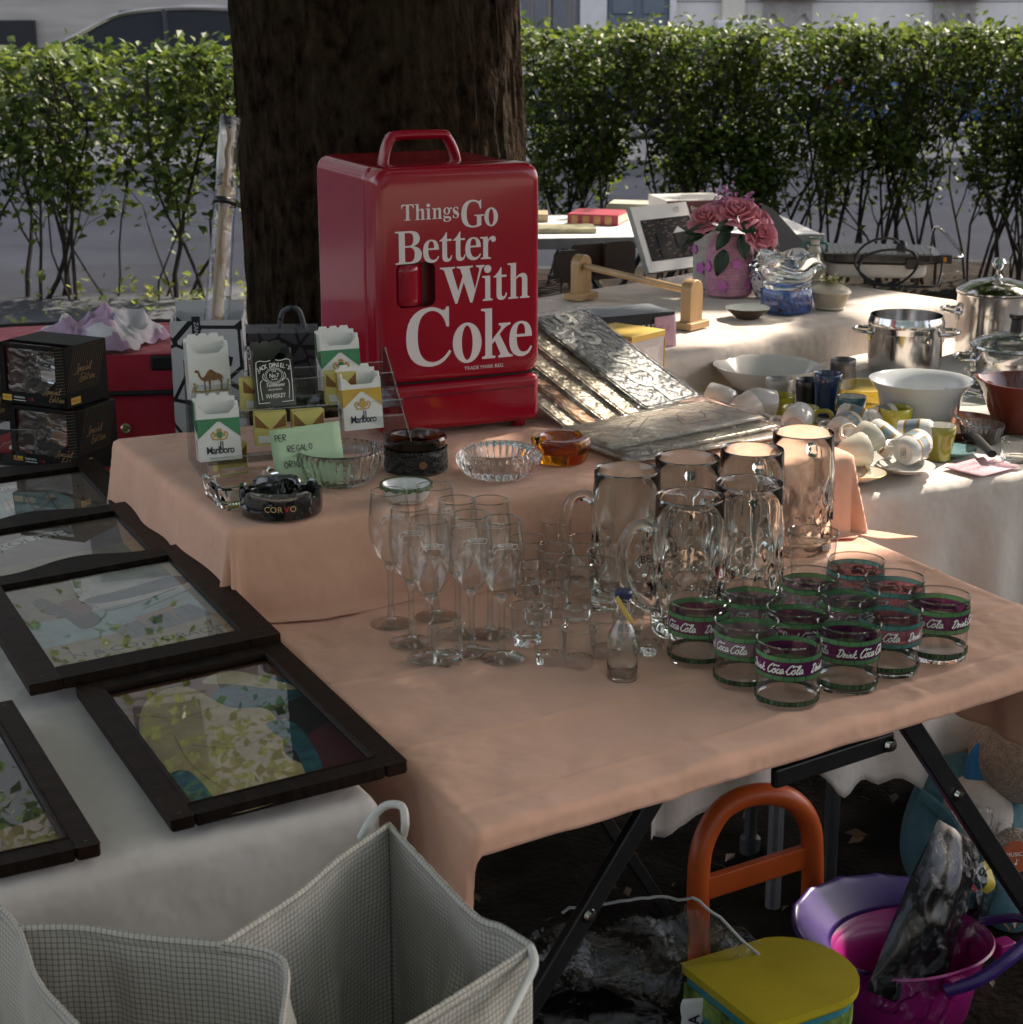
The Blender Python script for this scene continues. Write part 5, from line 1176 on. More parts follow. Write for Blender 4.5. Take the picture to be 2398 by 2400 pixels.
def smooth2(pts): return [(p.x, p.y) for p in smooth_pts([(a, b, 0) for a, b in pts], 5, True)]
def d_tobacco(P, S, T):
    P(FULL, olive); P([(-.2, 1.05), (1.05, 1.05), (1.05, .1), (-.3, .15)], ribm); P(smooth2([(-.2, .45), (.3, .52), (.9, .62), (1.0, .4), (.4, .3), (-.1, .3)]), slate)
    P([(-1.05, .1), (1.05, .25), (1.05, -.4), (-1.05, -.45)], sea); P(smooth2([(-.75, .6), (-.62, .65), (-.5, .4), (-.25, .2), (-.2, -.1), (-.45, -.2), (-.55, .15), (-.72, .3)]), pdark)
    P(smooth2([(-.5, .45), (-.3, .5), (-.2, .2), (-.4, .15)]), rust); P([(-.15, -.3), (.8, -.1), (.95, -.42), (-.05, -.62)], slate)
    S([[(-.1+.14*k, -.58+.04*k), (-.15+.14*k, -.3+.03*k)] for k in range(7)]+[[(-.1, -.45), (.85, -.25)]], .0015, blackp)
    P([(-1.05, -.45), (-.1, -.62), (1.05, -.42), (1.05, -1.05), (-1.05, -1.05)], olive); P(smooth2([(.15, -.18), (.35, -.12), (.6, -.05), (.75, .06), (.6, -.14), (.55, -.35), (.5, -.2), (.25, -.25), (.2, -.38)]), tan)
    S([[(.8, .3), (.2, .12), (-.1, .1)], [(.9, .2), (.3, -.02)]], .003, pdark)
    T('N & CO. TOBACCO', .18, -.74, .026, blackp, bold=.012); T('Works', .1, -.9, .018, blackp, shear=.3)
    rn = random.Random(4); S([[(x, y), (x+rn.uniform(-.05, .05), y+rn.uniform(-.08, .08))] for x, y in [(rn.uniform(-1, -.1), rn.uniform(.1, 1)) for k in range(240)]], .0009, sepia)
def d_ship(P, S, T):
    P(FULL, sepia); P(smooth2([(-1, .5), (-.3, .62), (.2, .5), (.55, .3), (.6, -.1), (.3, -.5), (-.9, -.6)]), sea)
    P([(-1, .68), (.05, .86), (.06, .74), (-1, .55)], ribm); T('N - 1870', -.36, .735, .022, blackp, rz=.09, bold=.01)
    for k in range(5):
        x = -.85+.28*k; P([(x, -.2+.08*k), (x+.12, -.1+.06*k), (x+.17, .18), (x+.03, .12)], cream); P([(x+.02, .14), (x+.17, .2), (x+.18, .34), (x+.06, .28)], cream)
        S([[(x+.06, -.4), (x+.1, .42)], [(x, -.2), (x+.2, -.12)]], .0014, rust)
    S([[(-.9, -.3), (-.2, -.35), (.45, .16)], [(.1, .3), (.4, .14)]], .0016, rust)
    T('Pure Old Leaf', .72, .05, .022, blackp, rz=-1.15, shear=.3); S([[(.75, .45), (.85, .5), (.8, .36), (.9, .3)], [(.84, .44), (.94, .46)]], .0014, blackp)
def d_marl(P, S, T):
    P(FULL, sepia); P([(-1.05, .55), (-.2, .84), (.25, .84), (.3, .70), (-.2, .66), (-1.05, .36)], ribm)
    T('LLOROUGH', -.42, .66, .035, blackp, rz=.18, bold=.01); P(FULL[:2]+[(1.05, .2), (-1.05, .0)], olive)
def d_green(P, S, T):
    P(FULL, blackp); P([(-1.05, -1.05), (1.05, -1.05), (1.05, -.45), (-1.05, -.62)], tan); P(smooth2([(-1, -.4), (.2, -.3), (.9, -.25), (.95, -.5), (.5, -.6), (-.2, -.55)]), pdark)
    P(smooth2([(-1, -.75), (.0, -.72), (.35, -.88), (.5, -1.02), (-1, -1.04)]), pdark)
    for k, (x, y, a, b) in enumerate(((-.4, -.15, .5, .13), (.25, -.1, .55, .12), (.0, -.3, .3, .22), (-.15, -.5, .35, .14), (-.7, .05, .3, .12))): P(blob(x, y, a, b, k*3+1.5, 40, .7), pgreen)
    P([(-.55, 1.05), (-.3, 1.05), (.25, .38), (.0, .34)], lav); P([(-.95, .95), (-.72, .98), (-.35, .3), (-.55, .28)], lav)
    T('G', .30, .80, .085, redp, bold=.06, rz=.1); T('G', .26, .79, .078, cream, bold=.045, rz=.1)
    S([[(.35, .48+.006*k), (.95, .60+.006*k)] for k in (0,)]+[[(.38+.06*k, .47+.012*k), (.40+.06*k, .56+.012*k)] for k in range(10)], .0016, lav)
    S([[(-.2, -.48), (.05, -.62), (-.05, -.7)], [(.35, -.25), (.45, -.4)]], .006, cream)
picture('picture_frame', 'dark framed print under glass with broad patches of ochre, teal and black', -.337, 2.002, .776, .466, .277, .426, .007, -.052, d_abs, rail=.027)
picture('picture_frame', 'dark framed tobacco print with arched top rail and hunting landscape', -.556, 2.381, .790, .46, .335, .435, .017, -.045, d_tobacco, rail=.042, arch=.030, round_=False)
picture('picture_frame', 'dark framed mirror with pale ribbon lettering under the tobacco print', -.700, 2.66, .781, .45, .335, .435, .010, -.04, d_marl, rail=.042, arch=.030, round_=False)
picture('picture_frame', 'dark framed ship print with pale banner at the back of the row', -.84, 2.985, .772, .44, .34, .44, .010, -.03, d_ship, rail=.042, arch=.030, round_=False)
picture('picture_frame', 'dark framed print of green shapes and a red letter at the left edge', -.652, 1.823, .768, .47, .285, .43, .01, -.015, d_green, rail=.026)

# ================================================================ boxed models at the back of the white table
boxb = mat('black_gift_card', (.010, .009, .009), .5, spec=.1, var=.25, vs=12); goldl = mat('gold_line', (.20, .14, .06), .45, .3, var=.1); maroon = mat('maroon_card', (.13, .012, .018), .5, var=.1)
film = thin_glass('window_film', (.96, .96, .96), (.8, .8, .8), refl=1.6, bump=.35, bs=30)
ylab = mat('yellow_label', (.62, .40, .04), .5, var=.05); bikec = mat('bike_chrome', (.45, .45, .46), .18, 1, var=.1); bikeo = mat('bike_copper', (.28, .13, .05), .25, .5, var=.1)
def model_bike(parent, x, z, m, s=1):
    mb = MB()
    for dx in (-.042, .038):
        mb.tube([(x+dx*s+.018*s*cos(a*pi/10), .055, z+.022*s+.018*s*sin(a*pi/10)) for a in range(20)], .0045*s, 8, closed=True)
        for k in range(4): a = k*pi/4; mb.tube([(x+dx*s+.016*s*cos(a), .055, z+.022*s+.016*s*sin(a)), (x+dx*s-.016*s*cos(a), .055, z+.022*s-.016*s*sin(a))], .0007, 4)
    w_ = mb.build('model_wheels', rubber, parent)
    mb = MB(); mb.tube([(x-.042*s, .055, z+.022*s), (x-.03*s, .053, z+.052*s), (x-.024*s, .05, z+.066*s)], .003*s, 8); mb.lathe([(0, -.012), (.011, -.008), (.013, .004), (0, .014)], 12, M=xf((x-.012*s, .055, z+.048*s), ry=pi/2, s=(s, s, s)))
    mb.box((x, .055, z+.026*s), (.034*s, .020*s, .022*s)); mb.tube(smooth_pts([(x+.005*s, .055, z+.043*s), (x+.022*s, .055, z+.040*s), (x+.045*s, .055, z+.045*s)], 4), .007*s, 8); mb.tube([(x, .046, z+.014*s), (x+.055*s, .044, z+.012*s)], .004*s, 8)
    mb.tube(smooth_pts([(x-.022*s, .030, z+.070*s), (x-.028*s, .055, z+.066*s), (x-.022*s, .08, z+.070*s)], 4), .002*s, 6); mb.build('model_motorcycle', m, parent)
def model_box(label, loc, rz, m, W=.152, D=.13, H=.118):
    e = thing('model_box', label, 'boxed model', loc, rz, 'black boxes with model motorcycles')
    t = .003
    mb = MB(); mb.box((W/2, D-t/2, H/2), (W, t, H)); mb.box((W/2, D/2, t/2), (W-.001, D-.004, t)); mb.box((W-t/2, D/2, H/2), (t, D-.001, H-.001)); mb.box((t/2, D/2, H/2), (t, D-.001, H-.001)); mb.box((W/2, D*.62, H-t/2), (W-.001, D*.72, t))
    # window front with bottom band, left post and right post
    mb.box((W/2, t/2, .011), (W, t, .022)); mb.box((W-.012, t/2, H/2), (.024, t, H)); mb.box((.007, t/2, H/2), (.014, t, H)); mb.box((W/2, t/2, H-.004), (W, t, .008))
    mb.prism([(W-.024, .02), (W-.024, .052), (W-.055, .02)], 0, t, M=basis((0, t, 0), (1, 0, 0), (0, 0, 1), (0, -1, 0)))
    mb.build('carton', boxb, e, bevel=.001)
    mb = MB(); mb.box((W/2, D-.006, H/2), (W-.008, .002, H-.008)); mb.box((.005, D/2, H/2), (.002, D-.01, H-.008)); mb.build('inner_card', maroon, e, smooth=False)
    mb = MB(); mb.grid(lambda u, v: (.013+(W-.036)*u, .0045, .020+(H-.03)*v), 4, 4); mb.grid(lambda u, v: (.013+(W-.036)*u, .004+D*.28*v, H-.0042), 4, 3); mb.build('window_film', film, e)
    mb = MB(); mb2 = MB()
    F = basis((0, -.0005, 0), (1, 0, 0), (0, 0, 1), (0, -1, 0)); S_ = basis((W+.0005, 0, 0), (0, 1, 0), (0, 0, 1), (1, 0, 0))
    for k in range(16): mb.ribbon([[(W-.023, .026+k*.0058), (W-.001, .030+k*.0058)]], .0005, 0, F, 0, 1)
    for k in range(22): mb2.ribbon([[(.002+k*.006, .030), (.002+k*.006+.03, H-.002)]], .0004, 0, S_, 0, 1) if k < 16 else None
    for (mb_, Mx, px_, pz, h) in ((mb, F, W-.052, .026, .017), (mb2, S_, .030, .066, .022)):
        for j, wd in enumerate(('Special', 'Edition')):
            st, ww = strokes(SCRIPT, wd, .06); k = .0115 if h < .02 else .014
            mb_.ribbon([[(px_+j*.010+(a+.35*b)*k*.9, pz-j*h*.85+b*k) for a, b in q] for q in st], .0013, 3, Mx, .0002, 3)
        mb_.disc(px_+k*2.6, pz+k*1.0, .0016, z=.0003, mi=2, M=Mx, n=8)
    mb.rect(.004, .005, .026, .017, .0001, 1, F); text(mb, 'Maisto', .0075, F @ xf((.015, .011, .0004)), 2, shear=.2)
    mb2.rect(.012, .006, .040, .019, .0001, 1, S_); text(mb2, 'Maisto', .009, S_ @ xf((.026, .0125, .0004)), 2, shear=.2)
    text(mb, 'WARNING', .0055, F @ xf((.045, .013, .0002)), 4); text(mb, '1:18', .0085, F @ xf((.072, .011, .0002)), 2)
    mb.ribbon([[(.030, .0075), (.060, .0075)]], .001, 4, F, .0002, 1)
    pm_ = [goldl, ylab, mat('label_red', (.4, .02, .03), .5, var=0), mat('gold_script', (.26, .17, .07), .4, .3, var=.1), GL['white_ink']]
    mb.build('front_printing', pm_, e, smooth=False); mb2.build('side_printing', pm_, e, smooth=False)
    model_bike(e, W*.50, .022, m, 1.0); return e
bq = at(187, 1106, ZL+.004)
BRZ = -.42
model_box('black model motorcycle box at the bottom of the stack of two', bq-Vector((.158*cos(BRZ), .158*sin(BRZ), 0)), BRZ, bikeo, .158, .125, .117)
model_box('black model motorcycle box on top of the stack of two', bq+Vector((-.018, .012, .1182))-Vector((.158*cos(BRZ-.03), .158*sin(BRZ-.03), 0)), BRZ-.03, bikec, .158, .125, .117)
model_box('black model motorcycle box half cut off by the left photo edge', at(-30, 1060, ZL+.004)+Vector((-.18, .14, 0)), BRZ, bikec, .155, .13, .115)
e = thing('display_case', 'clear plastic case holding a red model car in front of the black boxes', 'display case', at(-70, 1086, ZL+.004), -.12)
W, D, H = .135, .062, .062
mb = MB(); mb.box((W/2, D/2, .004), (W, D, .008)); mb.build('case_base', GL['black'], e, bevel=.001)
mb = MB(); mb.box((W/2, D/2, .008+H/2), (W, D, H)); cv_ = mb.build('cover', acr, e, smooth=False)
mb = MB()
for x in (0, W):
    for y in (0, D): mb.tube([(x, y, .008), (x, y, .008+H)], .0008, 5)
for z in (.008+H,):
    mb.tube([(0, 0, z), (W, 0, z), (W, D, z), (0, D, z)], .0008, 5, closed=True)
mb.build('edge', edge_m, cv_)
mb = MB(); vs = [(x, y*s_, z) for x, y, z in ((.018, .012, .016), (.022, .017, .022), (.05, .018, .026), (.066, .015, .040), (.088, .015, .041), (.104, .018, .029), (.118, .017, .026), (.120, .012, .016)) for s_ in (-1, 1)]
fs = [(2*i, 2*i+1, 2*i+3, 2*i+2) for i in range(7)]+[[0, 2, 4, 6, 8, 10, 12, 14], [1, 3, 5, 7, 9, 11, 13, 15][::-1], [0, 14, 15, 1]]
mb.add(vs, fs, 0, xf((0, D/2, 0))); mb.build('model_car_body', mat('model_red', (.30, .015, .02), .2, var=.05, coat=1), e, bevel=.003)
mb = MB()
for x in (.038, .10):
    for y in (.010, D-.010): mb.lathe([(.003, -.004), (.0095, -.004), (.0095, .004), (.003, .004)], 16, M=xf((x, y, .0175), rx=pi/2))
mb.build('model_car_wheels', rubber, e)
mb = MB(); F_ = basis((0, D/2-.0185, 0), (1, 0, 0), (0, 0, 1), (0, -1, 0)); mb.disc(.082, .030, .006, z=0, mi=0, M=F_, n=16); text(mb, '3', .009, F_ @ xf((.082, .030, .0004)), 1, bold=.01); mb.build('model_car_number', [GL['white_ink'], GL['ink']], e, smooth=False)

# ================================================================ suitcase pile behind
redc = weave('red_suitcase_cloth', (.42, .018, .042), var=.08, scale=600)
sq = Vector((-1.02, 4.02, 0))
e = thing('floral_bag', 'dark floral patterned fabric bag under the red suitcase', 'bag', (-.945, 4.02, 0), .16)
def floral():
    m = mat('floral_cloth', (.03, .02, .02), .85, var=.3, vs=20); n = m.node_tree; L = n.links.new; p = n.nodes['Principled BSDF']
    tc = n.nodes.new('ShaderNodeTexCoord'); v = n.nodes.new('ShaderNodeTexVoronoi'); v.inputs['Scale'].default_value = 26; v.inputs['Randomness'].default_value = .75; L(tc.outputs['Object'], v.inputs['Vector'])
    nz = n.nodes.new('ShaderNodeTexNoise'); nz.inputs['Scale'].default_value = 60; L(tc.outputs['Object'], nz.inputs[0])
    ad = n.nodes.new('ShaderNodeMath'); ad.operation = 'MULTIPLY_ADD'; ad.inputs[1].default_value = .35; L(nz.outputs[0], ad.inputs[0]); L(v.outputs['Distance'], ad.inputs[2])
    rp = n.nodes.new('ShaderNodeValToRGB'); L(ad.outputs[0], rp.inputs[0]); el = rp.color_ramp.elements
    el[0].position = .22; el[0].color = (.55, .47, .30, 1); el[1].position = .75; el[1].color = (.02, .012, .012, 1)
    for ps, c in ((.32, (.14, .015, .03, 1)), (.45, (.52, .45, .28, 1)), (.52, (.03, .04, .02, 1)), (.62, (.06, .14, .12, 1))): q = el.new(ps); q.color = c
    rp.color_ramp.interpolation = 'CONSTANT'; L(rp.outputs[0], p.inputs['Base Color']); return m
rbox((0, 0, .27), (.62, .32, .50), .05).build('bag_body', floral(), e, bevel=.03, seg=4)
mb = MB(); mb.tube([(x*.5, -.162, .515+.004*sin(x*9)) for x in [-.6+k*.1 for k in range(13)]], .012, 8); mb.build('rim', GL['white_plastic'], e)
e = thing('suitcase', 'red cloth suitcase with black trim lying behind the tables', 'suitcase', (-.965, 4.05, .535), .16)
rbox((0, 0, .16), (.64, .40, .32), .05).build('shell', redc, e, bevel=.03, seg=4)
blk = mat('black_webbing', (.014, .014, .015), .7, var=.2, vs=80, bump=.2)
mb = MB()
for z in (.085, .115): mb.box((0, -.201, z), (.60, .006, .030 if z < .1 else .016))
mb.build('black_band', blk, e, bevel=.002)
for z, yo in ((.29, -.19), (.235, -.2035)):
    mb = MB(); mb.tube(smooth_pts([(-.315, yo+.04, z), (-.28, yo, z), (0, yo-.002, z), (.28, yo, z), (.315, yo+.04, z)], 6), .006, 8); mb.build('piping', blk, e)
mb = MB(); mb.tube(smooth_pts([(-.29, -.17, .322), (-.29, .17, .322), (.29, .17, .322), (.29, -.17, .322)], 5), .005, 6); mb.build('zip', blk, e)
for x, z in ((.08, .155), (.085, .03), (.12, .098)):
    mb = MB(); mb.lathe([(.012, 0), (.012, .005), (.008, .009), (.005, .006), (0, .007)], 20, M=xf((x, -.2, z), rx=pi/2)); mb.build('stud', mat('brass_stud', (.45, .36, .2), .3, .9, var=.1), e)
mb = MB(); mb.tube(smooth_pts([(-.30, .0, .30), (-.38, -.02, .40), (-.46, -.04, .56)], 5), .014, 10, flat=.6); mb.tube([(-.46, -.04, .56), (-.50, -.05, .565)], .018, 8); mb.build('pull_handle', GL['black'], e)
mb = MB(); mb.box((.17, -.18, .30), (.06, .05, .035)); mb.build('buckle', GL['black'], e, bevel=.006)
def crumple(name, label, cat, c, rx, ry, h, mats, seed, n=70):
    mb = MB()
    def f(u, v):
        a = 2*pi*u; q = v; r = 1+.45*n3(cos(a)*1.5+seed, sin(a)*1.5, seed)
        x, y = rx*q*r*cos(a), ry*q*r*sin(a)
        fo = abs(n3(x*22+seed, y*22, seed*2)); fo2 = abs(n3(x*45, y*30+seed, 3))
        z = h*(1-q**2.5)**.6*(.55+.75*n3(x*14, y*16, seed)+.22*(1-fo*2.2))+.012*(1-fo2*2)
        return (c[0]+x+.012*n3(x*30, y*30, 5), c[1]+y+.012*n3(y*30, x*30, 8), c[2]+max(.002, z))
    mb.grid(f, n, 34)
    for i in range(len(mb.f)):
        v0 = mb.v[mb.f[i][0]]; mb.m[i] = 1 if (len(mats) > 1 and n3(v0.x*7+seed, v0.y*7, v0.z*9) > .08) else 0
    return tag(mb.build(name, mats, weld=True, ang=120), label, cat)
crumple('crumpled_cloth', 'crumpled lilac and white cloth lying on the red suitcase', 'cloth', (-.93, 3.98, .856), .15, .10, .085, [weave('lilac_cloth', (.44, .29, .42), var=.12), weave('white_gauze', (.62, .58, .62), var=.06)], 3.3)
# gift bags with cracked black lines
def cracked(name, bgc, fgc, sc):
    m = mat(name, bgc, .5, var=.05); n = m.node_tree; L = n.links.new; p = n.nodes['Principled BSDF']
    tc = n.nodes.new('ShaderNodeTexCoord'); v = n.nodes.new('ShaderNodeTexVoronoi'); v.feature = 'DISTANCE_TO_EDGE'; v.inputs['Scale'].default_value = sc; L(tc.outputs['Object'], v.inputs['Vector'])
    rp = n.nodes.new('ShaderNodeValToRGB'); rp.color_ramp.interpolation = 'CONSTANT'; rp.color_ramp.elements[0].color = (*fgc, 1); rp.color_ramp.elements[1].color = (*bgc, 1); rp.color_ramp.elements[1].position = .035; L(v.outputs['Distance'], rp.inputs[0]); L(rp.outputs[0], p.inputs['Base Color']); return m
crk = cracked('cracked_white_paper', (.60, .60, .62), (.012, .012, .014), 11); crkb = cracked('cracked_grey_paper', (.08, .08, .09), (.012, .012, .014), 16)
e = thing('gift_bag', 'tall white paper bag with cracked black line pattern left of the trunk', 'paper bag', (-.66, 3.86, 0), .1)
W, D, H = .15, .15, .945
mb = MB(); mb.box((0, -D/2, H/2), (W, .002, H)); mb.box((-W/2, 0, H/2), (.002, D-.003, H-.002)); mb.box((W/2, 0, H/2), (.002, D-.003, H-.002)); mb.box((0, D/2, H/2+.02), (W, .002, H)); mb.build('paper', crk, e, smooth=False)
mb = MB(); F_ = basis((0, -D/2-.0015, 0), (1, 0, 0), (0, 0, 1), (0, -1, 0))
mb.poly([(-.055, .885), (.05, .845), (.055, .865), (-.05, .905)], 0, 0, F_); text(mb, 'SERAFINO ZANI', .0125, F_ @ xf((0, .875, .0004), rz=-.37), 1); mb.poly([(-.03, .955), (-.012, .955), (-.012, .90), (-.03, .90)], 0, 0, F_); text(mb, 'ZANI', .013, F_ @ xf((-.021, .928, .0004), rz=-pi/2), 1); mb.build('printing', [GL['ink'], GL['white_ink']], e, smooth=False)
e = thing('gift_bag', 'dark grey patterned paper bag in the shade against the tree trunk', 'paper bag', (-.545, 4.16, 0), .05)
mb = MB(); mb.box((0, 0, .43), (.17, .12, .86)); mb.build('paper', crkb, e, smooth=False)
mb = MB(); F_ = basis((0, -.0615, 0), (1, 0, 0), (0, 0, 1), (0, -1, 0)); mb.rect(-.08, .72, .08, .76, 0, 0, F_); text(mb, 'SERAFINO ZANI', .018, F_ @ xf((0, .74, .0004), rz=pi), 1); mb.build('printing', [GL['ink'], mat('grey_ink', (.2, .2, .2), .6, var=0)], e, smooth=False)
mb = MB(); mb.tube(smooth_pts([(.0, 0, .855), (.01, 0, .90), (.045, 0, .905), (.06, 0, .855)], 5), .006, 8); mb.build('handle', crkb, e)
# wooden cane in a plastic sleeve
p0, p1 = aty(500, 870, 3.83), aty(540, 285, 3.98)
e = thing('cane_in_sleeve', 'wooden pole with hook wrapped in a clear plastic sleeve against the trunk', 'pole', p0)
d = p1-p0; L_ = d.length
e.rotation_mode = 'QUATERNION'; e.rotation_quaternion = d.to_track_quat('Z', 'X')
beech = mat('beech_wood', (.36, .23, .12), .5, var=.2, vs=14, bump=.08, bs=90, stretch=(1, 1, .15))
mb = MB(); mb.tube([(0, 0, -.25), (0, 0, L_*.70)], .0125, 16); mb.lathe([(.013, 0), (.0165, 0), (.0165, .03), (.012, .032)], 16, M=xf((0, 0, L_*.685))); mb.build('pole', beech, e)
mb = MB(); mb.tube(smooth_pts([(0, 0, L_*.73), (.004, 0, L_*.78), (-.006, 0, L_*.83), (.004, 0, L_*.88), (-.008, 0, L_*.93), (.005, 0, L_*.975)], 5), .007, 10); mb.build('hook', beech, e)
mb = MB(); mb.grid(lambda u, v: ((.040-.010*v)*cos(2*pi*u)*(1+.12*n3(cos(2*pi*u)*2, sin(2*pi*u)*2, v*9)), (.026-.006*v)*sin(2*pi*u)*(1+.2*n3(cos(2*pi*u)*2, v*9, 4)), -.05+(L_+.06)*v), 36, 60); mb.build('plastic_sleeve', thin_glass('sleeve_film', (.96, .97, .98), (.72, .74, .76), rough=.06, refl=1.0, bump=.25, bs=18), e, weld=True)
mb = MB(); mb.lathe([(.034, 0), (.034, .014)], 28, M=xf((0, 0, L_*.665), s=(1, .7, 1)), cap0=False); mb.build('black_tape', GL['black'], e, solid=.001)
mb = MB(); mb.grid(lambda u, v: (.031*cos(pi+pi*u*.55), .021*sin(pi+pi*u*.55)-.0006, L_*.80+.20*L_*v-.015*(2*u-1)**2*(v < .1)), 10, 6); mb.grid(lambda u, v: (.031*cos(pi*1.62+pi*u*.3), .021*sin(pi*1.62+pi*u*.3)-.0006, L_*.79+.15*L_*v), 8, 6); mb.build('paper_label', GL['white_plastic'], e, solid=.0006)
mb = MB(); mb.lathe([(0, 0), (.031, 0), (.031, .006), (0, .006)], 20, M=xf((0, 0, L_+.0), s=(1, .7, 1))); mb.build('end_cap', GL['black'], e)
# ================================================================ beige linen table
ZBs = ZB+.004
pine = mat('pale_pine', (.46, .28, .12), .42, var=.22, vs=10, bump=.06, bs=90, stretch=(1, 1, .2), coat=.2)
walnut = mat('walnut_wood', (.045, .026, .018), .45, var=.4, vs=10, stretch=(.3, 1, 1))
pl, pr_ = at(1362, 700, ZBs), at(1620, 768, ZBs)
dv = (pr_-pl); Lh = dv.length; ang = math.atan2(dv.y, dv.x)
e = thing('paper_roll_holder', 'pale wooden roll holder with dowel between two rounded posts', 'roll holder', pl, ang)
for x in (0, Lh):
    mb = MB(); pts = [(-.026, 0), (.026, 0), (.026, .075)]+[(.026*cos(a*pi/10), .075+.024*sin(a*pi/10)) for a in range(1, 10)]+[(-.026, .075)]
    mb.prism(pts, -.013, .013, M=basis((x, 0, .012), (.35, -.94, 0), (0, 0, 1), (-.94, -.35, 0))); po = mb.build('post', pine, e, bevel=.003)
    mb = MB(); mb.box((0, 0, .008), (.050, .078, .016), M=xf((x, 0, 0), rz=.36)); mb.build('foot', pine, e, bevel=.002)
    if x: mb = MB(); mb.disc(0, 0, .003, .0045, z=.0135, M=basis((x, 0, .050), (.35, -.94, 0), (0, 0, 1), (-.94, -.35, 0)), n=10); mb.poly([(-.001, .003), (.001, .003), (0, .011)], .0134, 0, basis((x, 0, .050), (.35, -.94, 0), (0, 0, 1), (-.94, -.35, 0))); mb.build('knot', walnut, po, smooth=False)
mb = MB(); mb.tube([(.012, 0, .083), (Lh-.012, 0, .083)], .0085, 16); mb.build('dowel', pine, e)
q = at(1300, 680, ZBs)+Vector((.02, .12, 0))
e = thing('wooden_stand', 'dark walnut letter stand of curved boards behind the roll holder', 'stand', q, .42)
for (x, w_, y, h) in ((0, .075, 0, .085), (.075, .10, .05, .092), (.155, .09, .02, .098)):
    mb = MB(); mb.prism(rr(x-.02, 0, x-.02+w_, h, .018, 5), -.009, .009, M=basis((0, y, 0), (1, 0, 0), (0, 0, 1), (0, -1, 0))); mb.build('board', walnut, e, bevel=.003)
mb = MB(); mb.box((.09, .03, .008), (.20, .07, .012)); mb.build('base', walnut, e, bevel=.002)
q = at(1275, 690, ZBs); e = thing('wire_rack', 'small black wire rack between the cooler and the walnut stand', 'wire rack', q, .5)
mb = MB()
for k in range(7): mb.tube(smooth_pts([(-.04, .0, .006+k*.005), (0, -.02, .008+k*.005), (.05, 0, .007+k*.005)], 4), .0011, 5)
mb.tube([(-.04, 0, 0), (-.04, 0, .045)], .002, 6); mb.tube([(.05, 0, 0), (.05, 0, .045)], .002, 6); mb.build('wires', GL['black'], e)
# capsule box
cardb = mat('black_box_card', (.016, .017, .018), .5, var=.1); cardg = mat('grey_box_card', (.17, .18, .20), .45, var=.06, vs=6)
q = at(1404, 735, .95); q.z = ZBs; q = Vector((.193, 3.76, ZBs))
e = thing('capsule_box', 'black cardboard box with white lettering and grey top beside the roll holder', 'box', q, A2+.02)
W, D, H = .178, .115, .072
mb = MB(); mb.box((W/2, D/2, H/2), (W, D, H)); mb.build('carton', cardb, e, bevel=.001)
mb = MB(); mb.rect(.001, .001, W-.001, D-.001, H+.0006); mb.build('top_print', cardg, e, smooth=False)
mb = MB(); F_ = basis((0, -.0008, 0), (1, 0, 0), (0, 0, 1), (0, -1, 0)); text(mb, 'PORTACAPSULE', .021, F_ @ xf((W*.40, H*.56, 0)), 0, bold=.012, sx=.8, gap=.92); text(mb, 'PORTACAPSULE', .012, xf((W*.5, D*.62, H+.0012)), 0, sx=.9); mb.build('lettering', GL['white_ink'], e, smooth=False)
M_ = Matrix.Translation(q) @ Matrix.Rotation(A2+.02, 4, 'Z'); pk = mat('pink_note_paper', (.62, .36, .42), .8, var=.03)
c = [M_ @ Vector(p) for p in ((W-.050, -.006, -.022), (W+.003, -.004, -.020), (W+.006, -.002, .066), (W-.045, -.002, .064))]
quadnote('price_note', 'pink price note with handwriting stuck on the black box', 'note', c, pk, [noteline('85.0', .12, .62, .15), noteline('70.00', .1, .12, .14)])
ylc = mat('yellow_box_card', (.58, .38, .07), .5, var=.05)
e = thing('yellow_box', 'box with mustard yellow lid standing behind the leaning metal signs', 'box', (.232, 3.415, ZW+.003), A2+.45)
mb = MB(); mb.box((.055, .06, .083), (.11, .12, .166)); mb.build('carton', mat('pale_grey_card', (.52, .49, .47), .5, var=.06), e, bevel=.001)
mb = MB(); mb.box((.055, .06, .170), (.113, .123, .012)); mb.box((.1112, .0, .08), (.002, .003, .16)); mb.build('lid', ylc, e, bevel=.001)
mb = MB(); F_ = basis((.1105, .0, 0), (0, 1, 0), (0, 0, 1), (1, 0, 0)); mb.ribbon([[(.01+.018*k, .02), (.03+.018*k, .10)] for k in range(4)]+[[(.01, .05), (.1, .06)]], .002, 0, F_, .001, 1); mb.build('printing', GL['ink'], e, smooth=False)
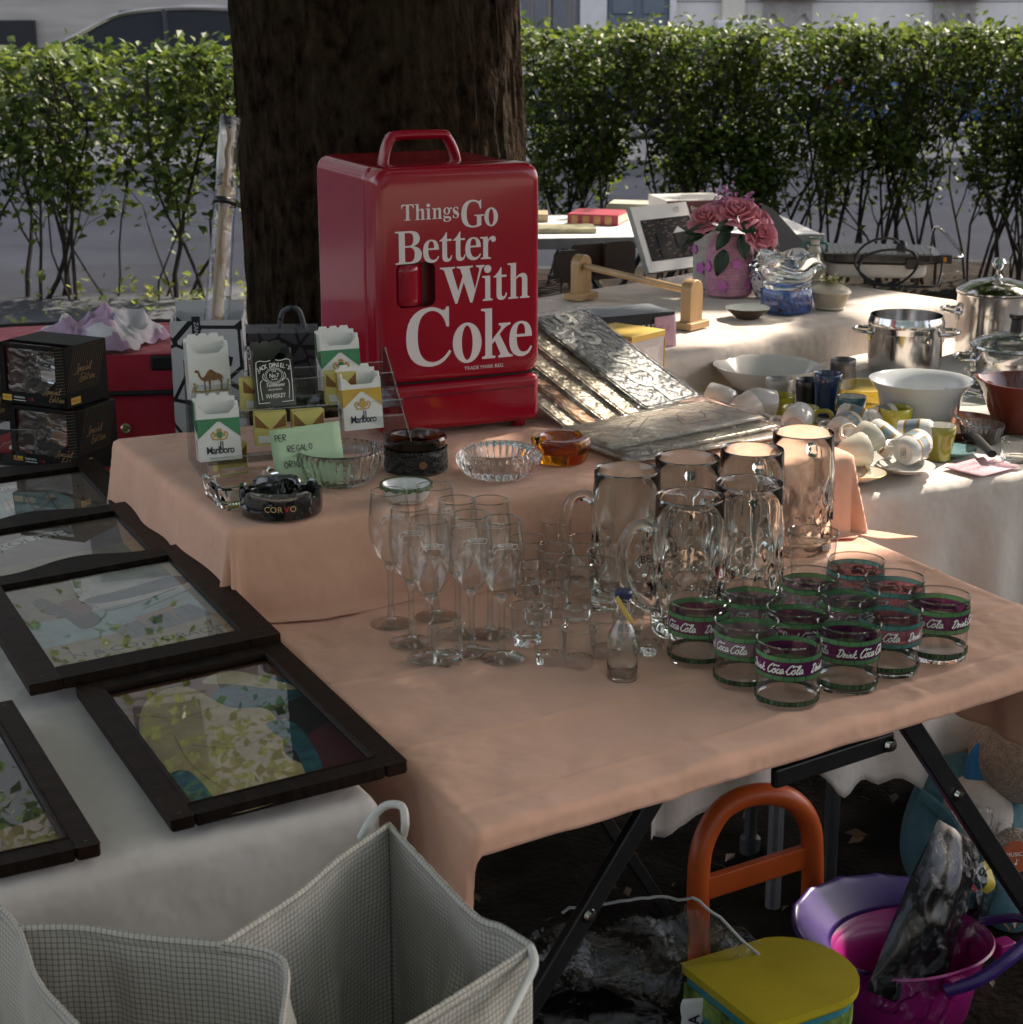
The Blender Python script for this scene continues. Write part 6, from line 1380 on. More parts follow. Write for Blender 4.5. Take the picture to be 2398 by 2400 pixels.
# vases
rope = mat('pink_rope', (.60, .31, .42), .8, var=.15, vs=60, bump=.15); wrope = mat('white_rope', (.56, .54, .50), .8, var=.1, vs=60, bump=.15)
petal = mat('rose_petal', (.68, .24, .30), .55, var=.22, vs=35, sss=.1); petal2 = mat('lilac_petal', (.55, .16, .48), .6, var=.1); rleaf = mat('rose_leaf', (.020, .05, .022), .4, var=.35, vs=30)
def rope_vase(name, label, px, py, r, h, m, flowers):
    e = thing(name, label, 'vase', at(px, py, ZBs))
    core = [(r*.92, 0), (r, .006), (r, h*.70), (r*.95, h*.80), (r*.78, h*.90), (r*.70, h*.94), (r*.72, h)]
    mb = MB(); pts = []; n = int(h/.0052)*26
    def rad(z):
        for (a, z0), (b, z1) in zip(core, core[1:]):
            if z0 <= z <= z1: return lerp(a, b, (z-z0)/(z1-z0+1e-9))
        return r*.72
    for i in range(n): z = .003+(h-.006)*i/n; a = 2*pi*i/26; pts.append((rad(z)*cos(a), rad(z)*sin(a), z))
    mb.tube(pts, .0031, 6); mb.build('rope_wrap', m, e)
    mb = MB(); mb.lathe([(0, .002), (r*.9, .002)]+[(a*.985, z) for a, z in core], 32); mb.build('jar', m, e)
    for k, (a, z, s) in enumerate(flowers):
        mb = MB(); rr0 = rad(z)+.004
        fl = [(s*(.62+.38*abs(cos(2.5*t*2*pi/60)))*cos(t*2*pi/60), s*(.62+.38*abs(cos(2.5*t*2*pi/60)))*sin(t*2*pi/60)) for t in range(60)]
        mb.prism(fl, 0, .0022, M=basis((rr0*cos(a), rr0*sin(a), z), (-sin(a), cos(a), 0), (0, 0, 1), (cos(a), sin(a), 0))); mb.build('felt_flower', petal2, e)
    return e
FA = R(-90)
vs_ = rope_vase('rope_vase', 'pink rope wrapped vase with lilac felt flowers holding the roses', 1707, 690, .0565, .150, rope, [(FA-.35, .030, .015), (FA+.85, .034, .015), (FA+.2, .085, .014), (FA-1.15, .075, .015)])
rope_vase('rope_vase', 'white rope wrapped vase with purple flowers partly behind the pink one', 1672, 672, .052, .146, wrope, [(FA-.75, .055, .016), (FA-1.2, .10, .013)])
def rose(parent, c, s, tilt, seed):
    rn = random.Random(seed); mb = MB(); M = xf(c, rx=tilt[0], ry=tilt[1])
    for ring, (n, r0, hgt, open_) in enumerate(((3, .16, .62, .05), (4, .30, .62, .16), (5, .48, .56, .34), (6, .68, .46, .62), (7, .82, .34, .95))):
        for k in range(n):
            a0 = 2*pi*k/n+ring*.7+rn.uniform(-.15, .15); wd = 2*pi/n*.78
            def f(u, v, a0=a0, wd=wd, r0=r0, hgt=hgt, open_=open_):
                a = a0+(u-.5)*wd*(.5+.75*sin(pi*.5*min(1, v*1.5))); r = s*(.12+(r0-.12+open_*.35*v*v)*min(1, v*1.6)**.7); z = s*(-.18+hgt*v*(1.15-.25*open_*v)-.10*open_*v**3-.20*(2*u-1)**4*v)+s*.02*n3(u*4, v*4, a0)
                return (r*cos(a), r*sin(a), z)
            mb.grid(f, 7, 7, M=M)
    return mb.build('rose_bloom', petal, parent, solid=.0006, ang=120)
fl = thing('rose_bouquet', 'bunch of pink artificial roses with dark leaves in the pink vase', 'flowers', at(1707, 690, ZBs)+Vector((0, 0, .15)))
for k, (x, y, z, s, t) in enumerate(((-.062, -.02, .045, .046, (.5, -.5)), (.012, -.03, .060, .052, (.55, .05)), (.062, -.015, .038, .050, (.5, .6)), (-.02, .05, .058, .046, (-.3, -.2)), (.05, .05, .05, .045, (-.3, .3)), (.070, -.05, .008, .042, (.9, .7)))): rose(fl, (x, y, z), s, t, k)
def vleaf(parent, p, d, L, w_, m=rleaf):
    p = Vector(p); d = Vector(d).normalized(); x = d.cross(Vector((0, -.9, .45))).normalized(); nn = x.cross(d)
    mb = MB(); mb.grid(lambda u, v: p+d*L*v+x*(w_*(u-.5)*2*sin(pi*min(1, .04+v*.96))**.8*(1-.35*v))+nn*(.10*L*((2*u-1)**2)-.25*L*(v-.4)**2), 6, 12); mb.build('rose_leaf', m, parent, solid=.0004)
for (p, d, L, w_) in (((-.01, -.055, .02), (-.5, -.3, -.75), .062, .019), ((.02, -.06, .01), (.15, -.3, -.95), .066, .020), ((-.02, -.06, -.03), (-.3, -.2, -1), .068, .022), ((.055, -.05, 0), (.35, -.2, -1), .075, .015), ((-.05, -.04, .02), (-1, -.1, -.15), .07, .018), ((-.06, -.03, .02), (-.9, -.1, -.6), .07, .016), ((.0, -.055, .03), (-.7, -.4, -.1), .055, .020), ((.01, -.06, .03), (.85, -.3, -.2), .05, .018)): vleaf(fl, p, d, L, w_)
mb = MB(); rn = random.Random(6)
for k in range(90):
    a = rn.uniform(0, 6.3); c = rn.choice(((-.025, -.01, .09), (.045, .0, .09), (0, .02, .1))); add_leaf(mb, Vector(c)+Vector((rn.gauss(0, .013), rn.gauss(0, .012), rn.gauss(0, .009))), .012, rn, .45, .5)
mb.build('lilac_sprig', mat('sprig_lilac', (.55, .25, .45), .6, var=.3, vs=90), fl, smooth=False)
# small dish with green motif
e = thing('small_dish', 'small shallow brown dish with white inside and green leaf motif', 'dish', at(1752, 745, ZBs))
mb = MB(); mb.lathe([(0, 0), (.026, 0), (.030, .004), (.050, .020), (.0525, .025)], 48); mb.build('outside', mat('brown_glaze', (.05, .038, .028), .3, var=.2, vs=20), e, weld=True)
mb = MB(); mb.lathe([(0, .0065), (.028, .0075), (.048, .021), (.0520, .0256), (.0528, .0250)], 48, cap0=False); mb.ribbon([[(0, -.01), (-.008, .008), (-.016, .018)], [(0, -.01), (.002, .01), (.0, .022)], [(0, -.01), (.010, .006), (.018, .016)], [(-.002, 0), (-.018, .002)]], .003, 1, None, .0082, 4); mb.build('inside', [mat('celadon_white', (.52, .53, .50), .2, var=.05, coat=.4), pgreen], e, weld=True)
# glass vase with blue chips in its base
e = thing('glass_vase', 'thick clear glass vase with blue glass chips in its square base', 'vase', at(1842, 730, ZBs), .6)
bl_ = mat('blue_glass', (.015, .06, .24), .12, var=.9, vs=60, coat=1, bump=.6, bs=90)
def sq(k): return lambda a, r, z, j: (r*((abs(cos(a))**k+abs(sin(a))**k)**(-1.0/k)), z)
mb = MB(); mb.lathe([(0, 0), (.046, 0), (.050, .006), (.0495, .052), (.047, .056), (0, .056)], 80, fn=sq(5)); mb.build('blue_base', bl_, e, weld=True, ang=50)
mb = MB(); mb.lathe([(0, .0565), (.047, .0565), (.050, .062), (.062, .09), (.074, .108), (.078, .112), (.066, .122), (.063, .138), (.060, .139), (.058, .122), (.055, .105), (.050, .085), (.040, .068), (0, .064)], 120, fn=lambda a, r, z, j: (r*((abs(cos(a))**3+abs(sin(a))**3)**(-1/3.))*(1+.05*sin(a*4+z*90)*(z > .07)), z+.006*sin(a*4)*(z > .1))); mb.build('glass_top', clear, e, weld=True, ang=60)
# ginger jar, lattice basket, amphora, grey leaning card
e = thing('ginger_jar', 'small painted porcelain jar with brown lid behind the glass vase', 'jar', at(1800, 700, ZBs)+Vector((.0, .03, 0)))
def painted():
    m = mat('painted_porcelain', (.62, .62, .60), .15, var=0, coat=.5); n = m.node_tree; L = n.links.new; p = n.nodes['Principled BSDF']; tc = n.nodes.new('ShaderNodeTexCoord'); nz = n.nodes.new('ShaderNodeTexNoise'); nz.inputs['Scale'].default_value = 42; L(tc.outputs['Object'], nz.inputs[0])
    rp = n.nodes.new('ShaderNodeValToRGB'); rp.color_ramp.interpolation = 'CONSTANT'; L(nz.outputs[0], rp.inputs[0]); el = rp.color_ramp.elements; el[0].color = (.04, .10, .06, 1); el[1].position = .42; el[1].color = (.62, .62, .60, 1)
    for ps, c in ((.56, (.03, .06, .22, 1)), (.62, (.62, .62, .6, 1)), (.66, (.30, .04, .03, 1)), (.71, (.6, .6, .58, 1))): q = el.new(ps); q.color = c
    L(rp.outputs[0], p.inputs['Base Color']); return m
mb = MB(); mb.lathe([(0, 0), (.026, 0), (.038, .02), (.046, .05), (.044, .075), (.032, .09), (.026, .094), (.026, .10), (0, .10)], 40); mb.build('body', painted(), e, weld=True)
mb = MB(); mb.lathe([(.034, .10), (.036, .108), (.024, .118), (.018, .122), (.019, .128), (.012, .136), (.008, .139), (.010, .143), (.008, .150), (.004, .156), (0, .158)], 32, cap0=True); mb.build('lid', mat('brown_lid', (.10, .03, .018), .2, var=.2, coat=.5), e)
e = thing('lattice_basket', 'cream lattice porcelain basket with woven lid and flowers on top', 'basket', at(1945, 722, ZBs))
cr = mat('cream_porcelain', (.56, .49, .38), .3, var=.05, coat=.2)
mb = MB()
for k in range(34):
    for s in (-1, 1):
        mb.tube([((.034+.012*t)*cos(2*pi*k/34+s*t*.75), (.034+.012*t)*sin(2*pi*k/34+s*t*.75), .004+.036*t) for t in [i/6 for i in range(7)]], .0013, 5)
mb.tube([(.034*cos(a*pi/20), .034*sin(a*pi/20), .003) for a in range(40)], .003, 8, closed=True); mb.tube([(.047*cos(a*pi/20), .047*sin(a*pi/20), .041) for a in range(40)], .003, 8, closed=True); mb.lathe([(0, .002), (.034, .002)], 30); mb.build('lattice_wall', cr, e)
mb = MB(); mb.lathe([(.048, .043), (.046, .047), (.030, .056), (.010, .061), (0, .062)], 40, cap0=True)
for k in range(9): r = .044-.0045*k; mb.tube([(r*cos(a*pi/18), r*sin(a*pi/18), .0475+.0017*k) for a in range(36)], .0012, 5, closed=True)
lo_ = mb.build('lid', cr, e); mb = MB(); rn = random.Random(2)
for k in range(70): add_leaf(mb, Vector((rn.gauss(0, .011), rn.gauss(0, .010), .064+abs(rn.gauss(0, .006)))), .014, rn, .5, .5)
mb.build('flower_knob', mat('porcelain_flower', (.50, .48, .22), .4, var=.5, vs=90), lo_, smooth=False)
e = thing('amphora_vase', 'small cream amphora vase with teal handles behind the basket', 'vase', at(1900, 668, ZBs)+Vector((.02, .08, 0)))
mb = MB(); mb.lathe([(0, 0), (.018, 0), (.014, .006), (.027, .03), (.030, .05), (.024, .07), (.013, .085), (.012, .108), (.016, .112), (.014, .114), (.010, .108)], 32); mb.build('body', cr, e, weld=True)
tl2 = mat('teal_glaze', (.06, .20, .17), .25, var=.1)
for s in (-1, 1): mb = MB(); mb.tube(smooth_pts([(s*.012, 0, .10), (s*.030, 0, .098), (s*.032, 0, .085), (s*.024, 0, .07)], 5), .004, 8); mb.build('handle', tl2, e)
mb = MB(); mb.tube([(.0155*cos(a*pi/14), .0155*sin(a*pi/14), .112) for a in range(28)], .002, 6, closed=True); mb.tube([(.013*cos(a*pi/14), .013*sin(a*pi/14), .094) for a in range(28)], .0016, 6, closed=True); mb.build('rim', tl2, e)
e = thing('leaning_print', 'grey backed print leaning behind the roses', 'print', at(1780, 640, ZBs)+Vector((.03, .10, 0)), .1, rot=(-.35, 0, .15))
mb = MB(); mb.prism([(0, 0), (.17, 0), (.035, .16), (0, .18)], 0, .004, M=basis((0, 0, 0), (1, 0, 0), (0, 0, 1), (0, -1, 0))); mb.build('board', mat('grey_board', (.13, .115, .115), .6, var=.05), e, smooth=False)
mb = MB(); mb.poly([(.0, .04), (.045, .055), (.03, .13), (.0, .14)], .0046, 0, basis((0, 0, 0), (1, 0, 0), (0, 0, 1), (0, -1, 0))); mb.build('postcard', mat('postcard_print', (.25, .27, .22), .3, var=.6, vs=40), e, smooth=False)
# photo book leaning
a_, b_, c_ = at(1522, 640, ZBs), at(1652, 622, ZBs), None
x_ = (b_-a_); Wd = x_.length; x_.normalize(); y_ = Vector((-x_.y*.42, x_.x*.42, .9)).normalized(); z_ = x_.cross(y_)
Hh = .188; e = thing('photo_book', 'white photo book with dark rooftop picture leaning upright behind the roses', 'book', (0, 0, 0)); e.matrix_world = basis(a_-x_*.0, x_, y_, z_)
coverw = mat('white_cover', (.60, .57, .53), .35, var=.04)
mb = MB(); mb.prism([(0, 0), (Wd, 0), (Wd, Hh), (0, Hh)], -.018, 0); mb.build('cover', coverw, e, bevel=.0015)
mb = MB(); mb.rect(.022, .030, Wd-.004, .148, .0008, 0)
rn = random.Random(9)
for k in range(70): x, y = rn.uniform(.024, Wd-.02), rn.uniform(.032, .142); mb.poly([(x, y), (x+.012, y+.002), (x+.011, y+.004), (x, y+.0025)], .0010+k*.00001, rn.choice((1, 1, 2)))
mb.poly([(Wd*.62, .065), (Wd*.80, .065), (Wd*.80, .105), (Wd*.71, .118), (Wd*.62, .105)], .0022, 0); mb.poly([(Wd*.60, .102), (Wd*.82, .104), (Wd*.71, .120)], .0024, 3); mb.rect(Wd*.3, .04, Wd*.42, .11, .0022, 0)
for k, (s, dy) in enumerate((('LA TORRE', .174), ('TRA I TETTI', .168), ('IN ITALIA', .162))): text(mb, s, .0052, xf((Wd*.78, dy, .0008)), 0)
mb.ribbon([[(Wd*.8, .014), (Wd*.97, .014)]], .0015, 0, None, .0008, 1)
mb.build('cover_print', [mat('print_night', (.018, .015, .015), .6, spec=.1, var=.3), mat('print_tile', (.12, .05, .03), .6, var=.3), mat('print_tile2', (.06, .03, .02), .5, var=.3), mat('print_sky', (.42, .42, .42), .5, var=.1)], e, smooth=False)
# table grill with its cable
gq = at(2060, 660, ZBs); ga = -.12
e = thing('table_grill', 'electric table grill with black plate on a white tray, cable wound over it', 'grill', gq+Vector((0, .06, 0)), ga)
rbox((0, 0, .030), (.26, .17, .036), .04).build('tray', mat('white_tray', (.60, .57, .53), .3, var=.04, coat=.3), e, bevel=.012, seg=3)
rbox((.01, .0, .064), (.30, .20, .024), .03).build('plate_rim', mat('grill_black', (.012, .012, .012), .22, var=.1, coat=.5), e, bevel=.006, seg=3)
mb = MB()
for k in range(17): mb.tube([(-.13+.0165*k, -.085, .079), (-.13+.0165*k, .085, .079)], .0028, 6)
mb.box((0, 0, .0775), (.28, .185, .003)); mb.build('grill_plate', mat('grill_steel', (.28, .28, .28), .25, .85, var=.2), e)
mb = MB(); mb.tube(smooth_pts([(.145, -.05, .072), (.205, -.055, .066), (.218, -.03, .076), (.170, .0, .128), (.155, .05, .130), (.150, .07, .080)], 6), .0035, 8); mb.build('wire_handle', GL['steel'], e)
mb = MB(); mb.box((.165, -.065, .064), (.05, .030, .022)); mb.box((.172, -.0805, .064), (.008, .002, .013), 1); mb.build('switch_box', [GL['black'], mat('orange_lamp', (.5, .20, .02), .3, var=0)], e, bevel=.003)
for x, y in ((-.10, -.06), (.10, -.06), (-.1, .06), (.1, .06)): mb = MB(); mb.lathe([(.012, 0), (.014, .016)], 14, M=xf((x, y, 0)), cap1=True); mb.build('foot', GL['black'], e)
mb = MB(); loop = [(.06, -.075, .095), (.03, -.09, .118), (-.02, -.10, .112), (-.055, -.115, .085), (-.06, -.125, .05), (-.03, -.13, .02), (.01, -.135, .004), (.05, -.13, .006), (.085, -.12, .03), (.10, -.11, .06), (.085, -.10, .085), (.05, -.095, .09), (.0, -.10, .086), (-.04, -.115, .07), (-.05, -.13, .035), (-.01, -.14, .006), (.05, -.15, .003), (.12, -.15, .003), (.15, -.135, .006), (.16, -.11, .03), (.165, -.09, .056)]
mb.tube(smooth_pts(loop, 6), .0034, 8); mb.build('cable', GL['black'], e)
mb = MB(); mb.lathe([(0, 0), (.014, 0), (.016, .008), (.012, .022), (.007, .03), (0, .031)], 18, M=xf((.06, -.07, .082))); mb.box((.085, -.10, .055), (.03, .02, .028)); mb.build('plug', GL['black'], e, bevel=.003)

# ================================================================ books on the bare table behind
ZMs = ZM+.001
paper = mat('book_pages', (.52, .46, .37), .8, var=.1, vs=50, stretch=(1, 1, 12))
def book(label, loc, rz, W, D, H, cov, spine=None, writing=None, name='book', group=None):
    e = thing(name, label, 'book', loc, rz, group)
    mb = MB(); mb.box((W/2, D/2, H/2), (W-.008, D-.006, H-.005)); mb.build('pages', paper, e, smooth=False)
    mb = MB(); mb.box((W/2, D/2, .0014), (W, D, .0028)); mb.box((W/2, D/2, H-.0014), (W, D, .0028)); mb.box((W/2, .0015, H/2), (W, .003, H-.0058)); mb.build('cover', cov, e, bevel=.0008)
    if spine: mb = MB(); spine(mb, W, H); mb.build('spine_print', writing, e, smooth=False)
    return e
FB = basis((0, -.0006, 0), (1, 0, 0), (0, 0, 1), (0, -1, 0))
def spbars(mb, W, H):
    for k in range(4):
        x = W*(.08+.22*k)
        for j in range(5): mb.rect(x, H*(.12+.16*j), x+W*.13, H*(.2+.16*j), 0, 0, FB)
goldf = mat('gold_foil', (.50, .36, .14), .3, .6, var=.1)
pb = lambda px, py: at(px, py, ZMs)
book('red book with gilded spine lying on the bare table', pb(1330, 527)+Vector((0, .02, 0)), -.28, .20, .19, .040, mat('red_book_cloth', (.30, .03, .05), .5, var=.08), spbars, goldf, group=None)
book('flat tan and green book in front of the red one on the bare table', pb(1262, 548)+Vector((0, .0, 0)), .05, .215, .15, .017, mat('tan_green_cover', (.30, .28, .18), .35, var=.5, vs=9))
book('small tan book at the left end of the bare table beside the cooler', pb(1225, 530)+Vector((0, .12, 0)), .0, .10, .14, .03, mat('tan_cover', (.36, .27, .16), .5, var=.1))
for k in range(2): book(['thin cream booklet lowest of two beside the big white book', 'thin cream booklet on top of the other beside the big white book'][k], pb(1415, 505)+Vector((.02+.01*k, .22, .012*k)), -.32+.1*k, .19, .14, .0115, mat('cream_cover', (.48, .43, .33), .5, var=.25, vs=12), group='thin booklets')
wq = pb(1563, 525)
def sto(mb, W, H): text(mb, 'La Storia di Parigi', H*.40, FB @ xf((W*.56, H*.60, .0002)), 0, sx=.85); mb.ribbon([[(W*.06+W*.02*k, H*.2), (W*.1+W*.02*k, H*.8)] for k in range(2)], .003, 0, FB, .0002, 1)
e = thing('boxed_book', 'big white slipcased book with dark red spine behind the roses', 'book', wq+Vector((0, .03, .0)), .22)
W, D, H = .27, .24, .085
mb = MB(); mb.box((W/2, D/2+.003, H/2), (W, D, H)); mb.build('slipcase', coverw, e, bevel=.001)
mb = MB(); mb.box((W/2, .0, H/2+.004), (W-.004, .004, H-.014)); mb.build('spine', mat('dark_red_leather', (.075, .012, .018), .5, var=.1), e, bevel=.001)
mb = MB(); FBk = basis((0, -.0028, .006), (1, 0, 0), (0, 0, 1), (0, -1, 0)); text(mb, 'La Storia di Parigi', .026, FBk @ xf((W*.56, H*.55, .0002)), 0, sx=.9, bold=.004); mb.build('lettering', cream, e, smooth=False)

# ================================================================ crockery on the long white table
ZWs = ZW+.004
def pot(label, px, py, r, h, lid=None, bulge=True):
    e = thing('steel_pot', label, 'pot', at(px, py, ZWs), -.2)
    prof = [(0, 0), (r*.9, 0), (r*.985, .008), (r, .02), (r, h*.72)]+([(r*1.0, h*.74), (r*1.03, h*.80), (r*1.035, h*.88), (r*1.0, h*.95), (r*.985, h), (r*.96, h*1.0), (r*.955, h*.95)] if bulge else [(r, h*.97), (r*1.03, h), (r*1.01, h*1.005), (r*.975, h*.98)])+[(r*.96, h*.2), (r*.9, .006), (0, .005)]
    mb = MB(); mb.lathe(prof, 72); mb.build('body', GL['steel'], e, weld=True, ang=50)
    for s in (-1, 1):
        mb = MB(); y = r*.42; mb.tube(smooth_pts([(s*r*.90, -y, h*.70), (s*(r+.022), -y*.85, h*.72), (s*(r+.034), 0, h*.725), (s*(r+.022), y*.85, h*.72), (s*r*.90, y, h*.70)], 6), .0042, 10); mb.box((s*r*.99, -y*.5, h*.67), (.006, .018, .026)); mb.box((s*r*.99, y*.5, h*.67), (.006, .018, .026)); mb.build('handle', GL['steel'], e)
    if lid:
        mb = MB(); mb.lathe([(r*1.04, h+.002), (r*1.045, h+.006), (r*.98, h+.010), (r*.7, h+.024), (r*.25, h+.034), (0, h+.036)], 64, cap0=True); lo = mb.build('lid', GL['steel'] if lid == 'steel' else thin_glass('lid_glass', (.93, .95, .95), (.5, .55, .55), refl=1.6), e, ang=60)
        if lid == 'steel': mb = MB(); mb.lathe([(.012, h+.034), (.006, h+.042), (.006, h+.052), (.013, h+.060), (.0165, h+.068), (.012, h+.078), (0, h+.081)], 28); mb.build('knob', GL['steel'], lo)
        else:
            mb = MB(); mb.tube([(r*1.035*cos(a*pi/36), r*1.035*sin(a*pi/36), h+.005) for a in range(72)], .004, 8, closed=True); mb.build('lid_rim', GL['steel'], lo)
            mb = MB(); mb.lathe([(.014, h+.034), (.012, h+.06), (.017, h+.064), (.018, h+.072), (0, h+.074)], 24); mb.build('knob', GL['black'], lo)
    return e
pot('polished steel pot without lid standing among the cups', 2118, 868, .0815, .126)
pot('tall polished steel pot with knobbed steel lid at the right edge', 2325, 835, .088, .150, 'steel', False)
pot('steel pot with black knobbed glass lid cut off by the right edge', 2372, 905, .090, .085, 'glass', False)
def glaze(n, c, r=.15): return mat('glaze_'+n, c, r, var=.05, coat=.5)
opal = mat('opal_glass', (.54, .55, .56), .15, var=.02, coat=.4, sss=.3)
def bowl(name, label, cat, px, py, prof, m, n=56, fn=None, rz=0, z=None, extra=None):
    e = thing(name, label, cat, at(px, py, ZWs if z is None else z), rz); mb = MB(); mb.lathe(prof, n, fn=fn); mb.build('body', m, e, weld=True, ang=60); return e
# px, py of the base centre
bowl('oval_dish', 'large oval white serving dish lying in front of the beige table', 'dish', 1795, 912, [(0, 0), (.06, 0), (.080, .012), (.104, .042), (.112, .050), (.114, .053), (.105, .050), (.078, .018), (.058, .006), (0, .005)], glaze('white', (.64, .61, .57)), fn=lambda a, r, z, j: (r*(1+.0*a), z))
e = bowl('opal_bowl', 'big frosted white bowl in the middle of the cups', 'bowl', 2152, 1000, [(0, 0), (.065, 0), (.070, .006), (.082, .070), (.098, .092), (.100, .095), (.096, .094), (.079, .070), (.066, .01), (0, .008)], opal)
mb = MB(); src = MB(); rn = random.Random(3)
for k in range(14): src.disc(rn.gauss(0, .008), rn.gauss(0, .006), .003, .003, .0002*k*.1, rn.choice((0, 1)), n=8)
wrap(mb, src, .0785, -2.62, .045); mb.build('painted_flowers', [redp, pgreen], e, smooth=False)
bowl('yellow_glass_bowl', 'yellow tinted glass bowl behind the teal cup', 'bowl', 2025, 962, [(0, 0), (.045, 0), (.062, .03), (.066, .052), (.064, .052), (.058, .03), (.043, .005), (0, .004)], mat('yellow_glass', (.80, .66, .22), .04, var=0, trans=.85, ior=1.45))
def spout(a, r, z, j):
    d = (a-R(165)+pi) % (2*pi)-pi; k = math.exp(-(d/.22)**2)*(z > .06)*((z-.06)/.05)
    return r*(1+.18*k), z+.008*k
e = bowl('mixing_bowl', 'glossy reddish brown mixing bowl with spout at the right edge', 'bowl', 2400, 1012, [(0, 0), (.048, 0), (.056, .010), (.072, .045), (.082, .085), (.088, .098), (.0895, .102), (.085, .102), (.078, .085), (.066, .045), (.05, .012), (0, .008)], glaze('oxblood', (.12, .022, .012), .1), 72, spout)
mug_p = lambda r, h, rb: [(0, 0), (rb, 0), (rb*1.02, .003), (lerp(rb, r, .6), h*.55), (r*.97, h*.72), (r, h*.78), (r, h*.99), (r*.98, h), (r*.955, h*.985), (r*.93, h*.72), (rb*.92, .008), (0, .006)]
def cup(label, px, py, m, r, h, rb=None, handle=None, inner=None, group=None, name='cup', sp=None):
    q = at(px, py, ZWs+h); q.z = ZWs; e = thing(name, label, 'cup', q, 0, group); mb = MB(); mb.lathe(mug_p(r, h, rb or r*.8), 40); mb.build('body', m, e, weld=True, ang=50)
    if inner: mb = MB(); mb.lathe([(r*.94, h*.985), (r*.915, h*.72), ((rb or r*.8)*.90, .010), (0, .009)], 40, cap0=False); mb.build('inside', inner, e)
    if handle is not None:
        a = handle; mb = MB(); mb.tube(smooth_pts([((r*.95)*cos(a), (r*.95)*sin(a), h*.85), ((r+.018)*cos(a), (r+.018)*sin(a), h*.88), ((r+.026)*cos(a), (r+.026)*sin(a), h*.55), ((r+.012)*cos(a), (r+.012)*sin(a), h*.22), (r*.85*cos(a), r*.85*sin(a), h*.25)], 5), .0048, 10, flat=1.2); mb.build('handle', m, e)
    return e
yel = glaze('mustard', (.38, .34, .03), .2); tealg = glaze('teal', (.05, .16, .20)); whitg = glaze('milk', (.62, .60, .57)); 
cup('pale grey ribbed cup in front of the oval dish', 1827, 887, glaze('pale_grey', (.42, .39, .36), .3), .0285, .052, .024)
cup('matt black ribbed cup between the grey and the blue ones', 1899, 889, glaze('black', (.012, .011, .012), .35), .029, .062, .025)
cup('tall glossy navy blue cup behind the black one', 1942, 874, glaze('navy', (.012, .035, .10)), .029, .085, .024)
cup('dark brushed metal beaker behind the navy cup', 1977, 841, mat('brushed_metal', (.12, .11, .105), .35, .8, var=.1), .027, .062, .030)
cup('mustard yellow cup without visible handle beside the grey cup', 1823, 925, yel, .0345, .045, .027)
cup('wide mustard yellow cup with handle to the right', 1877, 954, yel, .0355, .044, .027, R(-18))
cup('teal cup with white inside in front of the yellow glass bowl', 1997, 928, tealg, .0285, .052, .022, None, whitg)
cup('mustard yellow beaker in front of the frosted bowl', 2100, 954, yel, .0315, .062, .024)
cup('olive green beaker with white inside standing on a teal saucer', 2205, 995, glaze('olive', (.24, .23, .03)), .0285, .064, .021, None, whitg)
def saucer(label, px, py, z, r, m, group=None, rim=None):
    e = thing('saucer', label, 'saucer', at(px, py, z), 0, group); mb = MB(); mb.lathe([(0, 0), (r*.55, 0), (r*.6, .002), (r*.97, .010), (r, .0115), (r*.97, .0125), (r*.6, .005), (0, .004)], 48); mb.build('plate', m, e, weld=True, ang=60)
    if rim: mb = MB(); mb.tube([(r*.99*cos(a*pi/24), r*.99*sin(a*pi/24), .0122) for a in range(48)], .0009, 5, closed=True); mb.build('rim_line', rim, e)
    return e
saucer('teal saucer under the olive green beaker', 2232, 1066, ZWs-.001, .043, glaze('light_teal', (.16, .28, .30)))
gl_ = mat('gold_rim', (.5, .36, .12), .25, .8, var=0); cg = glaze('ivory', (.58, .54, .44))
zz = ['lowest', 'middle', 'topmost']
for k in range(3): saucer('ivory gold rimmed saucer, %s of the left stack' % zz[k], 2010+2*k, 1122, ZWs+.0075*k, .0455, cg, 'ivory saucers in a stack', gl_)
for k in range(3): saucer('white saucer, %s of the right stack' % zz[k], 2122, 1104+k*0, ZWs+.0075*k, .0505, whitg, 'white saucers in a stack')
grey_band = mat('blue_grey_band', (.16, .21, .25), .3, var=.05); gband = mat('gold_band', (.38, .22, .06), .3, .4, var=.1)
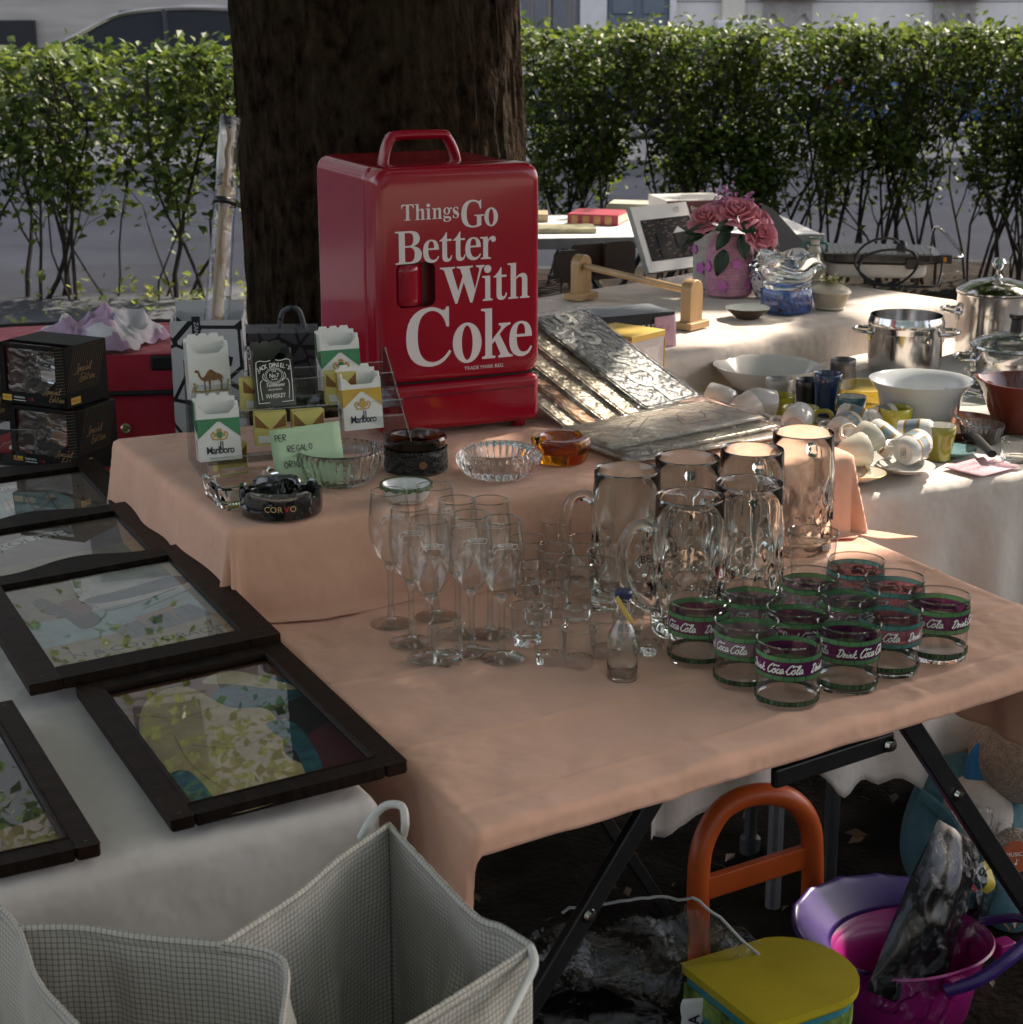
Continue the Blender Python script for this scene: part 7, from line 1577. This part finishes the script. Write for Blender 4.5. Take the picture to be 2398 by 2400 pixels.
def lyingcup(label, px, py, z, yaw, pitch, roll, kind, group, r=.0265, h=.062):
    q = at(px, py, z); e = thing('coffee_cup', label, 'cup', q, 0, group); e.matrix_world = Matrix.Translation(q) @ Matrix.Rotation(yaw, 4, 'Z') @ Matrix.Rotation(pitch, 4, 'Y') @ Matrix.Rotation(roll, 4, 'Z') @ Matrix.Translation((0, 0, -h/2))
    body = cg if kind == 'ivory' else whitg
    mb = MB(); mb.lathe([(0, .002), (r*.6, .002), (r*.66, 0), (r*.72, .001), (r*.9, .006), (r, h*.35), (r, h*.98), (r*.98, h), (r*.95, h*.98), (r*.93, h*.3), (r*.7, .006), (0, .005)] if kind != 'ivory' else [(0, .002), (r*.5, .002), (r*.55, 0), (r*.62, .001), (r*.95, h*.3), (r*1.12, h*.75), (r*1.18, h*.98), (r*1.15, h), (r*1.1, h*.96), (r*.88, h*.3), (r*.5, .006), (0, .005)], 44); mb.build('body', body, e, weld=True, ang=50)
    mb = MB()
    mb.tube(smooth_pts([(r*.95, 0, h*.8), (r+.016, 0, h*.82), (r+.022, 0, h*.5), (r+.010, 0, h*.22), (r*.9, 0, h*.28)], 5), .0038, 8, flat=1.3); mb.build('handle', body, e)
    if kind == 'band':
        mb = MB(); mb.lathe([(r+.0004, h*.40), (r+.0004, h*.74)], 44, 0, cap0=False); mb.lathe([(r+.0005, h*.34), (r+.0005, h*.41)], 44, 1, cap0=False); mb.lathe([(r+.0005, h*.73), (r+.0005, h*.80)], 44, 1, cap0=False); mb.build('painted_band', [grey_band, gband], e)
        mb = MB(); M0 = Matrix.Rotation(pi, 4, 'X') @ Matrix.Translation((0, 0, .0005-.002+.002)); mb.ribbon([[(-.004, -.008), (.004, -.008), (.004, .008), (-.004, .008), (-.004, -.008)]], .0008, 0, M0, 0, 1); text(mb, 'IPA', .007, M0 @ xf((0, 0, 0), rz=pi/2), 0); mb.build('maker_mark', mat('stamp_ink', (.06, .06, .06), .6, var=0), e, smooth=False)
    return e
G_ = 'white coffee cups with blue and gold bands'
lyingcup('banded coffee cup lying at the back of the heap under the teal cup', 2000, 982, ZWs+.034, R(-25), R(104), pi/2, 'band', G_)
lyingcup('banded coffee cup lying with its base to the viewer at the left of the heap', 1977, 1003, ZWs+.028, R(55), R(86), pi/2, 'band', G_)
lyingcup('banded coffee cup lying upper middle in the heap before the yellow beaker', 2060, 985, ZWs+.034, R(30), R(80), pi/2, 'band', G_)
lyingcup('banded coffee cup tipped on its side resting on the white saucers', 2068, 1026, ZWs+.052, R(-30), R(122), pi/2, 'band', G_)
lyingcup('banded coffee cup lying at the right of the heap behind the front one', 2150, 1016, ZWs+.046, R(155), R(100), -pi/2, 'band', G_)
lyingcup('banded coffee cup showing its stamped base in front on the white saucers', 2136, 1050, ZWs+.052, R(52), R(84), pi/2, 'band', G_)
G2 = 'ivory cups on the left saucers'
lyingcup('ivory cup lying on its side at the left of the saucer stack', 1997, 1060, ZWs+.052, R(20), R(80), 5.6, 'ivory', G2, .026, .050)
lyingcup('ivory cup leaning on the other one at the back of the stack', 2023, 1038, ZWs+.060, R(35), R(62), 2, 'ivory', G2, .026, .050)
G3 = 'greyish white cups lying behind the signs'
lyingcup('greyish white cup lying farthest left behind the metal signs', 1690, 938, ZWs+.030, R(150), R(80), 1, 'plain', G3, .030, .055)
lyingcup('greyish white cup lying second from the left behind the metal signs', 1745, 962, ZWs+.028, R(20), R(60), 1, 'plain', G3, .030, .055)
lyingcup('greyish white cup lying nearest the wide yellow cup', 1782, 945, ZWs+.034, R(10), R(100), 1, 'plain', G3, .030, .055)
lyingcup('greyish white cup lying just right of the lying signs', 1868, 988, ZWs+.028, R(70), R(80), 1.5, 'plain', G3, .030, .055)
e = thing('ceramic_dish', 'long pale ceramic dish leaning beside the leaning signs', 'dish', at(1640, 910, ZWs), -.6, rot=(.25, .5, -.75))
mb = MB(); mb.lathe([(0, 0), (.03, 0), (.06, .012), (.064, .016), (.058, .014), (.03, .005), (0, .004)], 44, fn=lambda a, r, z, j: (r*(1+.35*abs(cos(a))**2), z)); mb.build('body', glaze('sand', (.44, .36, .26)), e, weld=True)
# glass lids, pan, ramekin, little glass
lidg = thin_glass('lid_glass', (.93, .95, .95), (.5, .55, .55), refl=1.6)
def glid(label, px, py, z, r, rot):
    e = thing('glass_cover', label, 'lid', at(px, py, z), 0, 'loose glass lids', rot=rot); mb = MB(); mb.lathe([(r, 0), (r*.98, .004), (r*.7, .018), (r*.3, .028), (0, .030)], 56, cap0=False); mb.build('glass', lidg, e, ang=80)
    mb = MB(); mb.tube([(r*cos(a*pi/28), r*sin(a*pi/28), 0) for a in range(56)], .003, 8, closed=True); mb.build('rim', GL['steel'], e)
    mb = MB(); mb.lathe([(.004, .029), (.004, .036), (.012, .040), (.013, .046), (0, .049)], 20); mb.build('knob', clear, e); return e
glid('domed glass lid leaning on another beside the brown bowl', 2290, 960, ZWs+.035, .075, (.30, .28, 0))
glid('flat glass lid lying behind the leaning one below the pots', 2268, 912, ZWs+.012, .075, (0, .05, 0))
e = thing('frying_pan', 'small copper rimmed pan with black handle pointing at the pink note', 'pan', at(2235, 1030, ZWs)+Vector((.02, .07, 0)))
mb = MB(); mb.lathe([(0, 0), (.08, 0), (.098, .016), (.1, .018), (.096, .018), (.079, .004), (0, .003)], 60); mb.build('pan_body', mat('copper_pan', (.26, .10, .05), .25, .85, var=.2), e, weld=True)
hd = at(2325, 1064, ZWs+.02)-e.location; mb = MB(); d2 = Vector((hd.x, hd.y, 0)).normalized(); mb.tube([d2*.09+Vector((0, 0, .016)), d2*.15+Vector((0, 0, .022)), hd+Vector((0, 0, .0))], [.006, .008, .007], 10, flat=1.3); mb.build('pan_handle', GL['black'], e)
e = glassy('ramekin', 'fluted clear glass ramekin by the brown bowl', 'ramekin', [(0, 0), (.030, 0), (.034, .004), (.042, .032), (.044, .036), (.0415, .036), (.038, .030), (.030, .006), (0, .005)], clear, at(2299, 1036, ZWs), 144, lambda a, r, z, j: (r*(1+.03*(abs(sin(a*14))-.5)*(1 if 1 < j < 5 else 0)), z))
glassy('votive_glass', 'small fluted clear glass cut off by the right photo edge', 'glass', [(0, 0), (.026, 0), (.030, .004), (.032, .040), (.0305, .041), (.028, .008), (0, .006)], clear, at(2385, 1080, ZWs), 96, lambda a, r, z, j: (r*(1+.03*(abs(sin(a*12))-.5)*(1 if 1 < j < 4 else 0)), z))
c = [at(2300, 1119, ZWs+.001), at(2394, 1094, ZWs+.001), at(2320, 1072, ZWs+.001), at(2219, 1096, ZWs+.001)]
quadnote('handwritten_note', 'pink handwritten note lying at the front of the cup table', 'note', (c[3]*.0+c[0]*1.0+(c[3]-c[0])*1.0, c[0], c[1], c[2]), pk, []) if False else None
x_ = (c[1]-c[0]).normalized(); y_ = (c[3]-c[0]); y_ = (y_-x_*y_.dot(x_)).normalized(); Wn, Hn = (c[1]-c[0]).length, (c[3]-c[0]).length
quadnote('handwritten_note', 'pink handwritten note lying at the front of the cup table', 'note', (c[0], c[1], c[1]+y_*Hn, c[0]+y_*Hn), pk, [])
mb = MB()
for s, a_, b_, h in (('TAZZINE', .80, .12, .16), ('STILOMISCHIATE', .55, .10, .14), ('1 1', .30, .35, .14)):
    pass
M_ = basis(c[3]+Vector((0, 0, .0036)), (c[0]-c[3]).normalized(), (c[2]-c[3]).normalized(), Vector((0, 0, 1)))
M_ = basis(c[0]+Vector((0, 0, .0042)), x_, y_, Vector((0, 0, 1)))
Lr = (c[0]-c[3]).length
lines = MB()
for s, r0, h in (('TAZZINE', .66, .17), ('SPAIOMISCHIATE', .40, .13), ('1 1', .15, .15)):
    st, wd = strokes(STROKE, s, .24); k = h*Hn; k2 = min(k, Wn*.84/wd)
    lines.ribbon([[(.06*Wn+a*k2, r0*Hn+b*k) for a, b in q] for q in st], .0011, 0, M_, 0, 3)
nt_ = [o for o in bpy.data.objects if o.name.startswith('handwritten_note')][0]
lo = lines.build('handwriting', GL['ink'], None, smooth=False); lo.parent = nt_; lo.matrix_parent_inverse = nt_.matrix_world.inverted()
# ================================================================ things under and in front of the tables
orange = mat('orange_plastic', (.50, .085, .015), .35, var=.08, vs=14, bump=.03, bs=120); yelp = mat('yellow_plastic', (.46, .36, .02), .35, var=.10, vs=9, bump=.03, bs=120)
# orange push-along toy with yellow seat
YT = 2.62
q0, q1 = aty(1640, 2150, YT), aty(1900, 2120, YT+.08)
e = thing('push_toy', 'toy stool with yellow seat and tall orange arched handle under the table', 'toy', (0, 0, 0))
top = smooth_pts([aty(1638, 2400, YT-.02), aty(1638, 2200, YT), aty(1637, 2060, YT+.0), aty(1650, 1970, YT+.01), aty(1695, 1895, YT+.03), aty(1770, 1862, YT+.05), aty(1850, 1872, YT+.07), aty(1895, 1925, YT+.085), aty(1905, 2010, YT+.09), aty(1902, 2130, YT+.09), aty(1900, 2240, YT+.09)], 6)
mb = MB(); mb.tube(top, .0185, 18); mb.build('handle', orange, e, ang=70)
a, b = aty(1655, 2080, YT), aty(1890, 2005, YT+.085); mb = MB(); d = (b-a); x = d.normalized(); mb.box((0, 0, 0), (d.length, .016, .040), M=basis((a+b)/2, x, Vector((-x.y, x.x, 0)).normalized(), x.cross(Vector((-x.y, x.x, 0)).normalized()))); mb.build('crossbar', orange, e, bevel=.003)
sc = at(1810, 2250, .235)
mb = MB(); pts = []
ux = Vector((.87, .49, 0)); uy = Vector((-.49, .87, 0))
poly = [(-.13, .055), (.075, .055)]+[(.02+.085*cos(R(a_))*1.0, -.035+.115*sin(R(a_))) for a_ in range(40, -100, -10)]+[(-.13, -.15)]
poly = [(-.125, .06)]+[(.015+.085*cos(R(t)), -.04+.10*sin(R(t))) for t in range(80, -91, -10)]+[(-.125, -.14)]
mb.prism(poly, -.018, 0, M=basis(sc, ux, uy, Vector((0, 0, 1)))); mb.build('seat', yelp, e, bevel=.008, seg=4)
mb = MB(); mb.prism([(a_*.93-.003, b_*.93-.003) for a_, b_ in poly], -.22, -.018, M=basis(sc, ux, uy, Vector((0, 0, 1)))); mb.build('seat_body', mat('toy_teal', (.04, .20, .24), .4, var=.1), e, bevel=.006)
mb = MB(); src = MB(); src.rect(0, 0, .05, .03, 0, 0); mb.prism([(a_*.945-.003, b_*.945-.003) for a_, b_ in poly], -.06, -.03, M=basis(sc, ux, uy, Vector((0, 0, 1)))); mb.build('sticker_band', mat('toy_sticker', (.20, .30, .06), .4, var=.6, vs=30), e, smooth=False)
for s in (.0,):
    mb = MB(); mb.lathe([(.0165, -.02), (.0175, 0), (.0165, .02)], 18, M=xf(aty(1901, 2165, YT+.09))); mb.build('socket', orange, e)
# pink tub with purple rim and handle
pinkp = mat('magenta_plastic', (.30, .012, .15), .3, var=.08, coat=.2); purp = mat('purple_plastic', (.045, .018, .14), .35, var=.1)
tc_ = at(2150, 2215, .17)+Vector((.0, .04, 0))
e = thing('toy_tub', 'magenta toy tub with purple scalloped lid and swing handle', 'toy', (tc_.x, tc_.y, .02), .45); e.scale = (1.1, 1.1, .9)
def tubfn(a, r, z, j): return r*(1+.32*abs(cos(a))**2), z
mb = MB(); mb.lathe([(0, 0), (.06, 0), (.072, .008), (.082, .09), (.090, .140), (.096, .150), (.098, .146), (.0885, .134), (.078, .088), (.068, .012), (0, .008)], 56, fn=tubfn); mb.build('tub', pinkp, e, weld=True, ang=60)
mb = MB(); mb.grid(lambda u, v: ((.098+.05*v)*1.30*cos(R(60)+R(150)*u), (.098+.03*v)*sin(R(60)+R(150)*u)+.0, .150+.075*v*sin(pi*(.15+.7*u))-.006*abs(sin(u*pi*7))*(v > .9)), 56, 8); mb.build('hood', purp, e, solid=.006)
mb = MB(); mb.tube(smooth_pts([(-.02, -.105, .125), (.03, -.125, .15), (.12, -.115, .19), (.20, -.075, .225), (.26, -.02, .235)], 6), .012, 10, flat=.7); mb.tube(smooth_pts([(.12, -.115, .19), (.155, -.06, .185), (.13, .0, .15)], 5), .008, 8); mb.build('handle', purp, e)
for c_ in ((.0, -.103, .125), (.13, -.05, .125)): mb = MB(); mb.box(c_, (.03, .025, .035)); mb.build('handle_socket', pinkp, e, bevel=.004)
mb = MB(); mb.lathe([(.03, 0), (.06, .01)], 30, M=xf((0, 0, -.02))); mb.build('base', purp, e)
mb = MB(); mb.lathe([(0, 0), (.022, .004), (.028, .02), (.018, .034), (0, .038)], 24, M=xf((-.03, .02, .03))); tag(mb.build('silver_ball', GL['alu'], loc=(tc_.x, tc_.y, .02)), 'dull silver toy ball lying inside the magenta tub', 'ball')
# black shiny thing in a clear bag, lying in the tub
c0 = aty(2180, 2150, tc_.y-.03)
e = thing('bagged_item', 'glossy black goods packed in a crinkled clear plastic bag in the tub', 'bagged goods', c0, .5); e.scale = (1.2, 1.2, 1.2)
blkp = mat('black_vinyl', (.008, .008, .009), .16, var=.1, bump=.22, bs=16, coat=.2)
d1 = Vector((.55, .2, .80)).normalized(); d2 = Vector((.80, .1, -.55)).normalized(); d3 = d1.cross(d2)
Mb = basis((0, 0, 0), d1, d2, d3)
mb = MB(); mb.grid(lambda u, v: ((u-.5)*.24, (v-.5)*.155*(1-.25*u), .026*(sin(pi*u)*sin(pi*v))**.6*(1+.3*n3(u*5, v*5, 2))), 40, 30, M=Mb); mb.grid(lambda u, v: ((.5-u)*.24, (v-.5)*.155*(1-.25*(1-u)), -.026*(sin(pi*u)*sin(pi*v))**.6*(1+.3*n3(u*5, v*5, 7))), 40, 30, M=Mb); mb.build('black_goods', blkp, e, ang=70)
bagf = thin_glass('crinkled_film', (.95, .95, .96), (.6, .6, .62), rough=.02, refl=.35, bump=.6, bs=26)
mb = MB(); mb.grid(lambda u, v: ((u-.46)*.30+.010*n3(u*6, v*6, 1), (v-.5)*.175+.01*n3(u*7, v*7, 4), -.030*(sin(pi*u)*sin(pi*v))**.5-.012-.018*n3(u*8, v*8, 3)-.008*n3(u*21, v*19, 5)), 70, 50, M=Mb); mb.build('clear_bag', bagf, e)
mb = MB(); mb.grid(lambda u, v: (.06+.05*u, .055+.02*v, -.02-.008*sin(u*6)), 10, 5, M=Mb); mb.build('yellow_strip', mat('yellow_label_film', (.5, .40, .04), .3, var=.2), e)
# plush toy behind
pc = aty(2300, 2080, 2.95); 
plush = mat('beige_plush', (.30, .215, .145), .95, var=.25, vs=60, bump=1.0, bs=140, sheen=.5); tealc = weave('teal_suit', (.045, .13, .16), var=.1); cream_c = weave('cream_felt', (.42, .37, .32), var=.06); bluec = weave('blue_felt', (.02, .14, .30), var=.1)
e = thing('plush_toy', 'big beige plush animal in a teal suit at the right edge under the table', 'plush toy', (pc.x-.055, pc.y, .01)); e.scale = (.72, .72, .70)
def lump(a, rx, ry, rz_, seed, amp=.06, n=(48, 30)):
    mb = MB(); mb.grid(lambda u, v: (a[0]+rx*sin(pi*v)*cos(2*pi*u)*(1+amp*n3(cos(2*pi*u)*2, sin(2*pi*u)*2, v*4+seed)), a[1]+ry*sin(pi*v)*sin(2*pi*u)*(1+amp*n3(cos(2*pi*u)*2, sin(2*pi*u)*2, v*4+seed)), a[2]-rz_*cos(pi*v)), *n); return mb
lump((.03, .03, .20), .16, .12, .22, 1).build('body', tealc, e, weld=True)
lump((.035, -.035, .28), .095, .075, .115, 2).build('belly', cream_c, e, weld=True)
lump((.150, -.01, .44), .135, .11, .13, 3, .05).build('head', plush, e, weld=True)
lump((.185, -.07, .40), .06, .05, .05, 4).build('muzzle', cream_c, e, weld=True)
lump((.05, -.04, .405), .05, .022, .085, 5, .1).build('ear', bluec, e, weld=True)
mb = MB(); mb.tube(smooth_pts([(-.10, -.02, .33), (-.05, -.075, .30), (.0, -.10, .22), (.05, -.11, .12)], 6), [.020]*19, 10, flat=.5); mb.build('strap', tealc, e)
mb = MB(); mb.tube(smooth_pts([(-.055, -.075, .25), (-.01, -.107, .17), (.03, -.115, .11)], 5), .006, 8); mb.build('red_piping', redc, e)
lump((.115, -.10, .215), .062, .045, .060, 6, .1).build('paw', plush, e, weld=True)
pb_ = basis((.112, -.148, .222), (.98, .15, 0), (-.03, .2, .98), (.12, -.97, .2)); mb = MB(); mb.disc(0, 0, .040, .040, 0, 0, pb_, 36); text(mb, 'MUSICA', .0145, pb_ @ xf((0, .006, .001)), 1); mb.disc(-.002, -.018, .0035, .0028, .001, 1, pb_, 12); mb.ribbon([[(.001, -.018), (.001, -.006), (.007, -.009)]], .0016, 1, pb_, .001, 1); mb.build('round_badge', [mat('orange_felt', (.40, .09, .03), .8, var=.1), GL['white_ink']], e, smooth=False)
pb_ = basis((.045, -.122, .165), (.98, .1, .1), (-.1, .2, .97), (.1, -.97, .2)); mb = MB(); mb.disc(0, 0, .020, .028, 0, 0, pb_, 28); text(mb, '0z', .030, pb_ @ xf((0, 0, .001), rz=-.3), 1, bold=.03); mb.build('oval_patch', [GL['white_ink'], GL['ink']], e, smooth=False)
for x in (-.06, .12): lump((x, -.08, .05), .07, .10, .055, 8).build('leg', tealc, e, weld=True)
# coloured ball far under the table
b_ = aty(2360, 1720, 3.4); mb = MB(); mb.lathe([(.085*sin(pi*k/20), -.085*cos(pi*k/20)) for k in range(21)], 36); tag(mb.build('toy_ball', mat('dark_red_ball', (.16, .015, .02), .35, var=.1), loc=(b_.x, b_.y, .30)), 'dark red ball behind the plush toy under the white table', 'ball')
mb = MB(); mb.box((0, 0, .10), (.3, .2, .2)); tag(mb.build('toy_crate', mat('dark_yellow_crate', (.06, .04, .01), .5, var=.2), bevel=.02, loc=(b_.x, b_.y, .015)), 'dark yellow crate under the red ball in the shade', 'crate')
# clear zip bag on the ground in front
bc = at(1480, 2330, .10)
e = thing('clear_zip_bag', 'large clear plastic zip bag with white cord lying in front of the toy', 'bag', (bc.x-.02, bc.y-.14, .03), .12)
def zb(sg): return lambda u, v: ((u-.5)*.46, .0+(v-.5)*.04+sg*.055*(sin(pi*u)*(1-v*.8))**.6+.014*n3(u*5, v*5, sg), .015+.27*v*(1-.35*abs(2*u-1)**2.5)+.022*n3(u*6, v*5, 2+sg)+.010*n3(u*17, v*13, sg))
mb = MB(); mb.grid(zb(1), 80, 50); mb.grid(zb(-1), 80, 50); mb.build('film', thin_glass('bag_film', (.94, .94, .95), (.55, .55, .58), rough=.02, refl=.6, bump=.6, bs=16), e)
mb = MB(); mb.tube([Vector(zb(1)(.30+.70*t, 1.0-.5*max(0, t-.55)**1.5))+Vector((0, -.02, .006+.015*sin(t*3))) for t in [k/30 for k in range(31)]], .0024, 8); mb.build('white_cord', mat('white_cord', (.34, .34, .34), .6, var=.1), e)
mb = MB(); mb.grid(lambda u, v: (.075+.055*u+.012*n3(v*3, u, 1), -.052+.004*sin(v*5), .06+.115*v), 8, 14); mb.build('paper_label', GL['white_plastic'], e, solid=.0006)
mb = MB(); Ft = basis((.105, -.0570, .118), (0, 0, 1), (-1, 0, 0), (0, -1, 0)); text(mb, 'ARMA', .022, Ft @ xf((0, .012, .001)), 0, bold=.03); text(mb, 'SEFFI', .017, Ft @ xf((0, -.004, .001)), 0); text(mb, 'FAMILY, MY HOME', .009, Ft @ xf((0, -.018, .001)), 0); mb.build('lettering', GL['ink'], e, smooth=False)
mb = MB(); mb.grid(lambda u, v: ((u-.62)*.30, .03*sin(v*3)-.01, .02+.13*v*(.6+.4*sin(pi*u))+.012*n3(u*6, v*6, 7)), 30, 20); tag(mb.build('dark_packet', blkp, loc=(bc.x-.06, bc.y-.10, .03)), 'dark shiny packet lying inside the clear zip bag', 'packet')
# checked shopping bag in front
def checked():
    m = weave('checked_cloth', (.53, .48, .41), var=.05, bump=.15); n = m.node_tree; L = n.links.new; p = n.nodes['Principled BSDF']
    uv = n.nodes.new('ShaderNodeUVMap'); sep = n.nodes.new('ShaderNodeSeparateXYZ'); L(uv.outputs[0], sep.inputs[0]); outs = []
    for k in range(2):
        fr = n.nodes.new('ShaderNodeMath'); fr.operation = 'FRACT'; L(sep.outputs[k], fr.inputs[0]); lt = n.nodes.new('ShaderNodeMath'); lt.operation = 'LESS_THAN'; lt.inputs[1].default_value = .12; L(fr.outputs[0], lt.inputs[0]); outs.append(lt)
    mx = n.nodes.new('ShaderNodeMath'); mx.operation = 'MAXIMUM'; L(outs[0].outputs[0], mx.inputs[0]); L(outs[1].outputs[0], mx.inputs[1])
    src = p.inputs['Base Color'].links[0].from_socket; mc = n.nodes.new('ShaderNodeMix'); mc.data_type = 'RGBA'; L(mx.outputs[0], mc.inputs[0]); L(src, mc.inputs[6]); mc.inputs[7].default_value = (.045, .065, .068, 1); L(mc.outputs[2], p.inputs['Base Color']); return m
chk = checked()
e = thing('checked_bag', 'open white cloth bag with fine dark check standing in the foreground', 'bag', (0, 0, 0))
def panel(name, pts_top, drop, seed, bow=.012, nu=60, nv=50, vec=None, sc=.0056):
    """a cloth wall hanging from a rim line"""
    top = smooth_pts(pts_top, 12); n = len(top); cum = [0]
    for i in range(1, n): cum.append(cum[-1]+(top[i]-top[i-1]).length)
    def rim(u):
        s = u*cum[-1]
        for i in range(1, n):
            if cum[i] >= s: return top[i-1].lerp(top[i], (s-cum[i-1])/max(1e-9, cum[i]-cum[i-1]))
        return top[-1]
    vec = Vector(vec or (0, 0, -1)).normalized(); mb = MB(); uvs = []
    def f(u, v):
        p = rim(u); t = (rim(min(1, u+.02))-rim(max(0, u-.02))).normalized(); nn = t.cross(vec).normalized()
        q = p+vec*drop*v+nn*(bow*sin(pi*min(1, v*1.4))*n3(u*3+seed, v*2, seed)*2+.013*n3(u*7, v*4, seed)*min(1, v*5))*sin(pi*u)**.5; uvs.append((u*cum[-1]/sc, v*drop/sc)); return q
    mb.grid(f, nu, nv); o = mb.build(name, chk, e, solid=.0012, ang=180)
    ul = o.data.uv_layers.new(name='UVMap')
    for l in o.data.loops: ul.data[l.index].uv = uvs[l.vertex_index]
    # rolled hem along the rim
    hm = MB(); hu = []; N = 90
    for i in range(N+1):
        p = rim(i/N); t = (rim(min(1, i/N+.02))-rim(max(0, i/N-.02))).normalized(); nn = t.cross(Vector((0, 0, 1))).normalized(); up = nn.cross(t)
        for j in range(9): a = 2*pi*j/8; r = .0042*(1+.18*n3(i*.3, j, seed)); hm.v.append(p+nn*r*.7*cos(a)+up*r*1.5*sin(a)-Vector((0, 0, .004))); hu.append((i/N*cum[-1]/sc, j*.0035/sc))
    for i in range(N):
        for j in range(8): hm.f.append([i*9+j, (i+1)*9+j, (i+1)*9+j+1, i*9+j+1]); hm.m.append(0)
    ho = hm.build('rim_hem', chk, o, ang=180); ul = ho.data.uv_layers.new(name='UVMap')
    for l in ho.data.loops: ul.data[l.index].uv = hu[l.vertex_index]
    return o
R8 = lambda px, py, z=.80: at(px, py, z)
back = R8(912, 1930, .802); right = R8(1248, 2215, .79); left = R8(45, 2172, .79); mid = R8(520, 2210, .79)
panel('back_wall', [mid, R8(690, 2098, .795), R8(800, 2005, .80), back], .55, 1, .018)
panel('right_wall', [back, R8(985, 2010, .797), R8(1110, 2140, .787), R8(1180, 2172, .789), right], .55, 2, .016)
panel('front_wall', [right, R8(1120, 2300, .79), R8(960, 2400, .79), R8(800, 2490, .79)], .55, 3, .010)
panel('inner_wall', [R8(640, 2560, .78), R8(660, 2400, .785), R8(672, 2272, .787), R8(630, 2230, .79), mid], .50, 4, .020)
panel('left_back_wall', [left, R8(180, 2170, .79), R8(330, 2192, .79), mid], .55, 5, .010)
panel('left_wall', [R8(300, 2520, .79), R8(170, 2390, .79), R8(85, 2290, .79), R8(40, 2170, .79), R8(-40, 2090, .80)], .55, 6, .014)
cord = mat('white_plastic_cord', (.55, .54, .50), .45, var=.05)
mb = MB(); mb.tube(smooth_pts([R8(845, 1965, .79), R8(870, 1920, .81), R8(905, 1888, .825), R8(942, 1890, .828), R8(950, 1930, .815), R8(945, 1960, .79)], 6), .0042, 10); mb.build('carry_cord', cord, e)
mb = MB(); mb.tube(smooth_pts([R8(1244, 2222, .79), R8(1252, 2260, .785), R8(1225, 2320, .775), R8(1190, 2390, .77), R8(1150, 2460, .77)], 6), .0042, 10); mb.build('carry_cord', cord, e)
